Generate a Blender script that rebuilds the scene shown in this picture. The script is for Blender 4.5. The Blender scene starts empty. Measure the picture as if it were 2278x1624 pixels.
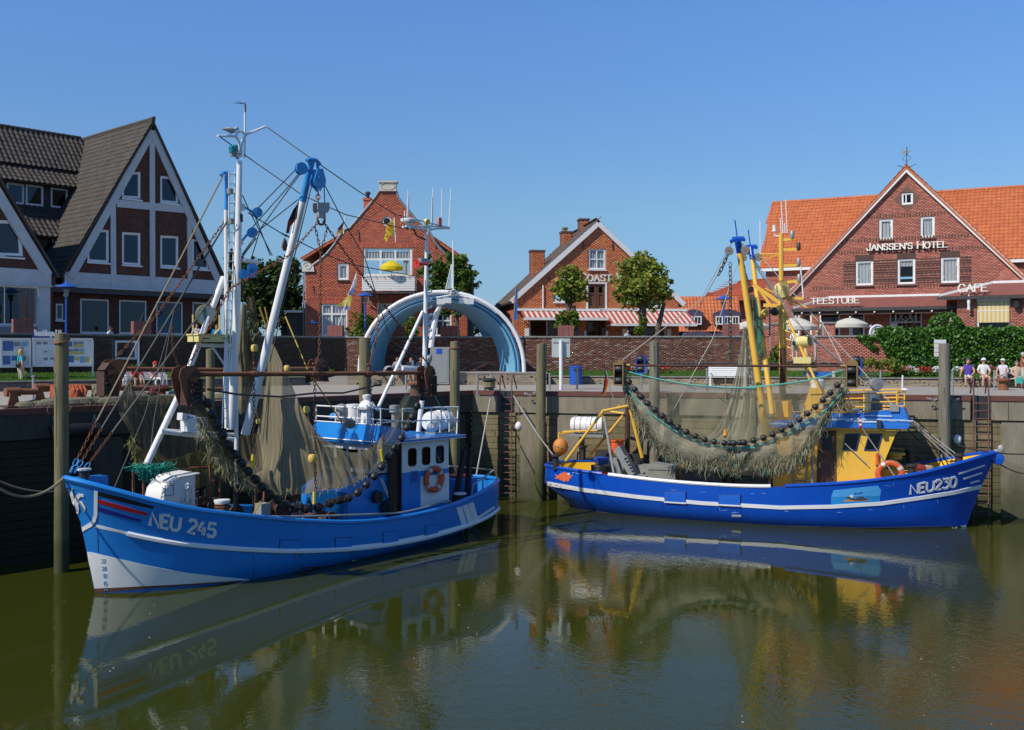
import bpy,math,random
import numpy as np
from mathutils import Vector as V,Matrix
from mathutils.bvhtree import BVHTree
from mathutils.geometry import delaunay_2d_cdt
rad=math.radians
R=random.Random(11)
NR=np.random.RandomState(5)
SC=bpy.context.scene
COL=SC.collection
# ---- camera, sky, sun, exposure
F,CX,HY,CH=2300.0,1139.0,785.0,6.36
cam=bpy.data.cameras.new('camera');camo=bpy.data.objects.new('camera',cam);COL.objects.link(camo)
camo.location=(0,0,CH);camo.rotation_euler=(rad(90),0,0)
cam.sensor_width=36;cam.lens=36*F/2278;cam.shift_y=(HY-812)/2278
cam.clip_start=.1;cam.clip_end=6000
SC.camera=camo
SUN_AZ,SUN_EL=rad(180+54),rad(45)
wd=bpy.data.worlds.new('World');SC.world=wd;wd.use_nodes=True
wn=wd.node_tree;bg=wn.nodes['Background'];bg.inputs['Strength'].default_value=.145
sky=wn.nodes.new('ShaderNodeTexSky');sky.sky_type='NISHITA';sky.sun_disc=False
sky.sun_elevation=SUN_EL;sky.sun_rotation=SUN_AZ
sky.air_density=1.0;sky.dust_density=0;sky.ozone_density=6;sky.altitude=0
tcw=wn.nodes.new('ShaderNodeTexCoord');sxw=wn.nodes.new('ShaderNodeSeparateXYZ');wn.links.new(tcw.outputs['Generated'],sxw.inputs[0])
crw=wn.nodes.new('ShaderNodeValToRGB');els=crw.color_ramp.elements
for p_,c_ in((.13,(.56,.64,.675)),(.31,(.65,.82,1)),(.6,(.70,.86,1))):els.new(p_).color=(*c_,1)
els[0].color=(.275,.375,.57,1);els[-1].color=(.70,.86,1,1)
wn.links.new(sxw.outputs[2],crw.inputs[0])
mxw=wn.nodes.new('ShaderNodeMix');mxw.data_type='RGBA';mxw.blend_type='MULTIPLY';mxw.inputs['Factor'].default_value=1
wn.links.new(sky.outputs[0],mxw.inputs['A']);wn.links.new(crw.outputs[0],mxw.inputs['B']);wn.links.new(mxw.outputs['Result'],bg.inputs['Color'])
sl=bpy.data.lights.new('sun','SUN');so=bpy.data.objects.new('sun',sl);COL.objects.link(so)
sl.energy=4.3;sl.angle=rad(.5);sl.color=(1,.93,.81)
sd=V((math.sin(SUN_AZ)*math.cos(SUN_EL),math.cos(SUN_AZ)*math.cos(SUN_EL),math.sin(SUN_EL)))
so.rotation_euler=sd.to_track_quat('Z','Y').to_euler();so.location=sd*80
SC.view_settings.view_transform='Standard';SC.view_settings.look='None'
SC.view_settings.exposure=.10;SC.view_settings.gamma=1;SC.view_settings.use_curve_mapping=False
SC.cycles.use_denoising=True
SC.cycles.max_bounces=8;SC.cycles.transparent_max_bounces=24
# ---- helpers
KK=dict(A=(0,400,1000/1624),B=(800,380,600/1572),C=(1100,650,800/1624),D=(1850,800,900/1827),E=(2600,550,800/1444),G=(3200,550,800/1624),H=(0,1200,1000/2030),I=(700,1200,800/1624),J=(1300,1200,900/1720),L=(2050,1200,900/1624),M=(2800,1200,600/1218),N=(3300,1200,700/1263),O=(200,1750,1000/2278),P=(1100,1700,1000/2278),Q=(2050,1800,1000/2278),R=(3000,1700,1000/2030),T=(0,1280,420/2132),U=(380,1280,420/2132),X=(1380,1380,380/2278),Z=(0,0,4000/2278))
PS=4000/2278
def K(k,x,y):
 a,b,s=KK[k]
 return((a+x*s)/PS,(b+y*s)/PS)
def at(px,py,Y):
 return V(((px-CX)/F*Y,Y,CH-(py-HY)/F*Y))
def atz(px,py,z):
 return at(px,py,(CH-z)*F/(py-HY))
class Frame:
 """a vertical local frame: x along, y away, z up; origin on the ground"""
 def __init__(s,ox,oy,ang,z0=0):
  a=rad(ang);s.o=V((ox,oy,z0));s.a=a
  s.e=V((math.cos(a),math.sin(a),0));s.n=V((-math.sin(a),math.cos(a),0));s.z0=z0
 def w(s,x,y,z):
  return s.o+s.e*x+s.n*y+V((0,0,z))
 def loc(s,p):
  d=p-s.o
  return V((d.dot(s.e),d.dot(s.n),d.z))
 def hit(s,px,py,c=0.0):
  d=V(((px-CX)/F,1,-(py-HY)/F));o=V((0,0,CH))
  t=((s.o-o).dot(s.n)+c)/d.dot(s.n)
  return s.loc(o+d*t)
 def k(s,key,x,y,c=0.0):
  return s.hit(*K(key,x,y),c)
 def ray(s,px,py):
  d=V(((px-CX)/F,1,-(py-HY)/F))
  return s.loc(V((0,0,CH))),V((d.dot(s.e),d.dot(s.n),d.z)).normalized()
 def thing(s,name,label,cat,group=None,**kw):
  return thing(name,label,cat,s.o,s.a,group,**kw)
def tag(o,label=None,cat=None,group=None,kind=None):
 if label:o['label']=label
 if cat:o['category']=cat
 if group:o['group']=group
 if kind:o['kind']=kind
 return o
def thing(name,label,cat,loc=(0,0,0),rotz=0,group=None,kind=None):
 o=bpy.data.objects.new(name,None);COL.objects.link(o)
 o.empty_display_size=.2;o.location=loc;o.rotation_euler=(0,0,rotz)
 return tag(o,label,cat,group,kind)
def link(name,me,parent=None,**kw):
 o=bpy.data.objects.new(name,me);COL.objects.link(o)
 if parent:o.parent=parent
 return tag(o,**kw)
def copy_tree(o,parent=None):
 c=o.copy();COL.objects.link(c);c.parent=parent
 for ch in list(o.children):copy_tree(ch,c)
 return c
def smooth(me,ang=38):
 me.polygons.foreach_set('use_smooth',np.ones(len(me.polygons),bool))
 me.set_sharp_from_angle(angle=rad(ang))
class MB:
 def __init__(s):s.v=[];s.f=[];s.m=[]
 def add(s,vs,fs,mi=0):
  b=len(s.v);s.v+=[tuple(v)for v in vs]
  s.f+=[[b+i for i in f]for f in fs];s.m+=[mi]*len(fs)
  return s
 def hexa(s,p,mi=0):
  return s.add(p,[(3,2,1,0),(4,5,6,7),(0,1,5,4),(1,2,6,5),(2,3,7,6),(3,0,4,7)],mi)
 def box(s,x0,x1,y0,y1,z0,z1,mi=0):
  return s.hexa([(x0,y0,z0),(x1,y0,z0),(x1,y1,z0),(x0,y1,z0),(x0,y0,z1),(x1,y0,z1),(x1,y1,z1),(x0,y1,z1)],mi)
 def cbox(s,c,sx,sy,sz,mi=0,rz=0):
  c=V(c);q=Matrix.Rotation(rz,3,'Z')
  P=[c+q@V((a*sx/2,b*sy/2,d*sz/2))for d in(-1,1)for a,b in((-1,-1),(1,-1),(1,1),(-1,1))]
  return s.hexa(P,mi)
 def bar(s,a,b,w,h,mi=0,up=(0,0,1)):
  a,b=V(a),V(b);t=(b-a).normalized();u=V(up)
  if abs(t.dot(u))>.95:u=V((0,1,0))
  x=t.cross(u).normalized();y=x.cross(t)
  P=[q+x*i*w/2+y*j*h/2 for q in(a,b)for i,j in((-1,-1),(1,-1),(1,1),(-1,1))]
  return s.hexa(P,mi)
 def tube(s,pts,r,n=8,mi=0,cap=True,closed=False):
  pts=[V(p)for p in pts];m=len(pts)
  rr=r if isinstance(r,(list,tuple))else[r]*m
  b=len(s.v);u=None
  for i,p in enumerate(pts):
   if closed:t=pts[(i+1)%m]-pts[i-1]
   else:t=pts[min(i+1,m-1)]-pts[max(i-1,0)]
   t=t.normalized()if t.length>1e-9 else V((0,0,1))
   if u is None:u=t.orthogonal().normalized()
   else:
    u=u-t*u.dot(t)
    u=u.normalized()if u.length>1e-6 else t.orthogonal().normalized()
   w=t.cross(u)
   for k in range(n):
    a=2*math.pi*k/n
    s.v.append(tuple(p+(u*math.cos(a)+w*math.sin(a))*rr[i]))
  for i in range(m if closed else m-1):
   j=(i+1)%m
   for k in range(n):
    l=(k+1)%n
    s.f.append([b+i*n+k,b+i*n+l,b+j*n+l,b+j*n+k]);s.m.append(mi)
  if cap and not closed:
   s.f.append([b+k for k in range(n)][::-1]);s.f.append([b+(m-1)*n+k for k in range(n)]);s.m+=[mi,mi]
  return s
 def prism(s,poly,d,mi=0):
  n=len(poly);d=V(d);P=[V(p)for p in poly]
  return s.add(P+[p+d for p in P],[list(range(n))[::-1],list(range(n,2*n))]+[(i,(i+1)%n,n+(i+1)%n,n+i)for i in range(n)],mi)
 def lathe(s,prof,c=(0,0,0),axis=(0,0,1),n=14,mi=0):
  a=V(axis).normalized();u=a.orthogonal().normalized();w=a.cross(u);c=V(c);b=len(s.v)
  for(r,h)in prof:
   for k in range(n):
    t=2*math.pi*k/n
    s.v.append(tuple(c+a*h+(u*math.cos(t)+w*math.sin(t))*max(r,1e-4)))
  for i in range(len(prof)-1):
   for k in range(n):
    l=(k+1)%n
    s.f.append([b+i*n+k,b+i*n+l,b+(i+1)*n+l,b+(i+1)*n+k]);s.m.append(mi)
  return s
 def ball(s,c,r,n=10,sc=(1,1,1),mi=0):
  c=V(c);b=len(s.v);m=max(4,n//2+1)
  for i in range(m+1):
   t=math.pi*i/m
   for k in range(n):
    a=2*math.pi*k/n
    s.v.append((c.x+r*sc[0]*math.sin(t)*math.cos(a),c.y+r*sc[1]*math.sin(t)*math.sin(a),c.z+r*sc[2]*math.cos(t)))
  for i in range(m):
   for k in range(n):
    l=(k+1)%n
    s.f.append([b+i*n+k,b+(i+1)*n+k,b+(i+1)*n+l,b+i*n+l]);s.m.append(mi)
  return s
 def grid(s,P,mi=0):
  b=len(s.v);m=len(P);n=len(P[0])
  for row in P:s.v+=[tuple(p)for p in row]
  for i in range(m-1):
   for j in range(n-1):
    s.f.append([b+i*n+j,b+i*n+j+1,b+(i+1)*n+j+1,b+(i+1)*n+j]);s.m.append(mi)
  return s
 def mesh(s,name,mats,sm=True,ang=38):
  me=bpy.data.meshes.new(name);me.from_pydata(s.v,[],s.f)
  for m in(mats if isinstance(mats,(list,tuple))else[mats]):me.materials.append(m)
  if max(s.m,default=0):me.polygons.foreach_set('material_index',s.m)
  if sm:smooth(me,ang)
  me.update()
  return me
 def build(s,name,mats,parent=None,sm=True,ang=38,**kw):
  return link(name,s.mesh(name,mats,sm,ang),parent,**kw)
def np_mesh(name,vs,fs,mats,sm=False,mi=None,uv=None):
 """vs (N,3), fs (M,4) or (M,3)"""
 me=bpy.data.meshes.new(name);vs=np.asarray(vs,np.float32);fs=np.asarray(fs,np.int32)
 k=fs.shape[1]
 me.vertices.add(len(vs));me.vertices.foreach_set('co',vs.ravel())
 me.loops.add(fs.size);me.loops.foreach_set('vertex_index',fs.ravel())
 me.polygons.add(len(fs));me.polygons.foreach_set('loop_start',np.arange(0,fs.size,k,dtype=np.int32))
 for m in(mats if isinstance(mats,(list,tuple))else[mats]):me.materials.append(m)
 if mi is not None:me.polygons.foreach_set('material_index',np.asarray(mi,np.int32))
 me.update(calc_edges=True);me.validate()
 if sm:smooth(me)
 return me
def sag(a,b,s,n=10):
 a,b=V(a),V(b)
 return[a.lerp(b,i/n)-V((0,0,s*4*(i/n)*(1-i/n)))for i in range(n+1)]
def catmull(pts,n=8):
 P=[V(p)for p in pts];P=[P[0]*2-P[1]]+P+[P[-1]*2-P[-2]];out=[]
 for i in range(1,len(P)-2):
  for k in range(n):
   t=k/n
   out.append(.5*((2*P[i])+(P[i+1]-P[i-1])*t+(2*P[i-1]-5*P[i]+4*P[i+1]-P[i+2])*t*t+(3*P[i]-P[i-1]-3*P[i+1]+P[i+2])*t**3))
 return out+[P[-2]]
def chain_links(mb,path,L=.17,w=.05,r=.014,mi=0):
 """real links, alternately turned, along a polyline"""
 P=[V(p)for p in path];seg=[(P[i+1]-P[i]).length for i in range(len(P)-1)];tot=sum(seg)
 n=max(2,int(tot/(L*.72)))
 for k in range(n):
  d=(k+.5)/n*tot;i=0
  while i<len(seg)-1 and d>seg[i]:d-=seg[i];i+=1
  c=P[i].lerp(P[i+1],d/max(seg[i],1e-6));t=(P[i+1]-P[i]).normalized()
  u=t.orthogonal().normalized()
  if k%2:u=t.cross(u)
  pts=[c+t*(L/2*x)+u*(w*y)for x,y in((-1,0),(-.75,-.8),(.0,-1),(.75,-.8),(1,0),(.75,.8),(0,1),(-.75,.8))]
  mb.tube(pts,r,4,mi,closed=True)
 return mb
# ---- materials
_mats={}
def nd(nt,typ,**kw):
 n=nt.nodes.new(typ)
 for k,v in kw.items():
  if k.startswith('_'):n.inputs[k[1:]].default_value=v
  else:setattr(n,k,v)
 return n
def mat(name,c,c2=None,rough=.6,metal=0.,scale=4.,contrast=.5,bump=0.,bscale=30.,rust=0.,rustc=(.16,.05,.02),rscale=6.,stretch=(1,1,1),island=None,spec=.5,coord='Object',trans=0.,coat=0.):
 """Principled, colour between c and c2 by object-space noise, optional third 'wear' colour by thresholded noise, optional per-piece ramp"""
 if name in _mats:return _mats[name]
 m=bpy.data.materials.new(name);m.use_nodes=True;nt=m.node_tree;b=nt.nodes['Principled BSDF'];lk=nt.links.new
 tc=nd(nt,'ShaderNodeTexCoord');mp=nd(nt,'ShaderNodeMapping',_Scale=stretch)
 if coord=='World':
  g=nd(nt,'ShaderNodeNewGeometry');lk(g.outputs['Position'],mp.inputs['Vector'])
 else:lk(tc.outputs[coord],mp.inputs['Vector'])
 c2=c2 or tuple(x*.72 for x in c)
 nz=nd(nt,'ShaderNodeTexNoise',_Scale=scale,_Detail=5.0,_Roughness=.62);lk(mp.outputs[0],nz.inputs['Vector'])
 rp=nd(nt,'ShaderNodeValToRGB');w=.5-.48*contrast
 rp.color_ramp.elements[0].position=w;rp.color_ramp.elements[1].position=1-w
 rp.color_ramp.elements[0].color=(*c2,1);rp.color_ramp.elements[1].color=(*c,1)
 lk(nz.outputs[0],rp.inputs[0]);col=rp.outputs[0]
 if island:
  g2=nd(nt,'ShaderNodeNewGeometry');oi=nd(nt,'ShaderNodeObjectInfo')
  ad=nd(nt,'ShaderNodeMath',operation='ADD');lk(g2.outputs['Random Per Island'],ad.inputs[0]);lk(oi.outputs['Random'],ad.inputs[1])
  fr=nd(nt,'ShaderNodeMath',operation='FRACT');lk(ad.outputs[0],fr.inputs[0])
  ir=nd(nt,'ShaderNodeValToRGB');els=ir.color_ramp.elements;ir.color_ramp.interpolation='LINEAR'
  while len(els)<len(island):els.new(.5)
  for i,cc in enumerate(island):
   els[i].position=i/(len(island)-1);els[i].color=(*cc,1)
  lk(fr.outputs[0],ir.inputs[0])
  mx=nd(nt,'ShaderNodeMix',data_type='RGBA',blend_type='MULTIPLY');mx.inputs['Factor'].default_value=1
  lk(ir.outputs[0],mx.inputs['A']);lk(col,mx.inputs['B']);col=mx.outputs['Result']
 if rust>0:
  n2=nd(nt,'ShaderNodeTexNoise',_Scale=rscale,_Detail=7.0,_Roughness=.7);lk(mp.outputs[0],n2.inputs['Vector'])
  r2=nd(nt,'ShaderNodeValToRGB');t=.72-.3*rust
  r2.color_ramp.elements[0].position=t;r2.color_ramp.elements[1].position=min(t+.1,1)
  lk(n2.outputs[0],r2.inputs[0])
  m2=nd(nt,'ShaderNodeMix',data_type='RGBA');lk(r2.outputs[0],m2.inputs['Factor']);lk(col,m2.inputs['A']);m2.inputs['B'].default_value=(*rustc,1)
  col=m2.outputs['Result']
 lk(col,b.inputs['Base Color'])
 b.inputs['Roughness'].default_value=rough;b.inputs['Metallic'].default_value=metal;b.inputs['Specular IOR Level'].default_value=spec
 b.inputs['Coat Weight'].default_value=coat
 if bump:
  n3=nd(nt,'ShaderNodeTexNoise',_Scale=bscale,_Detail=4.0);lk(mp.outputs[0],n3.inputs['Vector'])
  bp=nd(nt,'ShaderNodeBump',_Strength=bump,_Distance=.02);lk(n3.outputs[0],bp.inputs['Height']);lk(bp.outputs[0],b.inputs['Normal'])
 if trans:
  out=nt.nodes['Material Output'];tl=nd(nt,'ShaderNodeBsdfTranslucent');lk(col,tl.inputs['Color'])
  ms=nd(nt,'ShaderNodeMixShader',_Fac=trans);lk(b.outputs[0],ms.inputs[1]);lk(tl.outputs[0],ms.inputs[2]);lk(ms.outputs[0],out.inputs['Surface'])
 _mats[name]=m
 return m
def glass_mat(name,tint=(.85,.88,.9),ior=1.5,boost=.04):
 if name in _mats:return _mats[name]
 m=bpy.data.materials.new(name);m.use_nodes=True;nt=m.node_tree;nt.nodes.remove(nt.nodes['Principled BSDF']);lk=nt.links.new
 tr=nd(nt,'ShaderNodeBsdfTransparent');tr.inputs['Color'].default_value=(*tint,1)
 gl=nd(nt,'ShaderNodeBsdfGlossy',_Roughness=.015);lw=nd(nt,'ShaderNodeLayerWeight',_Blend=.5);fz=nd(nt,'ShaderNodeMath',operation='POWER');lk(lw.outputs['Facing'],fz.inputs[0]);fz.inputs[1].default_value=4.
 nz=nd(nt,'ShaderNodeTexNoise',_Scale=.9,_Detail=1.0);tc=nd(nt,'ShaderNodeTexCoord');lk(tc.outputs['Object'],nz.inputs['Vector'])
 bp=nd(nt,'ShaderNodeBump',_Strength=.12,_Distance=.02);lk(nz.outputs[0],bp.inputs['Height']);lk(bp.outputs[0],gl.inputs['Normal'])
 ad=nd(nt,'ShaderNodeMath',operation='ADD');lk(fz.outputs[0],ad.inputs[0]);ad.inputs[1].default_value=boost
 ms=nd(nt,'ShaderNodeMixShader');lk(ad.outputs[0],ms.inputs[0]);lk(tr.outputs[0],ms.inputs[1]);lk(gl.outputs[0],ms.inputs[2])
 lk(ms.outputs[0],nt.nodes['Material Output'].inputs['Surface'])
 _mats[name]=m
 return m
def net_mat(name,c,c2,lo=.45,hi=.95,su=50.,sv=2.5):
 """fine netting: the threads are far below a pixel, so coverage is a fraction; folds run down the sheet (UV)"""
 if name in _mats:return _mats[name]
 m=bpy.data.materials.new(name);m.use_nodes=True;nt=m.node_tree;b=nt.nodes['Principled BSDF'];lk=nt.links.new
 uv=nd(nt,'ShaderNodeUVMap');mp=nd(nt,'ShaderNodeMapping',_Scale=(su,sv,1));lk(uv.outputs[0],mp.inputs['Vector'])
 nz=nd(nt,'ShaderNodeTexNoise',_Scale=1.,_Detail=6.,_Roughness=.65);lk(mp.outputs[0],nz.inputs['Vector'])
 rp=nd(nt,'ShaderNodeValToRGB');rp.color_ramp.elements[0].color=(*c2,1);rp.color_ramp.elements[1].color=(*c,1)
 rp.color_ramp.elements[0].position=.3;rp.color_ramp.elements[1].position=.7;lk(nz.outputs[0],rp.inputs[0])
 lk(rp.outputs[0],b.inputs['Base Color']);b.inputs['Roughness'].default_value=.9;b.inputs['Specular IOR Level'].default_value=.1
 tl=nd(nt,'ShaderNodeBsdfTranslucent');lk(rp.outputs[0],tl.inputs['Color'])
 m1=nd(nt,'ShaderNodeMixShader',_Fac=.4);lk(b.outputs[0],m1.inputs[1]);lk(tl.outputs[0],m1.inputs[2])
 mr=nd(nt,'ShaderNodeMapRange');mr.inputs['From Min'].default_value=.3;mr.inputs['From Max'].default_value=.7
 mr.inputs['To Min'].default_value=lo;mr.inputs['To Max'].default_value=hi;lk(nz.outputs[0],mr.inputs['Value'])
 tr=nd(nt,'ShaderNodeBsdfTransparent');m2=nd(nt,'ShaderNodeMixShader');lk(mr.outputs[0],m2.inputs[0]);lk(tr.outputs[0],m2.inputs[1]);lk(m1.outputs[0],m2.inputs[2])
 lk(m2.outputs[0],nt.nodes['Material Output'].inputs['Surface'])
 _mats[name]=m
 return m
WHITE=mat('white_paint',(.8,.8,.78),(.70,.70,.68),.45,scale=3,rust=.12,rustc=(.5,.42,.32),rscale=9)
WHITEB=mat('white_boat_paint',(.8,.8,.79),(.72,.72,.70),.35,scale=2,rust=.2,rustc=(.45,.33,.22),rscale=7,bump=.06,bscale=8)
BLACK=mat('black_rubber',(.018,.018,.02),(.01,.01,.01),.5,scale=8)
DARK=mat('dark_metal',(.045,.045,.048),(.02,.02,.02),.5,scale=6,rust=.25)
RUST=mat('rusty_steel',(.29,.105,.045),(.12,.048,.026),.85,scale=7,contrast=.7,rust=.35,rustc=(.32,.12,.045),rscale=14,bump=.4,bscale=40)
RUSTD=mat('dark_rusty_steel',(.10,.045,.028),(.035,.018,.014),.8,scale=7,contrast=.7,rust=.3,rustc=(.2,.08,.03),bump=.3)
STEEL=mat('galvanised_steel',(.36,.37,.37),(.25,.26,.26),.45,.3,scale=8)
BLUEF=mat('fitting_blue',(.055,.33,.72),(.04,.25,.6),.4,scale=5,rust=.15)
WIRE=mat('wire_rope',(.10,.095,.085),(.05,.048,.045),.6,.2,scale=20)
ROPE=mat('tan_rope',(.34,.27,.17),(.22,.17,.10),.9,scale=30)
ROPED=mat('dark_rope',(.06,.06,.055),(.03,.03,.03),.9,scale=30)
ROPEY=mat('yellow_rope',(.55,.38,.05),(.4,.27,.04),.8,scale=30)
ROPEG=mat('green_twine',(.02,.22,.15),(.015,.12,.09),.9,scale=30)
ROPET=mat('turquoise_rope',(.10,.45,.38),(.06,.3,.26),.8,scale=30)
GLASS=glass_mat('window_glass')
BGLASS=glass_mat('wheelhouse_glass',(.09,.10,.10));GLASSD=glass_mat('dark_window_glass',(.06,.075,.12),boost=.06);GLASSD.node_tree.nodes['Glossy BSDF'].inputs['Color'].default_value=(.62,.76,1,1)
ORANGE=mat('orange_plastic',(.75,.13,.02),(.6,.09,.015),.45,scale=5)
YELLOW=mat('yellow_boat_paint',(.80,.47,.06),(.74,.42,.05),.45,scale=3,rust=.1,rustc=(.3,.14,.04),rscale=9)
YELLOWB=mat('bright_yellow_paint',(.85,.50,.01),(.75,.42,.01),.45,scale=3,rust=.15)
CREAM=mat('pale_yellow_enamel',(.75,.62,.25),(.68,.55,.2),.5,scale=4,rust=.15)
GREYP=mat('grey_painted_steel',(.30,.31,.31),(.22,.23,.23),.5,scale=4,rust=.15)
BOATBLUE=mat('bright_blue_hull_paint',(.013,.235,.68),(.010,.175,.55),.32,scale=1.2,contrast=.8,rust=.14,rustc=(.03,.10,.26),rscale=6,bump=.3,bscale=1.8,coat=.2)
DEEPBLUE=mat('deep_blue_hull_paint',(.003,.084,.50),(.003,.060,.41),.3,scale=1.2,contrast=.8,rust=.12,rustc=(.03,.12,.40),rscale=5,bump=.28,bscale=1.6,coat=.2)
CURT=mat('white_curtain',(.75,.75,.73),(.62,.62,.6),.9,scale=6,stretch=(6,6,.3),trans=.3)
INTER=mat('dark_interior',(.05,.045,.04),(.03,.028,.025),.9,scale=2)
MORTAR=mat('mortar',(.42,.36,.31),(.28,.23,.2),.95,scale=3,bump=.2,coord='World')
MORTARH=mat('brown_mortar',(.27,.20,.165),(.19,.14,.115),.95,scale=3,bump=.2,coord='World')
MORTARD=mat('dark_mortar',(.13,.115,.10),(.06,.055,.05),.95,scale=2.2,bump=.2,coord='World',rust=.12,rustc=(.5,.47,.43),rscale=5)
# ---- walls, bricks, windows, tiles
def inside(poly,x,y):
 c=False;n=len(poly)
 for i in range(n):
  x1,y1=poly[i][0],poly[i][1];x2,y2=poly[(i+1)%n][0],poly[(i+1)%n][1]
  if(y1>y)!=(y2>y)and x<(x2-x1)*(y-y1)/(y2-y1)+x1:c=not c
 return c
def spans(poly,z):
 xs=[];n=len(poly)
 for i in range(n):
  x1,z1=poly[i][0],poly[i][1];x2,z2=poly[(i+1)%n][0],poly[(i+1)%n][1]
  if(z1>z)!=(z2>z):xs.append(x1+(x2-x1)*(z-z1)/(z2-z1))
 xs.sort()
 return[(xs[i],xs[i+1])for i in range(0,len(xs)-1,2)]
def cut(sp,holes):
 for a,b in holes:
  o=[]
  for x0,x1 in sp:
   if b<=x0 or a>=x1:o.append((x0,x1));continue
   if a>x0:o.append((x0,a))
   if b<x1:o.append((b,x1))
  sp=o
 return sp
def sheet(poly,holes,y,name,m,parent,back=None):
 """flat wall sheet (u,z) with openings, at local depth y, with the reveals of its openings"""
 pts=[];ed=[]
 for P in[poly]+holes:
  b=len(pts);pts+=[V((p[0],p[1]))for p in P];ed+=[(b+i,b+(i+1)%len(P))for i in range(len(P))]
 vs,_,fs,_,_,_=delaunay_2d_cdt(pts,ed,[],1,1e-5)
 mb=MB();keep=[]
 for f in fs:
  c=sum((vs[i]for i in f),V((0,0)))/len(f)
  if inside(poly,c.x,c.y)and not any(inside(h,c.x,c.y)for h in holes):keep.append(list(f))
 mb.add([(v.x,y,v.y)for v in vs],keep)
 for h in holes:
  n=len(h)
  for i in range(n):
   a,b=h[i],h[(i+1)%n]
   mb.add([(a[0],y-.005,a[1]),(b[0],y-.005,b[1]),(b[0],y+.22,b[1]),(a[0],y+.22,a[1])],[(0,1,2,3)])
 return mb.build(name,m,parent,sm=False)
BW,BH,BG=.245,.083,.011
def bricks(parent,poly,holes,y,m,single=300,proud=.012,bw=BW,bh=BH,key=None,name='brick',zoff=0.,irregular=0.):
 """every brick of a wall as its own block; the `single` best placed ones as objects, the rest joined"""
 zs=[p[1]for p in poly];z0,z1=min(zs),max(zs);rows=int((z1-z0)/bh)
 B=[];full=[]
 for r in range(rows):
  z=z0+zoff+(r+.5)*bh
  sp=spans(poly,z)
  hs=[s for h in holes for s in spans(h,z)]
  for a,b in cut(sp,hs):
   off=(r%2)*bw/2;k=math.floor((a-off)/bw)
   x=k*bw+off
   while x<b:
    xa,xb=max(x,a),min(x+bw,b)
    if irregular:xa=max(a,xa+R.uniform(-irregular,irregular))if xa>a else xa
    if xb-xa>.05:
     (full if xb-xa>bw-.002 and not irregular else B).append((xa+BG/2,xb-BG/2,z-bh/2+BG/2,z+bh/2-BG/2))
    x+=bw
 if irregular:
  B.sort(key=lambda q:-(q[1]-q[0]));sing,B=B[:single],B[single:]
 else:
  key=key or(lambda q:q[0])
  full.sort(key=key);sing,B=full[:single],B+full[single:]
 if single and sing:
  a=sing[0];w,h=(a[1]-a[0])/2,(a[3]-a[2])/2
  mb=MB().add([(-w,0,-h),(w,0,-h),(w,0,h),(-w,0,h),(-w,proud,-h),(w,proud,-h),(w,proud,h),(-w,proud,h)],[(0,1,2,3),(4,5,1,0),(5,6,2,1),(6,7,3,2),(7,4,0,3)])
  me=mb.mesh(name,m,sm=False)
  for q in sing:
   o=link(name,me,parent);o.location=((q[0]+q[1])/2,y-proud+R.uniform(-.003,.003),(q[2]+q[3])/2)
   if irregular:o.scale=((q[1]-q[0])/2/w,1,1)
 if B:
  a=np.array(B);n=len(a);yo=y-proud+NR.uniform(-.003,.003,n)
  v=np.zeros((n,8,3),np.float32)
  for i,(xi,zi,d)in enumerate(((0,2,0),(1,2,0),(1,3,0),(0,3,0),(0,2,1),(1,2,1),(1,3,1),(0,3,1))):
   v[:,i,0]=a[:,xi];v[:,i,2]=a[:,zi];v[:,i,1]=y if d else yo
  q=np.array([(0,1,2,3),(4,5,1,0),(5,6,2,1),(6,7,3,2),(7,4,0,3)])
  f=(q[None]+np.arange(n)[:,None,None]*8).reshape(-1,4)
  link('%s_courses'%name,np_mesh(name,v.reshape(-1,3),f,m),parent,kind='stuff')
def inset(poly,d):
 """inset a convex polygon (u,z), any winding"""
 n=len(poly);area=sum(poly[i][0]*poly[(i+1)%n][1]-poly[(i+1)%n][0]*poly[i][1]for i in range(n))
 s=1 if area>0 else-1;L=[]
 for i in range(n):
  a,b=V(poly[i][:2]),V(poly[(i+1)%n][:2]);t=(b-a).normalized();nn=V((-t.y,t.x))*s
  L.append((a+nn*d,t))
 out=[]
 for i in range(n):
  p,t=L[i-1];q,w=L[i];den=t.x*w.y-t.y*w.x
  k=((q.x-p.x)*w.y-(q.y-p.y)*w.x)/den
  out.append((p.x+t.x*k,p.y+t.y*k))
 return out
def ring(mb,po,pi,y0,y1,mi=0):
 n=len(po);b=[(p[0],y0,p[1])for p in po]+[(p[0],y0,p[1])for p in pi]+[(p[0],y1,p[1])for p in po]+[(p[0],y1,p[1])for p in pi]
 fs=[]
 for i in range(n):
  j=(i+1)%n
  fs+=[(i,j,n+j,n+i),(2*n+i,3*n+i,3*n+j,2*n+j),(n+i,n+j,3*n+j,3*n+i),(i,2*n+i,2*n+j,j)]
 return mb.add(b,fs,mi)
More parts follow.
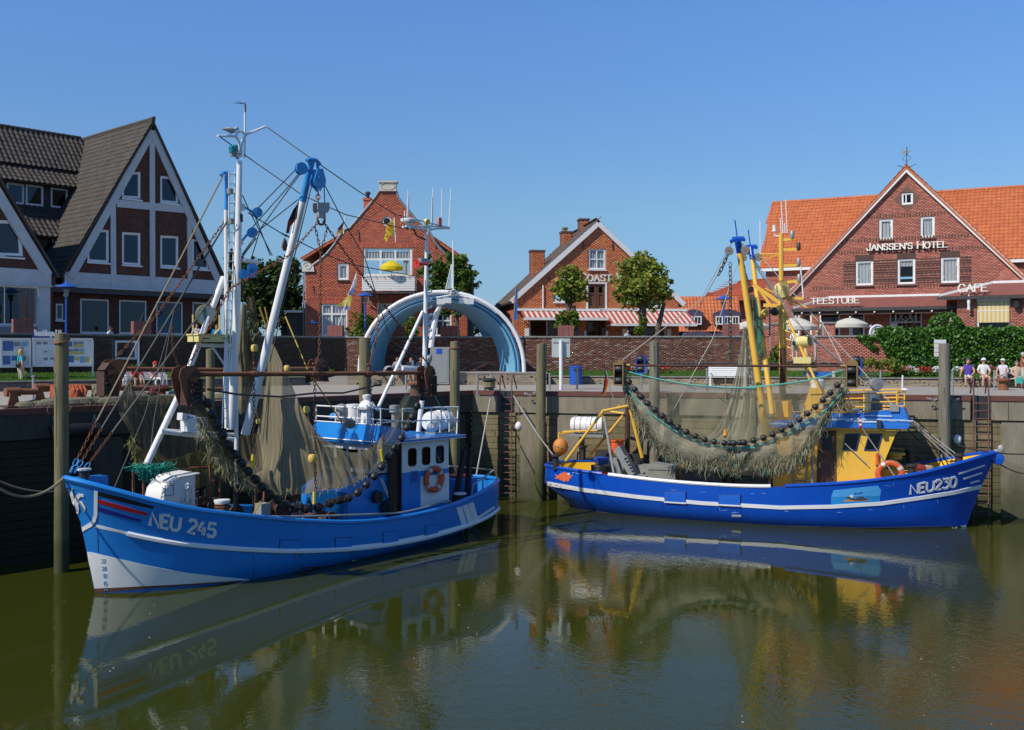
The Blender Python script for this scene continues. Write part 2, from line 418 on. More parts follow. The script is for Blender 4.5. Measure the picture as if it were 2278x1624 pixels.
def window(parent,poly,m=None,fw=.07,y=.07,vb=(),hb=(),bw=.045,curtain=None,sill=None,glass=None,sash=0.,name='window',sillm=None):
 """frame (+ glazing bars) with pane, curtain and sill below it"""
 m=m or WHITE;mb=MB();pin=inset(poly,fw)
 ring(mb,poly,pin,y-.03,y+.05)
 if sash:
  p2=inset(poly,fw+sash);ring(mb,pin,p2,y-.005,y+.045);pin=p2
 us=[p[0]for p in pin];zs=[p[1]for p in pin];u0,u1,z0,z1=min(us),max(us),min(zs),max(zs)
 for f in vb:mb.box(u0+(u1-u0)*f-bw/2,u0+(u1-u0)*f+bw/2,y-.015,y+.04,z0,z1)
 hz=[]
 for f in hb:
  z=z0+(z1-z0)*f;hz.append(z)
  for a,b in spans(pin,z):mb.box(a,b,y-.013,y+.038,z-bw/2,z+bw/2)
 w=mb.build(name,m,parent,sm=False)
 MB().add([(p[0],y+.02,p[1])for p in pin],[list(range(len(pin)))]).build('pane',glass or GLASS,w,sm=False)
 if curtain:
  for(f0,f1,g0,g1)in curtain:
   a0,a1,b0,b1=u0+(u1-u0)*f0,u0+(u1-u0)*f1,z0+(z1-z0)*g0,z0+(z1-z0)*g1
   n=max(4,int((a1-a0)/.05));P=[]
   for zz in(b1,b0):P.append([(a0+(a1-a0)*i/n,y+.07+.03*math.sin(i*1.7+a0*9)+(.02 if zz==b0 else 0),zz)for i in range(n+1)])
   MB().grid(P).build('curtain',CURT,w)
 if sill:
  MB().box(min(p[0]for p in poly)-.06,max(p[0]for p in poly)+.06,-sill,y,min(p[1]for p in poly)-.09,min(p[1]for p in poly)-.005).build('sill',sillm or m,w,sm=False)
 return w
def rect(fr,k,x0,y0,x1,y1,c=0.):
 a=fr.k(k,x0,y0,c);b=fr.k(k,x1,y1,c);a2=fr.k(k,x0,y1,c);b2=fr.k(k,x1,y0,c)
 u0,u1=(a.x+a2.x)/2,(b.x+b2.x)/2;z1,z0=(a.z+b2.z)/2,(b.z+a2.z)/2
 return[(u0,z0),(u1,z0),(u1,z1),(u0,z1)]
def tiles(parent,O,U,S,region,m,single=300,tu=.25,tv=.36,hgt=.05,name='roof_tile',key=None,flat=False):
 """pantiles on a roof plane: O eave corner, U unit along the eave, S unit up the slope; region polygon in (u,s)"""
 O,U,S=V(O),V(U).normalized(),V(S).normalized();N=U.cross(S).normalized()
 if N.z<0:N=-N
 us=[p[0]for p in region];ss=[p[1]for p in region];T=[]
 for r in range(int(math.floor(min(ss)/tv)),int(max(ss)/tv)+1):
  for a,b in spans(region,min(max((r+.5)*tv,min(ss)+1e-3),max(ss)-1e-3)):
   x=math.floor(a/tu)*tu
   while x<b:
    if x+tu>a+.04 and x<b-.04:T.append((x,r*tv))
    x+=tu
 prof=[(0,.0),(.18,.75),(.36,1.),(.56,.7),(.76,.05),(1.,.02)]if not flat else[(0,.3),(.5,.32),(.99,.3)]
 k=len(prof);base=[]
 for(s,l)in((-.04,.035),(tv,.005)):
  for(p,hh)in prof:base.append(U*(p*tu)+S*s+N*(hh*hgt+l))
 for(p,hh)in prof:base.append(U*(p*tu)+S*(-.04)+N*(hh*hgt+l-.02))
 fs=[(i,i+1,k+i+1,k+i)for i in range(k-1)]+[(2*k+i,2*k+i+1,i+1,i)for i in range(k-1)]
 T.sort(key=key or(lambda q:(q[1],q[0])))
 sing,rest=T[:single],T[single:]
 if sing:
  me=MB().add(base,fs).mesh(name,m)
  for(x,s)in sing:
   o=link(name,me,parent);o.location=O+U*x+S*s+N*R.uniform(-.004,.008)
 if rest:
  b=np.array([tuple(q)for q in base],np.float32);a=np.array([tuple(O+U*x+S*s+N*R.uniform(-.006,.01))for x,s in rest],np.float32)
  v=(a[:,None,:]+b[None]).reshape(-1,3);f=(np.array(fs)[None]+np.arange(len(a))[:,None,None]*len(b)).reshape(-1,4)
  link('%s_field'%name,np_mesh(name,v,f,m,sm=True),parent,kind='stuff')
# ---- lettering: strokes with or without serifs
GL={'A':(.9,[[(0,0),(.5,1)],[(.5,1),(1,0)],[(.2,.36),(.8,.36)]]),'B':(.75,[[(0,0),(0,1),(.7,1),(.95,.8),(.7,.53),(0,.53)],[(.7,.53),(1,.27),(.75,0),(0,0)]]),'C':(.85,[[(1,.8),(.75,1),(.3,1),(0,.7),(0,.3),(.3,0),(.75,0),(1,.2)]]),'E':(.7,[[(1,1),(0,1),(0,0),(1,0)],[(0,.52),(.8,.52)]]),'F':(.7,[[(1,1),(0,1),(0,0)],[(0,.52),(.8,.52)]]),'H':(.85,[[(0,0),(0,1)],[(1,0),(1,1)],[(0,.5),(1,.5)]]),'I':(.12,[[(.5,0),(.5,1)]]),'J':(.55,[[(1,1),(1,.25),(.7,0),(.3,0),(0,.25)]]),'L':(.65,[[(0,1),(0,0),(1,0)]]),'M':(1.,[[(0,0),(0,1),(.5,.2),(1,1),(1,0)]]),'N':(.85,[[(0,0),(0,1),(1,0),(1,1)]]),'O':(.9,[[(.3,0),(0,.3),(0,.7),(.3,1),(.7,1),(1,.7),(1,.3),(.7,0),(.3,0)]]),'P':(.7,[[(0,0),(0,1),(.8,1),(1,.8),(1,.6),(.8,.45),(0,.45)]]),'R':(.8,[[(0,0),(0,1),(.8,1),(1,.8),(1,.62),(.8,.47),(0,.47)],[(.5,.47),(1,0)]]),'S':(.72,[[(1,.82),(.75,1),(.25,1),(0,.8),(.1,.6),(.85,.42),(1,.2),(.75,0),(.25,0),(0,.18)]]),'T':(.85,[[(0,1),(1,1)],[(.5,1),(.5,0)]]),'U':(.82,[[(0,1),(0,.2),(.25,0),(.75,0),(1,.2),(1,1)]]),'V':(.9,[[(0,1),(.5,0),(1,1)]]),'W':(1.3,[[(0,1),(.25,0),(.5,.9),(.75,0),(1,1)]]),'Y':(.85,[[(0,1),(.5,.5),(1,1)],[(.5,.5),(.5,0)]]),"'":(.1,[[(.5,1),(.4,.75)]]),'0':(.7,[[(.25,0),(0,.25),(0,.75),(.25,1),(.75,1),(1,.75),(1,.25),(.75,0),(.25,0)]]),'1':(.3,[[(0,.75),(1,1),(1,0)]]),'2':(.7,[[(0,.8),(.25,1),(.75,1),(1,.8),(1,.65),(0,0),(1,0)]]),'3':(.7,[[(0,1),(1,1),(.45,.6),(.75,.6),(1,.4),(1,.2),(.75,0),(.2,0),(0,.15)]]),'4':(.75,[[(.75,0),(.75,.6)],[(.55,1),(0,.3),(1,.3)]]),'5':(.7,[[(1,1),(.1,1),(.05,.55),(.75,.58),(1,.4),(1,.2),(.75,0),(.2,0),(0,.15)]]),'6':(.7,[[(.9,.9),(.7,1),(.25,1),(0,.7),(0,.2),(.25,0),(.75,0),(1,.2),(1,.4),(.75,.55),(0,.5)]]),'8':(.7,[[(.25,.53),(0,.75),(.25,1),(.75,1),(1,.75),(.75,.53),(.25,.53),(0,.25),(.25,0),(.75,0),(1,.25),(.75,.53)]]),'&':(.9,[[(1,0),(.2,.7),(.3,1),(.6,1),(.65,.75),(.05,.3),(.2,0),(.6,0),(1,.4)]]),'.':(.1,[[(.5,0),(.5,.08)]]),'-':(.5,[[(0,.45),(1,.45)]]),'a':(.5,[[(.1,.55),(.7,.6),(.8,.5),(.8,0)],[(.8,.3),(.1,.3),(0,.12),(.3,0),(.8,.1)]]),'e':(.5,[[(0,.3),(1,.3),(.9,.5),(.5,.6),(0,.35),(.1,.1),(.5,0),(.9,.08)]]),'i':(.15,[[(.5,0),(.5,.58)],[(.5,.75),(.5,.82)]]),'l':(.15,[[(.5,0),(.5,1)]]),'n':(.5,[[(0,0),(0,.6)],[(0,.45),(.5,.6),(.95,.5),(1,0)]]),'r':(.35,[[(0,0),(0,.6)],[(0,.4),(.6,.6),(1,.55)]]),'s':(.42,[[(1,.52),(.5,.6),(0,.48),(1,.18),(.5,0),(0,.08)]]),'t':(.4,[[(.4,.95),(.4,.1),(.8,0)],[(0,.62),(1,.62)]]),'u':(.5,[[(0,.6),(0,.1),(.4,0),(1,.2)],[(1,.6),(1,0)]]),'g':(.5,[[(1,.6),(.3,.6),(0,.3),(.3,0),(1,.2)],[(1,.6),(1,-.2),(.2,-.3)]]),'y':(.5,[[(0,.6),(.5,0)],[(1,.6),(.3,-.3)]]),' ':(.45,[])}
def strokes(text,h,gap=.16,small=None,cap0=True):
 """list of (polyline) in text plane; small = factor of lower capitals"""
 out=[];x=0
 for i,ch in enumerate(text):
  w,st=GL[ch];k=1.
  if small and not(i==0 or text[i-1]==' '):k=small
  for s in st:out.append(([(x+p[0]*w*h*k*.8,p[1]*h*k)for p in s],k))
  x+=(w*.8*k+gap)*h
 return out,x-gap*h
def lettering(parent,text,p0,p1,h,y0,dep,m,wid=.16,serif=0.,small=None,name='letter',slant=0.,mi=None):
 """raised letters, one object each, from p0 to p1 (u,z) on the wall, stretched to fit"""
 tot=strokes(text,h,small=small)[1];p0,p1=V(p0),V(p1);d=(p1-p0);sx=d.length/tot;a=math.atan2(d.y,d.x);x=0
 for i,ch in enumerate(text):
  w,st=GL[ch];k=small if small and not(i==0 or text[i-1]==' ')else 1.
  mb=MB()
  def q(u,z):
   u=(x+u)*sx+z*slant
   return(p0.x+u*math.cos(a)-z*math.sin(a),p0.y+u*math.sin(a)+z*math.cos(a))
  for j,s in enumerate(st):
   pts=[q(p[0]*w*h*k*.8,p[1]*h*k)for p in s]
   for(ua,za),(ub,zb)in zip(pts,pts[1:]):
    L=math.hypot(ub-ua,zb-za);tx,tz=(ub-ua)/L,(zb-za)/L;e=wid*h*.45
    ww=wid*h*(1.25 if abs(tz)>.5 or not serif else .62)/2
    A=[(ua-tx*e*.9-tz*ww,za-tz*e*.9+tx*ww),(ua-tx*e*.9+tz*ww,za-tz*e*.9-tx*ww),(ub+tx*e*.9+tz*ww,zb+tz*e*.9-tx*ww),(ub+tx*e*.9-tz*ww,zb+tz*e*.9+tx*ww)]
    jj=.0007*(j+1)+R.uniform(0,.0006)
    mb.prism([(u,y0-jj,z)for u,z in A],(0,-dep,0))
   if serif:
    for(u,z),e in((pts[0],s[0]),(pts[-1],s[-1])):
     if e[1]in(0,1)and e[0]in(0,.5,1)and ch not in "SCO'":
      mb.box(u-serif*h,u+serif*h,y0-dep-.004,y0-.002,z-wid*h*.3,z+wid*h*.3)
  if st:mb.build(name,m,parent,sm=False)
  x+=(w*.8*k+.16)*h
# ==== THE SETTING
QZ=4.66
def quay_mat(name,c,c2,algae=(.035,.042,.012),z1=2.3,scale=3.,island=None,rough=.9,stretch=(1,1,.3)):
 """weathered quay material with the algae band of the tide"""
 m=mat(name,c,c2,rough,scale=scale,contrast=.7,bump=.5,bscale=14,coord='World',island=island,rust=.3,rustc=tuple(x*.5 for x in c2),rscale=3.2,stretch=stretch)
 nt=m.node_tree;lk=nt.links.new;b=nt.nodes['Principled BSDF'];src=b.inputs['Base Color'].links[0].from_socket
 g=nd(nt,'ShaderNodeNewGeometry');sx=nd(nt,'ShaderNodeSeparateXYZ');lk(g.outputs['Position'],sx.inputs[0])
 nz=nd(nt,'ShaderNodeTexNoise',_Scale=1.3,_Detail=5.);lk(g.outputs['Position'],nz.inputs['Vector'])
 ad=nd(nt,'ShaderNodeMath',operation='MULTIPLY_ADD');lk(nz.outputs[0],ad.inputs[0]);ad.inputs[1].default_value=2.2;lk(sx.outputs[2],ad.inputs[2])
 mr=nd(nt,'ShaderNodeMapRange');mr.inputs['From Min'].default_value=z1+1.5;mr.inputs['From Max'].default_value=z1-.2;mr.inputs['To Min'].default_value=0;mr.inputs['To Max'].default_value=.85
 lk(ad.outputs[0],mr.inputs['Value'])
 mx=nd(nt,'ShaderNodeMix',data_type='RGBA');lk(mr.outputs[0],mx.inputs['Factor']);lk(src,mx.inputs['A']);mx.inputs['B'].default_value=(*algae,1)
 lk(mx.outputs['Result'],b.inputs['Base Color'])
 return m
# ---- water
wm=bpy.data.materials.new('harbour_water');wm.use_nodes=True;nt=wm.node_tree;b=nt.nodes['Principled BSDF'];lk=nt.links.new
b.inputs['Base Color'].default_value=(.031,.037,.0045,1);b.inputs['Roughness'].default_value=.012;b.inputs['IOR'].default_value=1.333;b.inputs['Specular Tint'].default_value=(.82,.86,.44,1)
g=nd(nt,'ShaderNodeNewGeometry')
m1=nd(nt,'ShaderNodeMapping',_Scale=(1.,.8,1),_Rotation=(0,0,.5));lk(g.outputs['Position'],m1.inputs['Vector'])
n1=nd(nt,'ShaderNodeTexNoise',_Scale=3.4,_Detail=2.5,_Distortion=.4);lk(m1.outputs[0],n1.inputs['Vector'])
n2=nd(nt,'ShaderNodeTexNoise',_Scale=12.,_Detail=2.,_Distortion=.6);lk(m1.outputs[0],n2.inputs['Vector'])
n3=nd(nt,'ShaderNodeTexNoise',_Scale=.09,_Detail=2.);lk(g.outputs['Position'],n3.inputs['Vector'])
mr=nd(nt,'ShaderNodeMapRange');mr.inputs['From Min'].default_value=.42;mr.inputs['From Max'].default_value=.64;mr.inputs['To Min'].default_value=.05;mr.inputs['To Max'].default_value=1.;lk(n3.outputs[0],mr.inputs['Value'])
ad=nd(nt,'ShaderNodeMath',operation='MULTIPLY_ADD');lk(n2.outputs[0],ad.inputs[0]);ad.inputs[1].default_value=.42;lk(n1.outputs[0],ad.inputs[2])
bp=nd(nt,'ShaderNodeBump',_Distance=.03);lk(ad.outputs[0],bp.inputs['Height'])
ms=nd(nt,'ShaderNodeMath',operation='MULTIPLY');lk(mr.outputs[0],ms.inputs[0]);ms.inputs[1].default_value=.26;sy=nd(nt,'ShaderNodeSeparateXYZ');lk(g.outputs['Position'],sy.inputs[0])
wy=nd(nt,'ShaderNodeMath',operation='MULTIPLY_ADD');lk(sy.outputs[0],wy.inputs[0]);wy.inputs[1].default_value=-.55;lk(sy.outputs[1],wy.inputs[2])
m4=nd(nt,'ShaderNodeMapRange');m4.inputs['From Min'].default_value=24;m4.inputs['From Max'].default_value=9;m4.inputs['To Min'].default_value=.0;m4.inputs['To Max'].default_value=.34;lk(wy.outputs[0],m4.inputs['Value'])
mw=nd(nt,'ShaderNodeMath',operation='ADD',use_clamp=True);lk(ms.outputs[0],mw.inputs[0]);lk(m4.outputs[0],mw.inputs[1]);lk(mw.outputs[0],bp.inputs['Strength'])
lk(bp.outputs[0],b.inputs['Normal'])
MB().add([(-220,-160,0),(220,-160,0),(220,62,0),(-220,62,0)],[(0,1,2,3)]).build('water',wm,sm=False,kind='structure')
fo=MB()
for i in range(34):
 x,y,r=R.uniform(-14,14),R.uniform(16,34),R.uniform(.008,.022);fo.add([(x+r*math.cos(a*1.05),y+r*1.3*math.sin(a*1.05),.004)for a in range(6)],[range(6)])
fo.build('foam_flecks',mat('foam_fleck',(.5,.5,.42),(.35,.35,.28),.8),sm=False,kind='stuff')
QR=Frame(-1.8,46.2,-15.95);QL=Frame(-41.2,.9,49);LQL=60.0
WLR=Frame(1.9,56.5,-14.2);WLL=Frame(-28.8,40.7,37)
FWL=Frame(-30.4,43.5,37);FWR=Frame(-9.55,59.2,-5.4)
C0=QR.o
# ---- ground beyond the flood wall and pavement on the quay
GND=mat('ground_paving',(.20,.17,.14),(.13,.115,.1),.9,scale=.6,coord='World')
MB().add([(-160,-50,5.6),tuple(FWL.w(0,.3,5.6)),tuple(FWL.w(26.1,.3,5.6)),tuple(FWR.w(23.3,.3,5.6)),(40,53,5.6),(200,20,5.6),(1800,900,5.6),(1500,3000,5.6),(-1500,3000,5.6),(-1800,500,5.6)],[list(range(10))]).build('ground',GND,sm=False,kind='structure')
PAVE=mat('asphalt_paving',(.345,.31,.265),(.27,.245,.21),.92,scale=1.4,contrast=.8,bump=.15,bscale=60,coord='World',rust=.12,rustc=(.16,.15,.14),rscale=1.2)
MB().add([tuple(QL.w(-60,.05,QZ)),tuple(QL.w(LQL,.05,QZ)),tuple(QR.w(90,.05,QZ)),tuple(QR.w(90,30,QZ)),tuple(FWR.w(40,.4,QZ)),tuple(FWR.w(0,.4,QZ)),tuple(FWL.w(-60,.4,QZ))],[list(range(7))]).build('pavement',PAVE,sm=False,kind='structure')
MARK=mat('road_marking_paint',(.7,.7,.68),(.5,.5,.48),.8,scale=9)
for x in np.arange(17,31,1.15):
 o=MB().add([tuple(WLR.w(x,-1.5,QZ+.004)),tuple(WLR.w(x+.45,-1.5,QZ+.004)),tuple(WLR.w(x+.45,-1.42,QZ+.004)),tuple(WLR.w(x,-1.42,QZ+.004))],[(0,1,2,3)]).build('road_marking',MARK,sm=False,kind='structure')
# ---- quay walls: steel edge, concrete cap, planks between concrete piers
CONC=quay_mat('quay_concrete',(.30,.262,.19),(.14,.12,.085),z1=1.9)
PLANK=quay_mat('quay_timber',(.25,.205,.12),(.115,.095,.056),z1=2.2,scale=5.,island=[(.7,.68,.62),(1.15,1.1,1.),(.85,.9,.8),(1.3,1.25,1.15)])
EDGE=mat('painted_edge_steel',(.17,.058,.038),(.10,.038,.028),.7,scale=4,rust=.25,rustc=(.22,.10,.06))
CONCD=quay_mat('shade_toned_concrete',(.07,.066,.054),(.035,.033,.028),z1=2.4);PLANKD=quay_mat('shade_toned_timber',(.028,.025,.017),(.018,.016,.011),algae=(.014,.016,.006),z1=2.6,scale=5.)  # left wall copies: its shade is put into the concrete and plank colours
def quay_wall(fr,u0,u1,piers,lads,label,CONC=CONC,PLANK=PLANK):
 t=fr.thing('quay_wall',label,'quay wall')
 MB().box(u0,u1,.0,.9,-2,3.74).build('wall_core',CONC,t,sm=False)
 cuts=sorted(lads);xs=[u0]+[q for a in cuts for q in(a-.38,a+.38)]+[u1]
 for a,b in zip(xs[::2],xs[1::2]):
  MB().box(a,b,-.20,.9,3.745,4.49).build('cap_beam',CONC,t,sm=False)
  MB().box(a-.02,b+.02,-.24,.045,4.492,QZ+.03).build('edge_beam',EDGE,t,sm=False)
 for a in cuts:MB().box(a-.378,a+.378,-.02,.045,3.746,QZ+.02).build('ladder_recess',DARK,t,sm=False)
 for i in range(int(u1/2.6)):
  if all(abs(i*2.6+1.1-c)>.6 for c in cuts):MB().box(i*2.6+1.09,i*2.6+1.11,-.2035,-.19,3.76,4.48).build('cap_joint',DARK,t,sm=False)
 P=sorted(piers)
 for p in P:
  mb=MB().prism([(p-.48,0,-2),(p+.48,0,-2),(p+.48,0,3.55),(p+.42,0,3.66),(p-.42,0,3.66),(p-.48,0,3.55)],(0,-.34,0))
  mb.build('concrete_pier',CONC,t,sm=False)
 E=[u0]+P+[u1];h=.268
 for a,b in zip(E[:-1],E[1:]):
  xa,xb=(a+.48 if a!=u0 else a),(b-.48 if b!=u1 else b)
  for r in range(14):
   z=3.73-(r+1)*h+.008;d=R.uniform(-.012,.012)
   MB().box(xa,xb,-.10+d,-.0005,z,z+h-.018).build('plank',PLANK,t,sm=False)
 return t
def uat(fr,px,py,c=0.):return fr.hit(px,py,c).x
lad_u=[uat(QR,1129,900),uat(QR,2180,900)]
quay_wall(QR,0,60,[uat(QR,p,950)for p in(1185,1268,1458,1655,1850,2254,2420)],lad_u,'sunlit timber and concrete quay wall behind the deep blue boat')
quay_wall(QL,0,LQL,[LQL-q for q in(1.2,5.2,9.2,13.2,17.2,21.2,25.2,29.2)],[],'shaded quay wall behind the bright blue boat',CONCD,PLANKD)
LADR=mat('ladder_red_steel',(.20,.085,.07),(.12,.05,.04),.7,scale=6,rust=.2,rustc=(.3,.25,.2))
for u,lb in zip(lad_u,('steel quay ladder between the two boats','steel quay ladder beyond the deep blue bow')):
 t=QR.thing('quay_ladder',lb,'ladder','ladders down the quay wall');o=.28
 for s in(-1,1):
  MB().tube([(u+s*.27,-o,-.4),(u+s*.27,-o,QZ-.1),(u+s*.27,-o+.05,QZ+.62),(u+s*.27,-o+.25,QZ+.75),(u+s*.27,.55,QZ+.1)],.03,6).build('ladder_rail',LADR,t)
 for k in range(17):
  if k*.3-.1<QZ:MB().tube([(u-.27,-o,k*.3-.1),(u+.27,-o,k*.3-.1)],.02,6).build('rung',LADR,t)
# ---- timber piles
PILE=quay_mat('pile_timber',(.25,.22,.12),(.07,.064,.034),algae=(.028,.038,.009),z1=2.2,scale=9.,stretch=(1,1,.08))
PILEG=quay_mat('grey_pile_timber',(.26,.24,.185),(.09,.082,.062),z1=1.8,scale=9.,stretch=(1,1,.08))
def pile(px,ytop,Y,r,label,lean=0,m=PILE,ring_=False):
 top=at(px,ytop,Y);zt=top.z
 t=thing('mooring_pile',label,'pile',(top.x,Y,0),R.uniform(0,3),'timber mooring piles along the quay')
 n=16;P=[]
 for i in range(22):
  z=-1+(zt+1)*i/21;rr=r*(1.06-.1*i/21)
  P.append([(math.cos(2*math.pi*k/n)*rr*(1+.035*math.sin(k*2.1+i*.35))+lean*(z-zt),math.sin(2*math.pi*k/n)*rr*(1+.035*math.cos(k*1.7+i*.3)),z)for k in range(n+1)])
 mb=MB().grid(P);top=[V(p)for p in P[-1][:-1]];c=sum(top,V())/n
 mb.add(top+[c+V((0,0,.03))],[(k,(k+1)%n,n)for k in range(n)])
 mb.build('trunk',m,t,ang=60)
 for k in range(9):
  a=R.uniform(0,6.28);z=R.uniform(zt-3.5,zt-.1);q=r*.985
  MB().tube([(math.cos(a)*q+lean*(z-zt),math.sin(a)*q,z),(math.cos(a+.05)*q,math.sin(a+.05)*q,z-R.uniform(.5,1.2))],[.008,.004],4).build('split',DARK,t)
 if ring_:
  MB().tube([(math.cos(x*.5236)*(r+.02),math.sin(x*.5236)*(r+.02),zt-.22+.07*math.cos(x*.5236))for x in range(12)],.022,6,closed=True).build('iron_ring',RUST,t)
 return t
pile(137,742,30.05,.2,'tall mossy pile before the notice boards',m=PILE,ring_=True)
pile(1205,765,44.6,.215,'bare pile beside the quay ladder between boats',.012)
pile(812,752,41.0,.235,'pile in front of the left foot of the blue bandshell')
pile(1012,760,44.2,.21,'rusty capped pile in front of the bandshell opening',ring_=True)
pile(1456,760,42.9,.21,'grey pile behind the trawl net of the deep blue boat',m=PILEG)
pile(2101,765,40.1,.22,'grey pile with white board by the ivy hedge',m=PILEG)
pile(468,777,35.4,.15,'thin pile under the searchlight of the bright blue boat')
# ---- low stone walls, lawns, flood wall
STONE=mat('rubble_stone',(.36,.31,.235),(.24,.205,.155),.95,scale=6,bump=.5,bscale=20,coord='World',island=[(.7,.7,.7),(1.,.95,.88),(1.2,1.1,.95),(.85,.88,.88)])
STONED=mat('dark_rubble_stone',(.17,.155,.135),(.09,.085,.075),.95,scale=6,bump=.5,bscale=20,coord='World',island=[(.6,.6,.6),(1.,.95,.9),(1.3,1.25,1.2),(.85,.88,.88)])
COPE=mat('grey_coping',(.30,.28,.25),(.18,.17,.155),.95,scale=3,coord='World',rust=.2,rustc=(.09,.09,.08))
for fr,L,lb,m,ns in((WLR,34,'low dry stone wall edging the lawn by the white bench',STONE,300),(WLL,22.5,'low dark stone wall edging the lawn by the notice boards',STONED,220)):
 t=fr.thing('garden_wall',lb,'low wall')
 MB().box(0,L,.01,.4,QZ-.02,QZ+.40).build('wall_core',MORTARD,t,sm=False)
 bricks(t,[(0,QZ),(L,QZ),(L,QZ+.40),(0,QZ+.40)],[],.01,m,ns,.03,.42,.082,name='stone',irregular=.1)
 MB().box(0,L,-.05,.42,QZ+.402,QZ+.45).build('coping',COPE,t,sm=False)
GRASS=mat('grass_blades',(.10,.21,.025),(.055,.14,.015),.8,scale=.8,contrast=.8,coord='World',trans=.25)
def lawn(quad,n,h=.07):
 a,b,c,d=[np.array(p)for p in quad]
 gx,gy=np.meshgrid(np.linspace(0,1,60),np.linspace(0,1,12))
 def pt(u,v):return(a[None]*((1-u)*(1-v))[:,None]+b[None]*(u*(1-v))[:,None]+c[None]*(u*v)[:,None]+d[None]*((1-u)*v)[:,None])
 G=pt(gx.ravel(),gy.ravel());G[:,2]+=NR.uniform(-.015,.015,len(G))
 fs=[(i*60+j,i*60+j+1,(i+1)*60+j+1)for i in range(11)for j in range(59)]+[(i*60+j,(i+1)*60+j+1,(i+1)*60+j)for i in range(11)for j in range(59)]
 u,v=NR.uniform(0,1,n),NR.uniform(0,1,n);p=pt(u,v);ang=NR.uniform(0,6.28,n);w=.012
 hh=NR.uniform(.5,1.3,n)*h;dx=np.stack([np.cos(ang)*w,np.sin(ang)*w,0*ang],1);ln=np.stack([NR.normal(0,.03,n),NR.normal(0,.03,n),hh],1)
 B=np.stack([p-dx,p+dx,p+ln],1).reshape(-1,3)
 fb=np.arange(n*3).reshape(-1,3)+len(G)
 return link('grass',np_mesh('grass',np.concatenate([G,B]),np.concatenate([np.array(fs),fb]),GRASS),kind='stuff')
lawn([tuple(WLR.w(0,.4,QZ+.42)),tuple(WLR.w(34,.4,QZ+.42)),tuple(FWR.w(36,-.05,5.35)),tuple(FWR.w(11.5,-.05,5.35))],60000)
lawn([tuple(WLL.w(0,.4,QZ+.42)),tuple(WLL.w(22.5,.4,QZ+.42)),tuple(FWL.w(25.5,-.05,5.4)),tuple(FWL.w(1,-.05,5.4))],40000)
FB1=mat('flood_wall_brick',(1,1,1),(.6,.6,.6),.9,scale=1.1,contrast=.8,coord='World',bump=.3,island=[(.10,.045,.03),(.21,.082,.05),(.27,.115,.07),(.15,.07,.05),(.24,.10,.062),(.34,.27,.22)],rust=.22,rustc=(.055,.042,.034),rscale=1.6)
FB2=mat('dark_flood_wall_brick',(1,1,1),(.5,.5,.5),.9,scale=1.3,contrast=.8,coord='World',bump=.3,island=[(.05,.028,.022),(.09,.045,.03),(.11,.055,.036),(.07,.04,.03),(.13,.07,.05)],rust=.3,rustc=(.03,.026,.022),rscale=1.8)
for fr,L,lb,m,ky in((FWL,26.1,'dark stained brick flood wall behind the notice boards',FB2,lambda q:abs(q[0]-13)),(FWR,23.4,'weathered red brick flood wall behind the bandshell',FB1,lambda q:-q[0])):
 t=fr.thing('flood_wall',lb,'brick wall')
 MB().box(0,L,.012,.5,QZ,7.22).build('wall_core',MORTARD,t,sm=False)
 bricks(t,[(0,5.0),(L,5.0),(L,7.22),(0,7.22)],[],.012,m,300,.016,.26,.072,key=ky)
 x=0
 while x<L:
  MB().box(x,min(x+.98,L),-.06,.56,7.222,7.222+R.uniform(.075,.09)).build('coping_stone',COPE,t,sm=False);x+=1.0
PILL=mat('red_sandstone_pillar',(.26,.10,.085),(.19,.07,.06),.9,scale=4,bump=.2)
for px,y0,fr,c,lb in((50,710,FWL,.25,'red stone block on the flood wall by the glazed corner'),(314,715,FWL,.25,'red stone block on the flood wall between restaurant windows'),(747,724,FWR,.2,'red stone block below the blue and yellow flag'),(998,725,FWR,.25,'red stone block seen through the bandshell opening'),(1259,724,FWR,.25,'red stone block beside the pollarded lime tree'),(1626,721,FWR,.25,'red stone block at the right end of the striped awning'),(882,726,FWR,.25,'red stone block half behind the bandshell arch')):
 p=fr.hit(px,y0,c)
 t=thing('stone_block',lb,'stone block',fr.w(p.x,c,7.31),fr.a,'red stone blocks on the flood wall')
 for s in(-1,0,1):MB().box(s*.3-.143,s*.3+.143,-.22,.22,0,p.z-7.31).build('slab',PILL,t,sm=False)
# ==== BUILDINGS
GZ=5.6
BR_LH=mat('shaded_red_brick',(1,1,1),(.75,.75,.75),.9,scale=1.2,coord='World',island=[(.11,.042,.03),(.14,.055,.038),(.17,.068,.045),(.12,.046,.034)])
BR_MH=mat('orange_red_brick',(1,1,1),(.78,.76,.76),.9,scale=.8,coord='World',island=[(0.419,0.099,0.05),(0.512,0.128,0.063),(0.589,0.165,0.083),(0.372,0.105,0.066),(0.48,0.114,0.054)],rust=.07,rustc=(.22,.12,.05),rscale=1.1)
BR_CH=mat('warm_orange_brick',(1,1,1),(.78,.76,.76),.9,scale=.8,coord='World',island=[(0.56,0.168,0.063),(0.644,0.21,0.077),(0.476,0.133,0.063),(0.7,0.266,0.112),(0.532,0.154,0.056)],rust=.07,rustc=(.35,.24,.15),rscale=1.3)
BR_HH=mat('violet_red_brick',(1,1,1),(.8,.78,.78),.9,scale=.8,coord='World',island=[(.46,.16,.11),(.54,.195,.135),(.37,.13,.10),(.60,.24,.17),(.50,.17,.12)])
BR_DK=mat('dark_clinker_brick',(.15,.085,.065),(.08,.05,.042),.9,scale=9,coord='World',island=[(.7,.7,.7),(1,1,1),(1.4,1.3,1.2)])
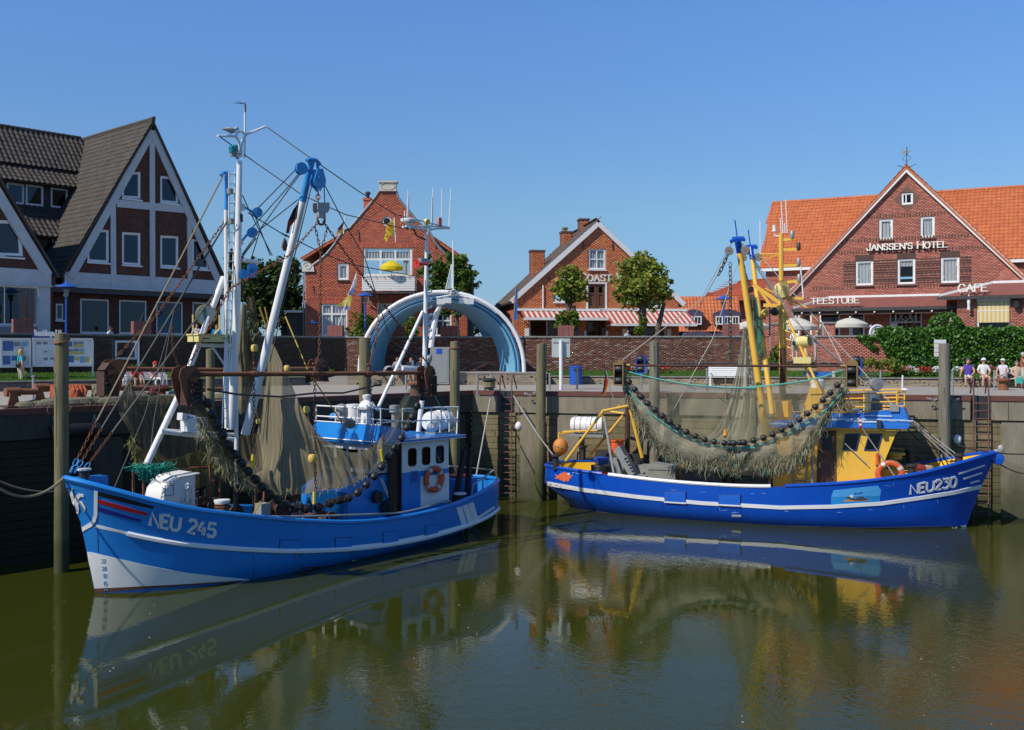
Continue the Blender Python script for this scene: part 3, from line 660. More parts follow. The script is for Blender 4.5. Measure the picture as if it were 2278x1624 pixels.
TL_BR=mat('brown_grey_tile',(1,1,1),(.7,.7,.68),.8,scale=1.5,coord='World',island=[(.058,.048,.040),(.078,.064,.050),(.045,.038,.033),(.068,.057,.045)],rust=.1,rustc=(.22,.18,.06),rscale=3)
TL_CH=mat('dark_brown_tile',(1,1,1),(.7,.7,.7),.8,scale=1.5,coord='World',island=[(.10,.068,.055),(.13,.09,.07),(.085,.062,.052),(.14,.10,.08)])
TL_OR=mat('orange_clay_tile',(1,1,1),(.86,.82,.8),.65,scale=.7,coord='World',island=[(.52,.15,.05),(.55,.165,.055),(.48,.135,.045),(.53,.155,.05),(.45,.125,.045),(.50,.145,.048)],rust=.16,rustc=(.32,.12,.05),rscale=2.5)
TL_RD=mat('red_clay_tile',(1,1,1),(.86,.82,.8),.65,scale=.7,coord='World',island=[(.36,.075,.03),(.42,.095,.035),(.33,.07,.03)])
TIMB=mat('weathered_white_timber',(.62,.63,.63),(.40,.42,.43),.8,scale=2.2,contrast=.9,coord='World',rust=.15,rustc=(.25,.26,.25),rscale=1.5)
GUTT=mat('dark_gutter',(.06,.055,.05),(.03,.03,.03),.6,scale=5)
ZINC=mat('zinc_gutter',(.32,.33,.34),(.22,.23,.24),.5,.4,scale=5)
OAK=mat('brown_door_wood',(.15,.065,.03),(.09,.04,.02),.6,scale=3,stretch=(6,6,.6))
LETT=mat('cream_letter',(.82,.80,.72),(.75,.73,.66),.5,scale=5)
def shell(t,u0,u1,d,z1,m=INTER,y0=.25):
 """back, side and floor of a house body"""
 mb=MB();mb.box(u0+.003,u0+.25,y0,d,0,z1);mb.box(u1-.25,u1-.003,y0,d,0,z1);mb.box(u0+.26,u1-.26,d-.25,d,0,z1)
 mb.box(u0+.26,u1-.26,y0,d-.26,-.2,.05)
 return mb.build('side_wall',m,t,sm=False)
def slope(t,a,b,depth0,depth1,m,single,over=.15,name='roof_tile',plain=False,thick=.12,**kw):
 """one slope of a gable roof: a = eave (u,z), b = ridge (u,z), running from depth0 to depth1"""
 d=V((b[0]-a[0],0,b[1]-a[1]));L=d.length;d.normalize();nn=V((-d.z,0,d.x))
 if nn.z<0:nn=-nn
 A=V((a[0],0,a[1]))-d*over;B=V((b[0],0,b[1]))
 P=[V((p.x,y,p.z))-nn*.02 for p,y in((A,depth0),(A,depth1),(B,depth1),(B,depth0))]
 r=MB().prism(P,-nn*thick).build('roof',m,t,sm=False)
 if not plain:
  left=d.x>0
  O=V((A.x,depth1 if left else depth0,A.z));U=V((0,-1,0))if left else V((0,1,0));D=depth1-depth0
  tiles(t,O+nn*.0,U,d,[(0,.0),(D,0),(D,L+over),(0,L+over)],m,single,**kw)
 return r
def verge(t,pts,w,y,dep,m,name='barge_board'):
 for a,b in zip(pts,pts[1:]):
  a3,b3=V((a[0],y,a[1])),V((b[0],y,b[1]))
  MB().bar(a3,b3,dep,w,up=(0,1,0)).build(name,m,t,sm=False)if False else MB().bar(a3,b3,w,dep,up=(0,1,0)).build(name,m,t,sm=False)
def P2(v):return(v.x,v.z)
# ---- left restaurant house with white timber gables
LH=Frame(-24.13,55,48,GZ)
lh=LH.thing('restaurant_house','half timbered brick gable house with white beams and brown tiled roof','house')
k=lambda x,y,c=0.:P2(LH.k('A',x,y,c))
bl,br,ap=k(395,1085),k(1418,1120),k(963,120);zb=(k(470,1165)[1]+k(1400,1205)[1])/2
poly=[(bl[0],zb),(br[0],zb),br,ap,bl]
WP=[[k(775,440),k(893,440),k(893,612),k(775,605)],[k(1018,465),k(1083,472),k(1133,560),k(1133,643),k(1018,632)],[k(612,808),k(692,806),k(692,1018),k(555,1010),k(555,910)],[k(775,822),k(893,828),k(893,1035),k(775,1028)],[k(1018,843),k(1133,848),k(1133,1050),k(1018,1043)],[k(1220,865),k(1265,868),k(1325,970),k(1325,1062),k(1220,1052)]]
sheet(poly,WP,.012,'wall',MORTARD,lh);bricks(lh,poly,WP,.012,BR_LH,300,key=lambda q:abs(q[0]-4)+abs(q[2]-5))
for i,p in enumerate(WP):window(lh,p,fw=.085,sash=.05,curtain=[(.62,1,0,1)]if i!=1 else[(.55,.9,0,.9)],sill=.1,glass=GLASSD)
def beam(a,b,w,d=.07):MB().bar((a[0],-d/2-.004,a[1]),(b[0],-d/2-.004,b[1]),d,w,up=(0,0,1)).build('timber_beam',TIMB,lh,sm=False)
def beamv(a,b,w,d=.07,nm='timber_beam',t=None):MB().bar((a[0],-d/2-.004,a[1]),(b[0],-d/2-.004,b[1]),w,d,up=(0,1,0)).build(nm,TIMB,t or lh,sm=False)
s_=.24
beamv((bl[0]+.42,bl[1]-.2),(ap[0]+.0,ap[1]-.55),.42,.11);beamv((br[0]-.36,br[1]-.2),(ap[0],ap[1]-.55),.42,.112)
beamv(k(962,190),(k(965,1165)[0],zb),.31,.085);beamv(k(738,640),k(1190,682),.42,.075)
beamv(k(714,650),(k(718,1150)[0],zb),.30,.08);beamv(k(1198,660),(k(1203,1170)[0],zb),.30,.08)
MB().box(bl[0]+.1,br[0]-.1,-.06,-.0035,zb,zb+.72).build('timber_beam',TIMB,lh,sm=False)
MB().box(bl[0]-.75,br[0]+.2,-.35,.3,zb-.12,zb-.002).build('gutter',TIMB,lh,sm=False)
MB().box(bl[0]-.7,br[0]+.2,-.30,.3,zb-.40,zb-.122).build('fascia',GUTT,lh,sm=False)
GW=[rect(LH,'A',*q,.5)for q in((510,1248,692,1465),(757,1256,930,1468),(992,1264,1160,1472),(1222,1270,1380,1478),(355,1277,403,1380))]
g0,g1=bl[0]-.75,br[0]+.1;gp=[(g0,0),(g1,0),(g1,zb-.1),(g0,zb-.1)]
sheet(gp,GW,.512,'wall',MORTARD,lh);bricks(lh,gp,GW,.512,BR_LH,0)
for q in GW:window(lh,q,fw=.08,y=.56,curtain=[(.75,1,0,1)]if q is not GW[-1]else[(0,1,0,1)],sill=-.44,glass=GLASSD)
slope(lh,(bl[0]-.12,bl[1]-.05),(ap[0],ap[1]+.08),-.22,12,TL_BR,300,key=lambda q:-q[0]*1.+abs(q[1]-5),tu=.24,tv=.34)
slope(lh,(br[0]+.12,br[1]-.05),(ap[0],ap[1]+.08),-.22,12,TL_BR,0,plain=True)
MB().tube([(ap[0],y,ap[1]+.13)for y in(-.25,12)],.11,8).build('ridge_cap',TL_BR,lh)
MB().box(g0,g0+.3,.52,12,0,bl[1]).box(g1-.3,g1,.52,12,0,br[1]).box(g0,g1,11.7,12,0,bl[1]+1).build('side_wall',BR_LH,lh,sm=False)
u0,u1=LH.k('A',-900,300,5).x,LH.k('A',560,300,7).x
def zc(x,y,c):return LH.k('A',x,y,c).z
zr,zf,ze=(zc(0,158,8)+zc(560,238,8))/2,(zc(0,392,6)+zc(540,457,6))/2,(zc(0,485,5)+zc(530,548,5))/2
zd,zl=zc(300,672,5.25),zc(300,842,3.4)
for(ya,za,yb,zb2,nm)in((4.75,ze,6,zf,0),(5.9,zf+.12,8,zr,0),(3.1,zl-.1,5.25,zd,0)):
 S=V((0,yb-ya,zb2-za));L=S.length;S.normalize();nn=V((0,-S.z,S.y))
 MB().prism([V((u0,ya,za))-nn*.03,V((u1,ya,za))-nn*.03,V((u1,yb,zb2))-nn*.03,V((u0,yb,zb2))-nn*.03],-nn*.1).build('roof',TL_BR,lh,sm=False)
 xa=LH.k('A',-60,400,ya).x
 tiles(lh,(0,ya,za),(1,0,0),S,[(xa,0),(u1,0),(u1,L),(xa,L)],TL_BR,0 if ya!=4.75 else 40,tu=.30,tv=.38,hgt=.07)
MB().tube([(u0,8,zr+.06),(u1,8,zr+.06)],.12,8).build('ridge_cap',TL_BR,lh)
MB().box(u0,u1,7.9,8.2,0,zr-.1).build('side_wall',INTER,lh,sm=False)
SLATE=mat('black_slate_cladding',(.045,.045,.05),(.025,.025,.028),.7,scale=5)
DW=[rect(LH,'A',*q,5.25)for q in((-70,512,30,640),(42,512,153,643),(163,525,275,655),(322,545,430,670))]
dp=[(u0,zd-.1),(u1,zd-.1),(u1,ze+.05),(u0,ze+.05)]
sheet(dp,DW,5.25,'dormer_wall',SLATE,lh)
for q in DW:window(lh,q,fw=.08,y=5.28,sash=.03,curtain=[(.7,1,0,1)],glass=GLASSD)
DW=[rect(LH,'A',222,845,345,990,3.4)];dp=[(u0,0),(u1+2,0),(u1+2,zl+.05),(u0,zl+.05)]
sheet(dp,DW,3.4,'dormer_wall',SLATE,lh);window(lh,DW[0],fw=.08,y=3.43,sash=.04,curtain=[(.6,1,0,1)],glass=GLASSD)
c2=-1.5
k2=lambda x,y:P2(LH.k('A',x,y,c2))
b2,m2=k2(352,1078),k2(0,490);f=2.15;a2=(b2[0]+(m2[0]-b2[0])*f,b2[1]+(m2[1]-b2[1])*f);l2=(2*a2[0]-b2[0],b2[1])
zb=k2(265,1160)[1]
WP=[[k2(-60,745),k2(72,748),k2(138,852),k2(147,978),k2(-60,972)]]
poly=[(l2[0],zb),(b2[0],zb),b2,a2,l2]
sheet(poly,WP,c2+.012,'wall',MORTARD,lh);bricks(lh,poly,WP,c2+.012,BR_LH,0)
window(lh,WP[0],fw=.1,y=c2+.06,sash=.06,sill=-c2+.1,glass=GLASSD)
def bm(a,b,w,d=.1,y=c2):MB().bar((a[0],y-d/2-.004,a[1]),(b[0],y-d/2-.004,b[1]),w,d,up=(0,1,0)).build('timber_beam',TIMB,lh,sm=False)
bm((b2[0]-.42,b2[1]-.2),(a2[0]-.3,a2[1]-.5),.5,.12)
MB().box(l2[0],b2[0]-.25,c2-.08,c2-.003,zb,zb+.78).build('timber_beam',TIMB,lh,sm=False)
MB().box(l2[0],b2[0]-.25,c2-.2,c2,zb-.08,zb-.002).build('gutter',TIMB,lh,sm=False)
xq=k2(270,1300)[0]
MB().box(xq-.25,xq+.35,c2-.1,c2+.35,0,zb+.8).build('corner_post',TIMB,lh,sm=False)
gq=[rect(LH,'A',-120,1163,245,1412,c2),rect(LH,'A',-120,1422,75,1500,c2),rect(LH,'A',80,1422,245,1500,c2)]
gp=[(l2[0],0),(xq-.25,0),(xq-.25,zb-.08),(l2[0],zb-.08)]
sheet(gp,gq[:1],c2+.02,'wall',TIMB,lh)
window(lh,gq[0],fw=.07,y=c2+.06,vb=(.4,),curtain=None,glass=GLASSD)
PANEL=mat('mauve_wall_panel',(.28,.25,.27),(.22,.2,.22),.7)
for q in gq[1:]:MB().box(q[0][0],q[1][0],c2-.01,c2+.015,q[0][1],q[2][1]).build('panel',PANEL,lh,sm=False)
slope(lh,(b2[0]+.1,b2[1]-.1),(a2[0],a2[1]+.1),c2-.2,8,TL_BR,0,plain=True)
MB().box(b2[0]-.3,b2[0],c2+.36,3.4,0,b2[1]-.2).build('side_wall',BR_LH,lh,sm=False)
MB().box(l2[0],xq,3,3.2,0,b2[1]).build('side_wall',INTER,lh,sm=False)
# ---- Dutch gable house with balcony
MH=Frame(-13.3,66,0,GZ)
mh=MH.thing('gabled_house','red brick house with curved white topped gable and slatted balcony','house')
k=lambda x,y,c=0.:P2(MH.k('C',x,y,c))
half=[(245,785),(300,745),(360,690),(420,615),(465,545),(500,500),(540,488),(640,372),(700,300),(750,235),(778,190)]
rt=[(906,190),(928,250),(965,300),(1010,350),(1070,425),(1130,485),(1180,530),(1215,600),(1265,660),(1330,725),(1400,785),(1430,800)]
poly=[k(185,1400),k(1475,1400),k(1475,805)]+[k(*q)for q in rt[::-1]]+[k(*q)for q in half[::-1]]+[k(185,790)]
poly[0]=(poly[0][0],0);poly[1]=(poly[1][0],0)
rw=[k(835+37*math.cos(a*math.pi/6),435+37*math.sin(a*math.pi/6))for a in range(12)]
HW=[rect(MH,'C',*q)for q in((650,648,1035,870),(445,772,530,900),(1165,790,1222,895),(317,1092,520,1338),(757,1085,965,1335),(1160,1165,1345,1345))]
sheet(poly,HW+[rw],.012,'wall',MORTAR,mh);bricks(mh,poly,HW+[rw],.012,BR_MH,300,key=lambda q:abs(q[0]-5)+abs(q[2]-8))
window(mh,HW[0],fw=.09,vb=(.333,.667),hb=(.62,),bw=.13,sash=.05,curtain=[(0,.31,.66,.95),(.35,.65,.66,.95),(.69,1,.66,.95),(.85,.97,0,.6)])
window(mh,HW[1],fw=.08,sash=.06,curtain=[(0,1,0,1)],sill=.1,sillm=BR_DK);window(mh,HW[2],fw=.08,sash=.05,curtain=[(0,1,0,1)],sill=.1)
window(mh,HW[3],fw=.09,vb=(.38,),hb=(.70,),bw=.12,curtain=[(0,.36,0,1),(.42,1,0,1)],sill=.08);window(mh,HW[4],fw=.08,vb=(.5,),hb=(.65,),bw=.1,curtain=[(0,1,.6,1)],sill=.08)
window(mh,HW[5],fw=.09,vb=(.36,.66),hb=(.7,),bw=.08,curtain=[(0,.2,0,1),(.8,1,0,1)],sill=.08)
window(mh,rw,fw=.07,glass=GLASS)
for q,e in((HW[0],.30),(HW[3],.28),(HW[4],.28),(HW[5],.28)):
 n=int((q[1][0]-q[0][0]+.3)/.083)
 for i in range(n):MB().box(q[0][0]-.15+i*.083+.006,q[0][0]-.15+(i+1)*.083-.006,-.02,.01,q[2][1]+.02,q[2][1]+e).build('brick',BR_MH,mh,sm=False)
for pts in(half,rt):
 L=[k(*q)for q in pts]
 MB().tube([(p[0],-.0,p[1])for p in L],.075,6).build('gable_coping',ZINC,mh)
 MB().prism([(p[0],.013,p[1]-.02)for p in L]+[(p[0],.013,p[1]-.25)for p in L[::-1]],(0,.33,0)).build('gable_rim',BR_MH,mh,sm=False)
a,b=k(778,190),k(908,115);mb=MB()
mb.box(a[0],b[0],-.08,.5,a[1]+.002,b[1]-.12);mb.box(a[0]-.07,b[0]+.07,-.15,.55,b[1]-.118,b[1]);mb.box(a[0]-.05,b[0]+.05,-.13,.53,a[1]-.06,a[1])
mb.tube([((a[0]+b[0])/2+.45*math.cos(q*.5236),-.09,(a[1]+b[1])/2-.05+.2*math.sin(q*.5236))for q in range(12)],.03,5,closed=True)
mb.build('cap_stone',mat('lichen_plaster',(.66,.62,.54),(.42,.38,.28),.9,scale=5,contrast=.9,rust=.2,rustc=(.2,.17,.08)),mh,sm=False)
STUC=mat('cream_plaster',(.68,.65,.58),(.55,.52,.45),.85,scale=3)
for pts in(((165,835),(262,835),(255,795),(225,765),(190,752),(165,775)),((1436,840),(1500,840),(1500,800),(1480,775),(1450,780),(1436,800))):
 mb=MB().prism([(p[0],-.12,p[1])for p in[k(*q)for q in pts]],(0,.5,0));c=k((pts[0][0]+pts[1][0])/2-6,pts[0][1]-42)
 mb.tube([(c[0]+(.05+.017*i)*math.cos(i*.6),-.135,c[1]+(.05+.017*i)*math.sin(i*.6))for i in range(16)],.02,5)
 mb.build('scroll_stone',STUC,mh,sm=False)
eL,eR=k(168,718,.3),k(1432,745,.3);rz=eL[1]+(k(840,0)[0]-eL[0])*.60
slope(mh,eL,(k(840,0)[0],rz),.35,11,TL_OR,90,key=lambda q:-q[0],tu=.26,tv=.36)
slope(mh,(eR[0],eL[1]),(k(840,0)[0],rz),.35,11,TL_OR,60,key=lambda q:q[0],tu=.26,tv=.36)
shell(mh,k(185,0)[0],k(1475,0)[0],11,k(0,790)[1])
a,b=k(650,360,3),k(705,268,3);mb=MB().box(a[0],b[0],3,3.8,a[1]-1,b[1]).box(a[0]-.06,b[0]+.06,2.94,3.86,b[1]+.002,b[1]+.15)
ch=mb.build('chimney',BR_MH,mh,sm=False);MB().lathe([(.12,0),(.12,.3),(.2,.32),(.2,.4),(.05,.5)],((a[0]+b[0])/2,3.4,b[1]+.15)).build('chimney_pot',DARK,ch)
q0,q1=k(642,868,-1.2),k(1056,985,-1.2);x0,x1=q0[0],q1[0];zt,zb=q0[1],q1[1]
MB().box(x0,x1,-1.2,-.0,zb-.18,zb-.05).build('balcony_floor',GUTT,mh,sm=False)
for i in range(6):
 z=zb+i*(zt-zb-.06)/6
 MB().box(x0+.002,x1-.002,-1.23,-1.2,z,z+(zt-zb-.06)/6-.018).build('balcony_slat',WHITE,mh,sm=False)
 for xx in(x0-.03,x1):MB().box(xx,xx+.03,-1.2,-.02,z,z+(zt-zb-.06)/6-.018).build('balcony_slat',WHITE,mh,sm=False)
MB().box(x0-.06,x1+.06,-1.26,-1.17,zt-.055,zt).build('balcony_rail',WHITE,mh,sm=False)
for i in range(6):MB().tube([(x0+.35+i*.52,-1.28,zt-.2),(x0+.33+i*.52,-1.3,zt-.05),(x0+.3+i*.52,-1.22,zt+.03)],.012,5).build('flower_box_hook',DARK,mh)
STRUT=k(690,985,-.6)
for xx in(x0+.3,x1-.3):MB().bar((xx,-1.1,zb-.12),(xx,-.02,zb-.9),.08,.08).build('balcony_bracket',WHITE,mh,sm=False)
for(x,y1,y2)in((610,510,600),(250,945,1000),(1220,620,655)):
 p,q=k(x,y1),k(x+8,y2);MB().bar((p[0],-.03,p[1]),(q[0],-.03,q[1]),.035,.035).build('wall_tie',DARK,mh,sm=False)
p=rect(MH,'C',218,1228,285,1250)
sg=MB().box(p[0][0],p[1][0],-.04,-.02,p[0][1],p[2][1]).build('street_sign',mat('sign_blue',(.02,.06,.35),(.02,.06,.33),.4),mh,sm=False)
for i in range(2):MB().box(p[0][0]+.12,p[1][0]-.12-.1*i,-.043,-.0405,p[0][1]+.08+.13*i,p[0][1]+.13+.13*i).build('text_line',WHITE,sg,sm=False)
q=k(635,1000);MB().tube([(q[0],-.06,q[1]),(q[0],-.06,0)],.05,6).build('downpipe',GUTT,mh)
q=k(168,735);MB().tube([(q[0],.2,q[1]),(q[0]+.1,.2,q[1]-.4),(q[0]+.02,.2,q[1]-.8),(q[0]+.02,.2,0)],.05,6).build('downpipe',ZINC,mh)
an=thing('garden_shed','low dark flat roofed shed beside the balcony house','shed',(0,0,0))
fr=Frame(*[at(628,745,66.5).x,66.5],0,GZ);an.location=fr.o
p=fr.hit(*K('C',40,1160));q=fr.hit(*K('C',178,1350))
MB().box(p.x,q.x,.0,3,0,p.z).build('wall',mat('brown_shed_boards',(.07,.05,.04),(.04,.03,.025),.8,scale=3),an,sm=False)
MB().box(p.x-.1,q.x+.05,-.3,3.1,p.z+.002,p.z+.14).build('roof',STUC,an,sm=False)
MB().box(p.x+.25,q.x-.35,-.04,-.002,.1,1.95).build('door',DARK,an,sm=False)
# ---- clothes shop with striped awnings
CHF=Frame(.466,67,8,GZ)
chh=CHF.thing('shop_house','orange brick gabled shop with white verge boards and striped awnings','shop')
k=lambda x,y,c=0.:P2(CHF.k('D',x,y,c))
ap,el,er=k(986,150),k(300,772),k(1662,795);xl,xr=k(318,0)[0],k(1628,0)[0]
ze=el[1]+(xl-el[0])*(ap[1]-el[1])/(ap[0]-el[0]);zr_=er[1]+(er[0]-xr)*(ap[1]-er[1])/(er[0]-ap[0])
HW=[rect(CHF,'D',*q)for q in((912,350,1045,512),(908,630,1042,822),(640,615,720,770),(1190,625,1290,775),(1365,745,1492,805),(442,905,722,1055),(895,905,1050,1055),(1210,945,1525,1055))]
for i in(5,6,7):HW[i]=[(HW[i][0][0],.05),(HW[i][1][0],.05),HW[i][2],HW[i][3]]
poly=[(xl,0),(xr,0),(xr,zr_),ap,(xl,ze)]
sheet(poly,HW,.012,'wall',MORTAR,chh);bricks(chh,poly,HW,.012,BR_CH,300,key=lambda q:abs(q[0]-6.5)+abs(q[2]-5))
window(chh,HW[0],fw=.1,vb=(.5,),hb=(.5,),bw=.07,curtain=[(0,.5,0,1),(.55,1,0,1)],sill=.12)
dr=MB().box(HW[1][0][0],HW[1][1][0],.09,.14,HW[1][0][1],HW[1][2][1]).build('loft_door',OAK,chh,sm=False)
xm=(HW[1][0][0]+HW[1][1][0])/2
for s in(-1,1):
 lf=MB();xa,xb=(xm-.93,xm-.012)if s<0 else(xm+.012,xm+.93)
 xa,xb=max(xa,HW[1][0][0]+.02),min(xb,HW[1][1][0]-.02);za,zb=HW[1][0][1]+.03,HW[1][2][1]-.03
 ring(lf,[(xa,za),(xb,za),(xb,zb),(xa,zb)],[(xa+.14,za+.16),(xb-.14,za+.16),(xb-.14,zb-.14),(xa+.14,zb-.14)],.04,.088)
 zm=za+(zb-za)*.58;lf.box(xa+.14,xb-.14,.045,.087,zm,zm+.13);lf.build('door_leaf',OAK,dr,sm=False)
 MB().box(xa+.15,xb-.15,.06,.088,zm+.14,zb-.15).build('pane',BGLASS,dr,sm=False)
for x in(HW[1][0][0]-.13,HW[1][1][0]+.01):MB().box(x,x+.12,-.05,.1,HW[1][0][1]-.02,HW[1][2][1]+.12).build('door_post',WHITE,chh,sm=False)
MB().box(HW[1][0][0]-.13,HW[1][1][0]+.13,-.052,.1,HW[1][2][1]+.03,HW[1][2][1]+.14).build('door_lintel',WHITE,chh,sm=False)
for i in(2,3,4):window(chh,HW[i],fw=.09,hb=(.5,)if i<4 else(),bw=.06,curtain=[(0,1,.4,1)],sill=.12)
for i,vb in((5,(.5,)),(6,(.55,)),(7,(.5,))):window(chh,HW[i],m=WHITE if i!=6 else OAK,fw=.07,vb=vb,bw=.05)
for x in(405,1180,1532):
 p=k(x,0)[0];MB().box(p,p+.28,-.05,.05,0,2.35).build('shop_post',WHITE,chh,sm=False)
p=k(1047,0)[0];MB().box(p,p+.16,-.05,.05,0,2.2).build('shop_post',WHITE,chh,sm=False);p=k(878,0)[0];MB().box(p,p+.12,-.05,.05,0,2.2).build('shop_post',WHITE,chh,sm=False)
verge(chh,[(el[0]-.05,el[1]),ap],.30,-.1,.2,WHITE);verge(chh,[(er[0]+.05,er[1]),ap],.30,-.098,.2,WHITE)
slope(chh,(el[0],el[1]+.1),(ap[0],ap[1]+.2),-.1,9,TL_CH,300,key=lambda q:-q[0]+q[1]*.2,tu=.27,tv=.36)
slope(chh,(er[0],er[1]+.1),(ap[0],ap[1]+.2),-.1,9,TL_CH,60,key=lambda q:q[0],tu=.27,tv=.36)
MB().tube([(el[0]-.1,y,el[1]-.05)for y in(-.3,9)],.09,8).build('gutter',GUTT,chh)
shell(chh,xl,xr,9,min(ze,zr_),BR_CH)
for(xa,ya,xb,yb,c,w)in((455,540,565,372,3.0,0),(700,300,780,222,5.5,1),(843,210,918,122,4.,0)):
 a,b=k(xa,ya,c),k(xb,yb,c)
 q=MB().box(a[0],b[0],c,c+.8,a[1]-.8,b[1]).box(a[0]-.05,b[0]+.05,c-.05,c+.85,b[1]+.002,b[1]+.12).build('chimney',BR_DK,chh,sm=False)
 bricks(chh,[(a[0]+.01,a[1]-.7),(b[0]-.01,a[1]-.7),(b[0]-.01,b[1]),(a[0]+.01,b[1])],[],c-.002,BR_CH,0)
 if w:MB().box(a[0]+.15,b[0]-.3,c+.1,c+.6,b[1]+.12,b[1]+.3).box(a[0]+.1,b[0]-.25,c+.05,c+.65,b[1]+.302,b[1]+.4).build('chimney_pot',mat('lichen_clay',(.30,.27,.14),(.2,.17,.1),.9),q,sm=False)
lettering(chh,'MY COAST WEAR',k(690,606),k(1352,604),.50,-.02,.06,LETT,wid=.15,serif=.12,small=.8)
for(x,y1,y2)in((867,290,350),(1100,297,355),(598,560,605)):
 p,q=k(x,y1),k(x+2,y2);MB().bar((p[0],-.03,p[1]),(q[0],-.03,q[1]),.06,.04).build('wall_tie',DARK,chh,sm=False)
p,q=k(550,640),k(550,825);MB().tube([(p[0],-.06,p[1]),(q[0],-.06,q[1])],.045,6).build('downpipe',WHITE,chh)
AWR=mat('awning_red_stripe',(.50,.075,.07),(.45,.07,.065),.85,trans=.2);AWW=mat('awning_cream_stripe',(.72,.66,.57),(.68,.62,.54),.85,trans=.2)
for(xa,xb,ya,yb,dep,lb)in((372,1035,842,893,1.5,'shorter red and cream striped awning over the shop window'),(1030,1690,842,940,2.3,'longer red and cream striped awning behind the round lime tree')):
 A,B=CHF.k('D',xa,ya,-.1),CHF.k('D',xb,ya,-.1);C_=CHF.k('D',xa+20,yb,-dep)
 aw=CHF.thing('awning',lb,'awning','striped awnings on the shop');w=B.x-A.x;n=int(w/.17)
 for i in range(n):
  x0,x1=A.x+w*i/n,A.x+w*(i+1)/n
  MB().prism([(x0,-.1,A.z),(x1,-.1,A.z),(x1,-dep,C_.z),(x0,-dep,C_.z)],(0,0,.012)).build('awning_stripe',AWR if i%2==0 else AWW,aw,sm=False)
  MB().box(x0,x1,-dep-.012,-dep,C_.z-.16,C_.z-.001).build('awning_valance',WHITE,aw,sm=False)
 MB().box(A.x-.25,B.x+.05,-.22,-.02,A.z+.01,A.z+.17).build('awning_case',WHITE,aw,sm=False)
 for x in(A.x+.2,B.x-.2):MB().bar((x,-.05,C_.z-.1),(x,-dep+.05,C_.z-.06),.05,.05).build('awning_arm',WHITE,aw,sm=False)
# ---- far mansard houses between shop and hotel
FB=Frame(at(1520,0,84).x,84,-4,GZ)
fb=FB.thing('mansard_house','distant orange mansard roof with violet arched dormers','house')
k=lambda x,y,c=0.:P2(FB.k('E',x,y,c))
VIO=mat('violet_zinc',(.085,.07,.13),(.06,.05,.09),.5,scale=4)
x0,x1=k(95,0)[0],k(545,0)[0];z0,z1=k(0,1345)[1],k(0,1118,2.2)[1]
S=V((0,2.2,z1-z0));L=S.length
MB().prism([(x0,.03,z0),(x1,.03,z0),(x1,2.23,z1),(x0,2.23,z1)],(0,.1,-.03)).build('roof',TL_OR,fb,sm=False)
tiles(fb,(0,0,z0),(1,0,0),S,[(x0,0),(x1,0),(x1,L),(x0,L)],TL_OR,200,tu=.28,tv=.38)
MB().box(x0,x1,.2,8,0,z0).box(x0,x1,2.4,8,z0,z1-.05).build('wall',INTER,fb,sm=False)
for xa,xb,nn in((128,268,2),(345,533,3)):
 a,b=k(xa,1297,-.25),k(xb,1190,-.25);m_=(a[0]+b[0])/2;w=b[0]-a[0]
 arc=[(a[0]+w*i/8,b[1]-.25+.28*math.sin(math.pi*i/8))for i in range(9)];zz=k(0,1235,-.25)[1]
 MB().prism([(p[0],-.25,p[1])for p in arc]+[(b[0],-.25,zz),(a[0],-.25,zz)],(0,2,0)).build('dormer_hood',VIO,fb,sm=False)
 MB().box(a[0]+.02,b[0]-.02,-.2,1.6,a[1],zz).build('dormer',VIO,fb,sm=False)
 for i in range(nn):
  q0,q1=a[0]+.08+(w-.16)*i/nn,a[0]+(w-.16)*(i+1)/nn
  MB().box(q0+.02,q1-.02,-.215,-.2,a[1]+.03,zz-.03).build('dormer_lining',INTER,fb,sm=False)
  window(fb,[(q0,a[1]),(q1,a[1]),(q1,zz-.02),(q0,zz-.02)],fw=.09,y=-.27,vb=(.5,),curtain=None)
for xa,xb in((120,330),(350,560)):
 a,b=k(xa,1380,-.3),k(xb,1345,-.3);w=b[0]-a[0]
 MB().prism([(a[0]+w*i/8,-.3,b[1]-.15+.2*math.sin(math.pi*i/8))for i in range(9)]+[(b[0],-.3,a[1]-1),(a[0],-.3,a[1]-1)],(0,.4,0)).build('dormer_hood',VIO,fb,sm=False)
fb2=FB.thing('red_roof_house','distant plain red roof behind the yellow trawl derricks','house')
k=lambda x,y,c=8.:FB.k('E',x,y,c)
a,b,c,d,e=k(240,1125),k(760,1125),k(760,965,12),k(515,985,12),k(300,1068,10)
MB().prism([a,b,c,d,(d.x-.5,d.y,e.z+.1),e],(0,.2,-.15)).build('roof',TL_RD,fb2,sm=False)
for i in range(9):
 t_=i/9;p,q=a.lerp(V((d.x-1,d.y,d.z)),t_),b.lerp(c,t_)
 MB().bar((p.x,p.y-.05,p.z+.03),(q.x,q.y-.05,q.z+.03),.03,.05).build('tile_course',TL_RD,fb2,sm=False)
MB().box(a.x,b.x,9,14,0,a.z).build('wall',BR_HH,fb2,sm=False)
p,q=FB.k('E',420,1145,3),FB.k('E',452,1090,3);MB().box(p.x,q.x,3,3.9,p.z,q.z).build('chimney',BR_DK,fb2,sm=False)
p,q=FB.k('E',558,1030,9),FB.k('E',575,955,9);MB().box(p.x,q.x,9,9.8,p.z-.5,q.z).build('chimney',BR_DK,fb2,sm=False)
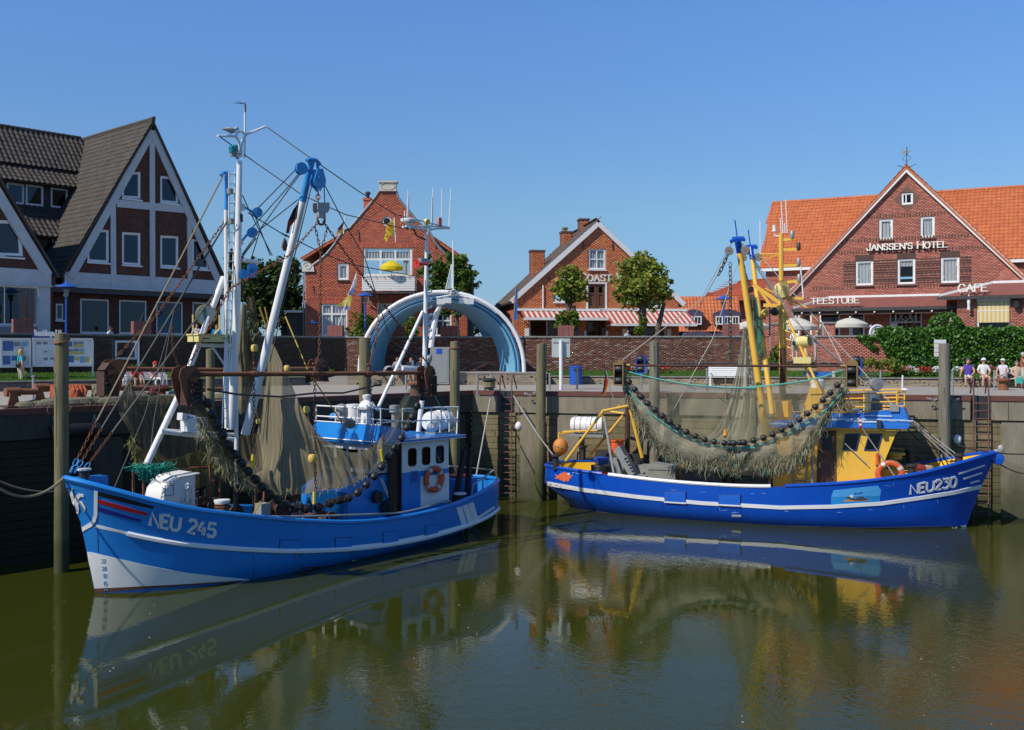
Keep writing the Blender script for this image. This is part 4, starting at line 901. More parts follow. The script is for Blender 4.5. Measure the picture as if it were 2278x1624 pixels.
# ---- hotel
HH=Frame(23.7,62,-27,GZ)
hh=HH.thing('hotel','violet red brick gabled hotel with orange pantile roof and white verge boards','hotel')
k=lambda x,y,c=0.:P2(HH.k('G',x,y,c));ke=lambda x,y,c=0.:P2(HH.k('E',x,y,c))
ap,el,er=k(693,228),k(-225,1215),k(1660,1120)
HW=[rect(HH,'G',*q)for q in((475,622,583,783),(803,602,915,768),(290,952,427,1148),(621,935,761,1138),(965,922,1111,1128),(652,412,743,505),(0,1352,165,1600),(250,1345,360,1560),(557,1345,815,1600),(-170,1352,-60,1600))]
poly=[(el[0]+.1,0),(er[0]-.1,0),(er[0]-.1,er[1]),ap,(el[0]+.1,el[1])]
sheet(poly,HW,.012,'wall',MORTARH,hh);bricks(hh,poly,HW,.012,BR_HH,300,key=lambda q:-q[0]+abs(q[2]-4))
for i,cu in enumerate(([(0,1,.75,1),(.08,.92,0,.8)],)*2+([(0,1,.7,1),(.05,.95,0,.75)],[(0,1,.75,1)],[(0,1,.7,1),(.05,.95,0,.75)])):
 window(hh,HW[i],fw=.085,sash=.05,curtain=cu,sill=.1,sillm=BR_DK)
window(hh,HW[5],fw=.09,vb=(.33,),bw=.07,sash=.03)
for i in(6,9,7):window(hh,HW[i],fw=.1,hb=(.55,),bw=.09,curtain=[(0,1,.42,.52)])
window(hh,HW[8],fw=.08,hb=(.65,),vb=(.16,.84),bw=.08)
q=HW[8];zt=q[2][1]-.08;zl=q[0][1]+(q[2][1]-q[0][1])*.65;xa,xb=q[0][0]+.5,q[1][0]-.5
for s in(0,1):MB().tube([(xa+(xb-xa)*i/8,-.0,(zl+.05 if s else zt)+(1 if s else-1)*(zt-zl-.06)*math.sin(math.pi*i/8))for i in range(9)],.025,5).build('fanlight_bar',WHITE,hh)
MB().box(q[1][0]-.62,q[1][0]-.2,-.1,-.02,0,zl-.1).build('door_leaf',OAK,hh,sm=False);MB().box(q[0][0]+.06,q[0][0]+.45,-.06,.0,0,zl-.08).build('door_leaf',WHITE,hh,sm=False)
for i in(2,3,4):MB().box(HW[i][0][0]-.03,HW[i][1][0]+.03,-.022,.01,HW[i][2][1]+.015,HW[i][2][1]+.36).build('clinker_lintel',BR_DK,hh,sm=False)
xa,xb=k(192,0)[0],k(1205,0)[0];z0,z1=k(700,1130)[1],k(700,945)[1]
for i in range(11):
 z=z0+(z1-z0)*i/10
 for s in cut([(xa,xb)],[(HW[j][0][0]-.02,HW[j][1][0]+.02)for j in(2,3,4)]):MB().box(s[0],s[1],-.03,.01,z,z+.07).build('clinker_band',BR_DK,hh,sm=False)
for z,a,b in((k(700,600)[1],375,1020),(k(700,785)[1],205,1200),(k(700,880)[1],140,1350),(k(700,1165)[1],-60,1560)):
 n=int((k(b,0)[0]-k(a,0)[0])/.085)
 for i in range(n):
  if i%2==0:continue
  MB().box(k(a,0)[0]+i*.085,k(a,0)[0]+i*.085+.07,-.018,.01,z,z+.2).build('brick',BR_DK,hh,sm=False)
c=((HW[5][0][0]+HW[5][1][0])/2,(HW[5][0][1]+HW[5][2][1])/2);w=k(805,450)[0]-c[0];dm=[(c[0]-w,c[1]),(c[0],c[1]-w),(c[0]+w,c[1]),(c[0],c[1]+w)]
sheet(dm,[[(p[0]*1.0,p[1])for p in[(HW[5][0][0]-.02,HW[5][0][1]-.02),(HW[5][1][0]+.02,HW[5][1][1]-.02),(HW[5][2][0]+.02,HW[5][2][1]+.02),(HW[5][3][0]-.02,HW[5][3][1]+.02)]]],-.012,'clinker_diamond',BR_DK,hh)
verge(hh,[(el[0]-.1,el[1]-.05),ap],.26,-.12,.2,WHITE);verge(hh,[(er[0]+.1,er[1]-.08),ap],.26,-.118,.2,WHITE)
slope(hh,(el[0]-.1,el[1]+.05),(ap[0],ap[1]+.22),-.25,6,TL_OR,60,key=lambda q:q[0]*-1)
slope(hh,(er[0]+.1,er[1]+.02),(ap[0],ap[1]+.22),-.25,6,TL_OR,60,key=lambda q:q[0])
ce,cr=.6,6.2
a=HH.k('E',668,898,ce);r0=HH.k('E',752,440,cr);ue=HH.k('G',1900,700,3).x;zr2=(r0.z+HH.k('G',1624,372,cr).z)/2
S=V((0,cr-ce,zr2-a.z));L=S.length;S.normalize();nn=V((0,-S.z,S.y))
MB().prism([V((a.x,ce,a.z))-nn*.03,V((ue,ce,a.z))-nn*.03,V((ue,cr,zr2))-nn*.03,V((r0.x,cr,zr2))-nn*.03],-nn*.12).build('roof',TL_OR,hh,sm=False)
tiles(hh,(0,ce,a.z),(1,0,0),S,[(a.x,0),(ue,0),(ue,L),(r0.x,L)],TL_OR,300,key=lambda q:(q[0]<3)*2+abs(q[0]-ap[0])*-.1,tu=.25,tv=.36)
mb=MB();n=int((ue-r0.x)/.4)
for i in range(n):
 mb=MB().tube([(r0.x+i*.4,cr,zr2+.05),(r0.x+i*.4+.42,cr,zr2+.03)],[.13,.11],8);mb.build('ridge_tile',TL_OR,hh)
MB().tube([(a.x+.02,ce,a.z),(r0.x+.02,cr,zr2)],.09,6).build('verge_tile',TL_OR,hh)
MB().box(a.x,ue,ce-.12,ce+.3,a.z-.22,a.z-.04).build('eave_board',WHITE,hh,sm=False)
mp_=[(a.x+.3,0),(el[0]+1.2,0),(el[0]+1.2,a.z-.2),(a.x+.3,a.z-.2)]
sheet(mp_,[],ce+.212,'wall',MORTARH,hh);bricks(hh,mp_,[],ce+.212,BR_HH,0)
mp_=[(er[0]-1.2,0),(ue,0),(ue,a.z-.2),(er[0]-1.2,a.z-.2)]
sheet(mp_,[],ce+.212,'wall',MORTARH,hh);bricks(hh,mp_,[],ce+.212,BR_HH,0)
shell(hh,a.x+.3,ue,11,a.z-.3,BR_HH,ce+.5)
MB().prism([(r0.x,cr,zr2),(ue,cr,zr2),(ue,11.5,a.z),(r0.x,11.5,a.z)],(0,0,-.1)).build('roof',TL_OR,hh,sm=False)
MB().prism([(a.x+.35,ce+.1,a.z-.1),(a.x+.35,cr,zr2-.15),(a.x+.35,11.5,a.z-.1)],(.2,0,0)).build('side_wall',BR_HH,hh,sm=False)
RED=mat('red_felt_roof',(.23,.075,.055),(.18,.06,.045),.8,scale=2,coord='World')
cl=-1.9
t0,t1=HH.k('E',1150,1110,0),HH.k('G',960,1222,0);zt=(t0.z+t1.z)/2;g0,g1=HH.k('E',905,1186,cl),HH.k('G',1090,1302,cl);zg=(g0.z+g1.z)/2
MB().prism([(t0.x,-.03,zt),(t1.x,-.03,zt),(g1.x,cl,zg),(g0.x,cl,zg)],(0,0,-.08)).build('lean_to_roof',RED,hh,sm=False)
MB().box(t0.x,t1.x,-.09,-.031,zt-.05,zt+.1).build('flashing',WHITE,hh,sm=False);MB().bar((t0.x,-.05,zt+.02),(g0.x,cl,zg+.05),.08,.12).build('flashing',WHITE,hh,sm=False)
MB().box(g0.x-.1,g1.x,cl-.14,cl-.002,zg-.2,zg-.02).build('gutter',GUTT,hh,sm=False)
MB().box(g0.x-.05,g1.x,cl+.002,cl+.2,zg-.42,zg-.085).build('fascia',BR_DK,hh,sm=False)
for i in range(9):MB().ball((g0.x+.5+i*1.05,cl-.1,zg-.3),.06,6).build('lamp_bulb',WHITE,hh)
u0,u1=HH.k('E',1025,1145,cl-.2).x,HH.k('E',1365,1145,cl-.2).x;z=HH.k('E',1200,1146,cl-.2).z
lettering(hh,'TEESTUBE',(u0,z),(u1,z),.34,cl-.16,.05,LETT,wid=.155,serif=.12)
MB().box(u0-.1,u1+.1,cl-.15,cl-.12,z+.03,z+.06).build('letter_rail',DARK,hh,sm=False)
cc=-3.4
g0,g1=HH.k('G',950,1243,cc),HH.k('G',1900,1195,cc);zg=(HH.k('G',1000,1240,cc).z+HH.k('G',1600,1212,cc).z)/2
t0=HH.k('G',1375,1125,cc+1.2);zt=t0.z
MB().prism([(t0.x,cc+1.2,zt),(g1.x,cc+1.2,zt),(g1.x,cc,zg),(g0.x,cc,zg)],(0,.05,-.08)).build('cafe_roof',RED,hh,sm=False)
MB().prism([(t0.x,cc+1.25,zt),(g0.x,cc,zg-.02),(g0.x+.3,0,zg),(t0.x,0,zt)],(0,0,-.08)).build('cafe_roof',RED,hh,sm=False)
MB().box(t0.x,g1.x,cc+1.2,0,zt-.1,zt-.01).build('cafe_roof',RED,hh,sm=False)
MB().box(t0.x,g1.x,cc+1.13,cc+1.199,zt-.06,zt+.09).build('flashing',WHITE,hh,sm=False);MB().bar((t0.x,cc+1.15,zt+.02),(g0.x,cc-.02,zg+.05),.08,.13).build('flashing',WHITE,hh,sm=False)
MB().box(g0.x-.1,g1.x,cc-.14,cc-.003,zg-.2,zg-.02).build('gutter',GUTT,hh,sm=False)
xw=HH.k('G',1092,0,cc+.3).x;q=rect(HH,'G',1250,1257,1516,1600,cc+.3)
cp=[(xw,0),(g1.x,0),(g1.x,zg-.1),(xw,zg-.1)]
sheet(cp,[q],cc+.312,'wall',MORTARH,hh);bricks(hh,cp,[q],cc+.312,BR_HH,0)
window(hh,q,fw=.1,y=cc+.38,vb=());BLND=mat('yellow_striped_blind',(.80,.56,.18),(.78,.54,.17),.8,scale=3,trans=.2)
z0=HH.k('G',1380,1440,cc+.2).z;bw_=(q[1][0]-q[0][0]-.1)/15;BL2=mat('cream_blind_stripe',(.84,.76,.52),(.8,.72,.48),.8,trans=.2)
for i in range(15):MB().box(q[0][0]+.05+bw_*i,q[0][0]+.05+bw_*(i+1),cc+.2,cc+.215,z0,q[2][1]-.12).build('blind_stripe',BL2 if i%2 else BLND,hh,sm=False)
MB().box(q[0][0],q[1][0],cc+.12,cc+.3,q[2][1]-.1,q[2][1]+.14).build('blind_case',WHITE,hh,sm=False);MB().box(q[0][0]+.05,q[1][0]-.05,cc+.19,cc+.225,(z0+q[2][1])/2-.02,(z0+q[2][1])/2+.02).build('blind_bar',WHITE,hh,sm=False)
MB().box(xw,xw+.25,cc+.33,-.02,0,zg-.1).build('side_wall',BR_HH,hh,sm=False)
MB().box(xw+.3,g1.x,-.6,-.4,0,zg-.2).build('side_wall',INTER,hh,sm=False)
u0,u1,z=HH.k('G',1105,1195,cc-.1).x,HH.k('G',1330,1190,cc-.1).x,HH.k('G',1215,1194,cc-.1).z
lettering(hh,'CAFE',(u0,z),(u1,z),.40,cc-.1,.05,LETT,wid=.155,serif=.12)
p=HH.k('G',1570,1330,cc+.15);MB().lathe([(.05,.0),(.17,.06),(.2,.34),(.22,.4),(.05,.5)],(p.x,p.y,p.z)).build('wall_lantern',DARK,hh)
p,q=HH.k('G',1186,1340,cc),HH.k('G',1188,1195,cc);MB().tube([p,q],.025,6).lathe([(.09,0),(.07,.3),(.12,.6),(.03,.8)],p).build('wall_figure',WHITE,hh)
u0,z0=k(380,872);u1,z1=k(1015,845);zz=(k(380,872)[1]+k(1012,845)[1])/2
lettering(hh,"JANSSEN'S HOTEL",(u0,zz),(u1,zz),.40,-.16,.06,LETT,wid=.15,serif=.12,small=.86)
MB().box(u0-.05,u1,-.1,-.06,zz+.02,zz+.06).box(u0,u1,-.1,-.06,zz+.22,zz+.25).build('letter_rail',DARK,hh,sm=False)
p=HH.k('G',1570,1300,cc)
wv=HH.thing('weather_vane','wrought iron ship weather vane on the hotel gable peak','weather vane')
p,q=HH.k('G',694,205,.1),HH.k('G',695,50,.1)
MB().tube([(p.x,p.y,p.z-.1),(q.x,q.y,q.z)],.025,6).build('pole',DARK,wv)
a,b=HH.k('G',635,112,.1),HH.k('G',745,66,.1);h_=b.z-a.z
MB().prism([(a.x,.09,a.z),(a.x+.2,.09,a.z+h_*.35),(a.x+.1,.09,a.z+h_*.8),(a.x+.7,.09,b.z-.06),(b.x,.09,b.z),(b.x-.25,.09,a.z+h_*.3),(b.x-.35,.09,a.z+.05)],(0,.02,0)).build('vane',ZINC,wv,sm=False)
for s in(-1,1):MB().tube([(p.x+s*(.1+.5*math.sin(i*.5)*.9),.1,p.z-.05+.12*i-.02*i*i)for i in range(8)],.014,5).tube([(p.x+s*(.3-.02*i)*math.sin(i*.5),.1,p.z+.3+.07*i)for i in range(10)],.012,5).build('scroll',DARK,wv)
# ==== BANDSHELL, PLANTS, STREET FURNITURE
SHB=mat('bandshell_blue',(.20,.48,.70),(.17,.43,.64),.5,scale=1.5,trans=.12);SHD=mat('bandshell_dark_blue',(.02,.10,.24),(.015,.08,.2),.5);SHL=mat('bandshell_pale_blue',(.30,.50,.62),(.26,.45,.58),.5)
PF=Frame(-8.75,55.0,0,QZ)
pt=PF.thing('stage_platform','rubble stone stage plinth under the blue bandshell','stage')
MB().box(0,10.6,.01,4.2,-.02,.60).build('core',MORTARD,pt,sm=False);bricks(pt,[(0,0),(10.6,0),(10.6,.6),(0,.6)],[],.01,STONE,200,.04,.5,.12,name='stone',irregular=.12)
MB().box(-.05,10.65,-.06,4.2,.602,.66).build('floor',PAVE,pt,sm=False)
MB().prism([(0,.0,.0),(-2.6,.0,.0),(0,.0,.62)],(0,1.6,0)).build('ramp',PAVE,pt,sm=False)
BF=Frame(at(984,0,56).x,56,2,QZ+.66)
bs=BF.thing('bandshell','pale blue open arched bandshell with white tube front arch','bandshell')
def arch(y,w,h,n=28,x0=0):return[V((x0+w*math.cos(math.pi*i/n)*-1,y,h*math.sin(math.pi*i/n)**.9))for i in range(n+1)]
MB().tube(arch(-.35,4.42,4.32),.115,10).build('front_tube',WHITE,bs)
for i,m in enumerate((SHD,SHB,SHD,SHB)):MB().tube(arch(.0+.12*i,4.22-.085*i,4.16-.09*i),.05,8).build('edge_tube',m,bs)
mb=MB();n=28;P=[]
for j in range(7):
 t=j/6;P.append(arch(.45+3.0*t,3.93-.95*t,3.85-.15*t,x0=-.35*t))
mb.grid(P);mb.grid([[p+V((0,.0,.06))+V((p.x*.015,0,0))for p in r]for r in P]);mb.build('canopy',SHB,bs)
MB().tube(P[-1],.045,6).build('rear_tube',SHB,bs)
k=lambda x,y,c=0.:BF.hit(*K('C',x,y),c)
MB().tube([k(1360,1010,-.6),k(1360,590,-.6)],.04,6).build('mast',WHITE,bs);MB().lathe([(.16,-.2),(.2,0),(.16,.2)],k(1365,1003,-.7),(0,1,0)).build('mast_hub',WHITE,bs)
q=[k(1348,775,-.55),k(1352,965,-.55),k(1300,975,-.55)]
MB().prism(q,(0,.02,0)).build('sail',mat('pale_sail',(.42,.58,.62),(.38,.55,.6),.7,trans=.3),bs,sm=False);ring_=q+[q[0]]
MB().tube(ring_,.025,5).build('sail_edge',WHITE,bs)
MB().tube([k(1265,1070,.4),k(1225,1180,.4),k(1200,1300,.3),k(1185,1440,.2)],.15,8).build('stay_tube',WHITE,bs)
MB().tube([k(1225,1040,-.5),k(1370,1015,-.5),k(1530,1048,-.5)],.035,6).build('lamp_bar',WHITE,bs)
for x,y in((1262,1072),(1315,1063),(1437,1065),(1493,1072)):
 p=k(x,y,-.5);MB().cbox(p,.38,.25,.26,rz=.2).cbox(p+V((0,-.13,0)),.42,.02,.3,rz=.2).build('floodlight',WHITE,bs,sm=False)
# ---- leaves, trees, hedge
LEAF=mat('leaf_green',(1,1,1),(.6,.6,.6),.6,scale=.8,coord='World',island=[(.11,.20,.025),(.17,.27,.04),(.08,.15,.022),(.2,.28,.045)],trans=.3,spec=.3)
LEAFA=mat('leaf_turning',(1,1,1),(.65,.62,.6),.6,scale=.8,coord='World',island=[(.20,.32,.04),(.29,.38,.055),(.34,.27,.05),(.16,.28,.035),(.26,.36,.05),(.38,.28,.055)],trans=.3,spec=.3)
LEAFD=mat('leaf_dark',(1,1,1),(.6,.6,.6),.6,scale=.8,coord='World',island=[(.045,.085,.02),(.06,.11,.022),(.035,.07,.016),(.08,.13,.028)],trans=.25,spec=.3)
LEAFI=mat('ivy_leaf',(1,1,1),(.65,.65,.65),.45,scale=1.,coord='World',island=[(.06,.18,.022),(.085,.23,.026),(.04,.12,.016),(.14,.29,.032),(.07,.18,.02)],trans=.2)
BARK=mat('tree_bark',(.17,.13,.09),(.08,.06,.045),.95,scale=7,bump=.6,bscale=18,stretch=(1,1,.3))
def leaves(pts,size,flat=.6):
 """pts (N,3): one folded leaf (two triangles) at each"""
 n=len(pts);d=NR.normal(size=(n,3));d[:,2]*=flat;d/=np.linalg.norm(d,axis=1)[:,None]
 e=np.cross(d,NR.normal(size=(n,3)));e/=np.linalg.norm(e,axis=1)[:,None]
 s=(size*NR.uniform(.6,1.3,n))[:,None]
 a=pts-d*s*.5;b=pts+e*s*.38;c=pts+d*s*.6;f=pts-e*s*.38
 v=np.stack([a,b,c,f],1).reshape(-1,3)
 return v,np.arange(4*n).reshape(-1,4)
def blob(c,r,n,hollow=.55):
 d=NR.normal(size=(n,3));d/=np.linalg.norm(d,axis=1)[:,None]
 return np.array(c)[None]+d*(np.array(r)[None]*(hollow+(1-hollow)*NR.uniform(0,1,n)**.7)[:,None])
def tree(name,label,base,h_tr,clumps,n,size,m,r_tr=.18,limbs=True,group=None,cat='tree',tw=(0,0)):
 t=thing(name,label,cat,base,0,group)
 top=V((tw[0],tw[1],h_tr))
 MB().tube(catmull([(0,0,-.1),(tw[0]*.2+.05,0,h_tr*.35),(tw[0]*.7,tw[1]*.6,h_tr*.75),top],4),[r_tr*(1.25-.5*i/12)for i in range(13)],8).build('trunk',BARK,t)
 if limbs:
  for c,r in clumps[:9]:
   MB().tube(catmull([top-V((0,0,.3)),top.lerp(V(c),.5)+V((0,0,.15)),V(c)],3),[r_tr*.5*(1-.13*i)for i in range(7)],6).build('limb',BARK,t)
 w=np.array([r[0]*r[1]*r[2]for c,r in clumps])**.67;w/=w.sum();P=[]
 for(c,r),f in zip(clumps,w):
  m_=int(n*f);subs=blob(c,[x*1.02 for x in r],max(3,m_//34),.25);P.append(blob(c,r,m_//8))
  for q in subs:P.append(blob(q,[x*R.uniform(.2,.42)for x in r],m_*3//4//len(subs),.2))
 v,f=leaves(np.concatenate(P),size)
 link('crown',np_mesh('crown',v,f,m),t)
 return t
def tp(px,py,Y,z=None):
 p=at(px,py,Y)
 if z is not None:p.z=z
 return p
def cl(base,lst):
 """clumps given by photo position and radius in photo pixels at the tree's distance"""
 out=[]
 for px,py,r,dy in lst:
  p=at(px,py,base.y+dy)-base;k_=(base.y)/F
  out.append((tuple(p),(r*k_,r*k_*.9,r*k_*.95)))
 return out
D_=lambda x,y:K('D',x,y)
b=tp(1269,745,62,GZ)
tree('lime_tree','slim pollarded lime tree with browning leaves by the shop',b,3.5,cl(b,[(*D_(765,585),34,0),(*D_(705,675),22,.3),(*D_(830,640),27,-.3),(*D_(775,530),18,0),(*D_(690,700),20,0),(*D_(830,700),22,.2),(*D_(770,680),30,0),(*D_(795,500),9,0)]),2900,.23,LEAFA,.2,tw=(-.1,0))
b2_=tp(1283,745,61.9,GZ)
P=np.concatenate([blob(tuple(tp(*D_(x,y),61.6)),(.35,.3,.35),n)for x,y,n in((690,900,120),(790,880,130),(680,950,90),(800,930,120),(760,1000,50),(720,880,60))])
v,f=leaves(P,.2);sp=link('stem_shoots',np_mesh('stem_shoots',v-np.array(tuple(b)),f,mat('young_leaf',(.16,.24,.02),(.11,.18,.015),.5,trans=.4)),bpy.data.objects['lime_tree'])
MB().tube([(.55,0,-.1),(.5,0,1.2),(.25,0,2.6),(.2,0,3.6)],[.24,.2,.17,.12],8).build('trunk',BARK,bpy.data.objects['lime_tree'])
b=tp(1430,742,62,GZ)
tree('lime_tree','full round pollarded lime tree before the long striped awning',b,3.6,cl(b,[(*D_(1320,600),55,0),(*D_(1240,600),27,.4),(*D_(1420,600),44,-.3),(*D_(1195,690),27,.2),(*D_(1320,500),38,0),(*D_(1420,680),44,0),(*D_(1290,710),42,0),(*D_(1320,430),22,0),(*D_(1480,700),24,0),(*D_(1170,700),17,0),(*D_(1380,470),26,.3),(*D_(1500,590),18,0),(*D_(1245,480),20,0),(*D_(1130,735),11,0)]),5800,.24,LEAFA,.26)
P=np.concatenate([blob(tuple(tp(*D_(x,y),61.7)),(.25,.2,.3),60)for x,y in((1345,910),(1350,960),(1300,1000),(1325,1020))])
v,f=leaves(P,.19);link('stem_shoots',np_mesh('stem_shoots',v-np.array(tuple(b)),f,_mats['young_leaf']),bpy.data.objects['lime_tree.001'])
MB().tube([(.75,.1,1.6),(1.,.1,2.6),(1.3,.1,3.8)],[.2,.17,.1],7).build('limb',BARK,bpy.data.objects['lime_tree.001'])
C_=lambda x,y:K('C',x,y)
b=tp(1015,745,62.5,GZ)
tree('maple_tree','leafy green tree covering the right side of the balcony house',b,4.2,cl(b,[(*C_(1200,760),26,0),(*C_(1300,800),34,0),(*C_(1390,800),32,0),(*C_(1250,880),36,0),(*C_(1360,900),36,.3),(*C_(1430,880),26,0),(*C_(1500,920),24,0),(*C_(1220,980),30,0),(*C_(1380,1000),34,0),(*C_(1440,960),22,0),(*C_(1300,1090),26,0),(*C_(1390,1110),24,0),(*C_(1530,960),9,0),(*C_(1110,860),12,0)]),5200,.25,LEAF,.16)
for(x,y,rr,n,lb)in((630,1270,48,1500,'bright green bush below the blue and yellow flag'),(1000,1280,44,1300,'green bush seen through the bandshell left half')):
 b=tp(*C_(x,1350),61.5,GZ+.4);tree('bush',lb,b,.8,cl(b,[(*C_(x,y),rr*.7,0),(*C_(x-40,y+50),rr*.55,0),(*C_(x+50,y+45),rr*.55,0),(*C_(x+20,y-45),rr*.4,0)]),n,.17,LEAF,.05,False,cat='bush')
b=tp(632,745,74,GZ)
tree('dense_tree','dark dense tree between timbered and balcony houses',b,3,cl(b,[(600,610,34,0),(640,600,30,1),(575,650,40,0),(625,655,42,0),(655,660,26,1),(590,700,42,0),(640,705,38,0),(560,600,30,3),(530,630,36,4),(660,620,16,0),(520,580,26,5)]),15000,.26,LEAFD,.25)
b=tp(1055,745,92,GZ);tree('slender_tree','small pale tree in the gap right of the balcony house',b,1.6,cl(b,[(*C_(1500,1245),16,0),(*C_(1520,1300),18,0),(*C_(1480,1310),14,0),(*C_(1495,1215),8,0)]),900,.26,LEAFD,.09)
b=tp(1730,800,57,QZ+.4);tree('bush','small leafy shrub at the foot of the stair pillar',b,.5,cl(b,[(1727,785,13,0),(1735,770,9,0),(1722,800,14,0)]),700,.16,LEAF,.04,False,cat='bush')
b=tp(1957,800,52.6,QZ+.45);tree('bush','mixed olive shrubs in the bed beside the bicycle',b,.4,cl(b,[(1940,808,14,0),(1962,812,16,0),(1985,812,16,0),(1920,806,12,.5),(2000,818,10,0)]),1500,.16,LEAFA,.04,False,cat='bush')
TW=Frame(16.6,56.2,-11,QZ)
tw=TW.thing('terrace_wall','red brick terrace wall under the ivy before the hotel','brick wall')
x1=22.;MB().box(.0,x1,.012,.5,0,2.55).build('wall_core',MORTARD,tw,sm=False)
bricks(tw,[(0,.35),(6,.35),(6,2.55),(0,2.55)],[],.012,BR_HH,120,.014)
MB().box(-.05,x1,-.05,.55,2.552,2.65).build('coping',COPE,tw,sm=False)
iv=TW.thing('ivy_hedge','deep green ivy hedge covering the terrace wall behind seated people','hedge')
P=[];N_=lambda x,y:TW.hit(*K('N',x,y),0)
def ivy(u0,u1,za,zb,n,y=-.25):P.append(np.stack([NR.uniform(u0,u1,n),y+NR.normal(0,.13,n),NR.uniform(za,zb,n)],1))
xa,xb,xc=N_(220,300).x,N_(1263,300).x+3,N_(330,300).x
zt,zb_=N_(700,160).z,N_(700,445).z
n=200
for i in range(60):
 x=xa+(xb-xa)*i/60;w_=(xb-xa)/60;bot=zb_ if x>xc else zb_+(xc-x)/(xc-xa)*(zt-zb_)*.75
 ivy(x,x+w_*1.3,bot,zt+.12*math.sin(i*1.3)+R.uniform(-.05,.1),n)
 ivy(x,x+w_*1.3,zt-.15,zt+.15*R.uniform(.4,1.4),60,.2)
for i in range(14):
 p=N_(110+i*8,215+6*i);P.append(blob((p.x,-.1,p.z),(.16,.1,.16),26))
for i in range(12):p=N_(95+i*12,212);P.append(blob((p.x,-.1,p.z),(.14,.1,.12),22))
P.append(blob((N_(713,130).x,.1,N_(713,130).z-.05),(.9,.6,.78),1700,.85))
P=np.concatenate(P);v,f=leaves(P,.15,1.);link('ivy_leaves',np_mesh('ivy_leaves',v,f,LEAFI),iv)
MB().box(xc,xb,-.16,.0,zb_-.1,zt-.05).build('ivy_shade_box',mat('ivy_shade',(.02,.03,.01),(.012,.02,.006),.9),iv,sm=False)  # dark box behind the leaves, coloured as the shade inside the hedge
FLR=[mat('red_petals',(.55,.02,.04),(.45,.015,.03),.6,trans=.2),mat('white_petals',(.8,.8,.76),(.7,.7,.66),.6,trans=.2),mat('pink_petals',(.6,.12,.2),(.5,.08,.15),.6,trans=.2)]
for i,(x,y,w_,kk)in enumerate(((355,465,22,0),(375,470,20,1),(400,455,40,0),(440,445,30,2),(465,442,26,1),(495,455,26,1),(545,450,20,0),(585,452,24,0),(640,450,26,1),(800,448,30,1),(1020,442,36,2))):
 p=WLR.hit(*K('N',x,y),1.2);r=w_*.0095
 t=thing('flower_clump','%s flowers in the bed, clump number %d from the bicycle'%(('red','white','pink')[kk],i+1),'flowers',WLR.w(p.x,1.2,p.z),0,'flower clumps along the ivy hedge')
 t['label']=('clump of %s bedding flowers %s'%(('red','white','pink')[kk],('nearest the bicycle','between two red clumps by the bicycle','wide, third from the bicycle','beside the wide red clump','next right of the first pink clump','before the gap left of the grey pile','small, just left of the grey pile','close beside the grey pile on its left','hidden beside the grey pile','left of the woman in purple','between the white shirted man and the white cap')[i]))
 v,f=leaves(blob((0,0,-.08),(r*1.1,.3,.22),140),.11);link('leaf_mass',np_mesh('leaf_mass',v,f,LEAF),t)
 v,f=leaves(blob((0,0,.08),(r,.28,.16),110),.085);link('blossom',np_mesh('blossom',v,f,FLR[kk]),t)
for i,(x,y,kk)in enumerate(((715,430,0),(760,432,0),(800,432,1),(835,436,1),(975,438,0))):
 p=WLR.hit(*K('L',x,y),1.5);t=thing('flower_clump',('red flower clump behind the left end of the yellow trawl beam','second red flower clump behind the yellow trawl beam','white flower clump behind the yellow trawl beam','white flower clump just left of the grey pile and trawl net','red flower clump right of the pile behind the trawl net')[i],'flowers',WLR.w(p.x,1.5,p.z),0,'flower clumps on the middle lawn')
 v,f=leaves(blob((0,0,.05),(.45,.28,.2),170),.1);link('blossom',np_mesh('blossom',v,f,FLR[kk]),t)
 v,f=leaves(blob((0,0,-.1),(.45,.28,.2),120),.11);link('leaf_mass',np_mesh('leaf_mass',v,f,LEAF),t)
p=FWL.hit(*K('U',700,780),-.6);t=thing('hosta_plant','broad leaved hosta behind the bench with red capped man','plant',FWL.w(p.x,-.6,5.35),FWL.a)
for i in range(34):
 a=R.uniform(0,6.28);l=R.uniform(.25,.42);c=V((R.uniform(-.75,.75),R.uniform(-.3,.3),R.uniform(.1,.5)));d=V((math.cos(a),math.sin(a),R.uniform(-.2,.5)))*l;s=V((-math.sin(a),math.cos(a),0))*l*.35
 MB().add([c-d*.5,c+s,c+d*.5,c-s],[(0,1,2),(0,2,3)]).build('leaf',LEAF if i%3 else _mats['young_leaf'],t,sm=False)
ST=Frame(at(1752,0,55.5).x,55.5,-9,QZ);st=ST.thing('stone_stair','broad stone steps between the brick gate pillars','steps')
for i in range(7):MB().box(-.1,3.6,i*.34,i*.34+.6,.175*i,.175*(i+1)).build('step',STONED if i%2 else STONE,st,sm=False)
MB().box(-.2,3.7,2.45,8,0,1.21).build('landing',PAVE,st,sm=False)
for px0,px1,yt,Y,lb in((1714,1733,722,57.6,'brick gate pillar behind the yellow mast'),(1832,1858,720,56.6,'brick gate pillar right of the steps')):
 a,b=at(px0,yt,Y),at(px1,yt,Y);w_=b.x-a.x
 t=thing('gate_pillar',lb,'pillar',((a.x+b.x)/2,Y,QZ+.3),rad(-9),'brick gate pillars of the hotel steps');h=a.z-QZ-.3
 MB().box(-w_/2,w_/2,.012,w_,0,h).build('core',MORTAR,t,sm=False);bricks(t,[(-w_/2,0),(w_/2,0),(w_/2,h),(-w_/2,h)],[],.012,BR_HH,100)
 MB().box(-w_/2-.06,w_/2+.06,-.06,w_+.06,h,h+.1).build('cap',COPE,t,sm=False)
MB().add([tuple(TW.w(-4,.4,1.2)),tuple(TW.w(22,.4,1.2)),tuple(TW.w(22,9,1.25)),tuple(TW.w(-4,9,1.25))],[(0,1,2,3)]).build('terrace_ground',GND,sm=False,kind='structure')
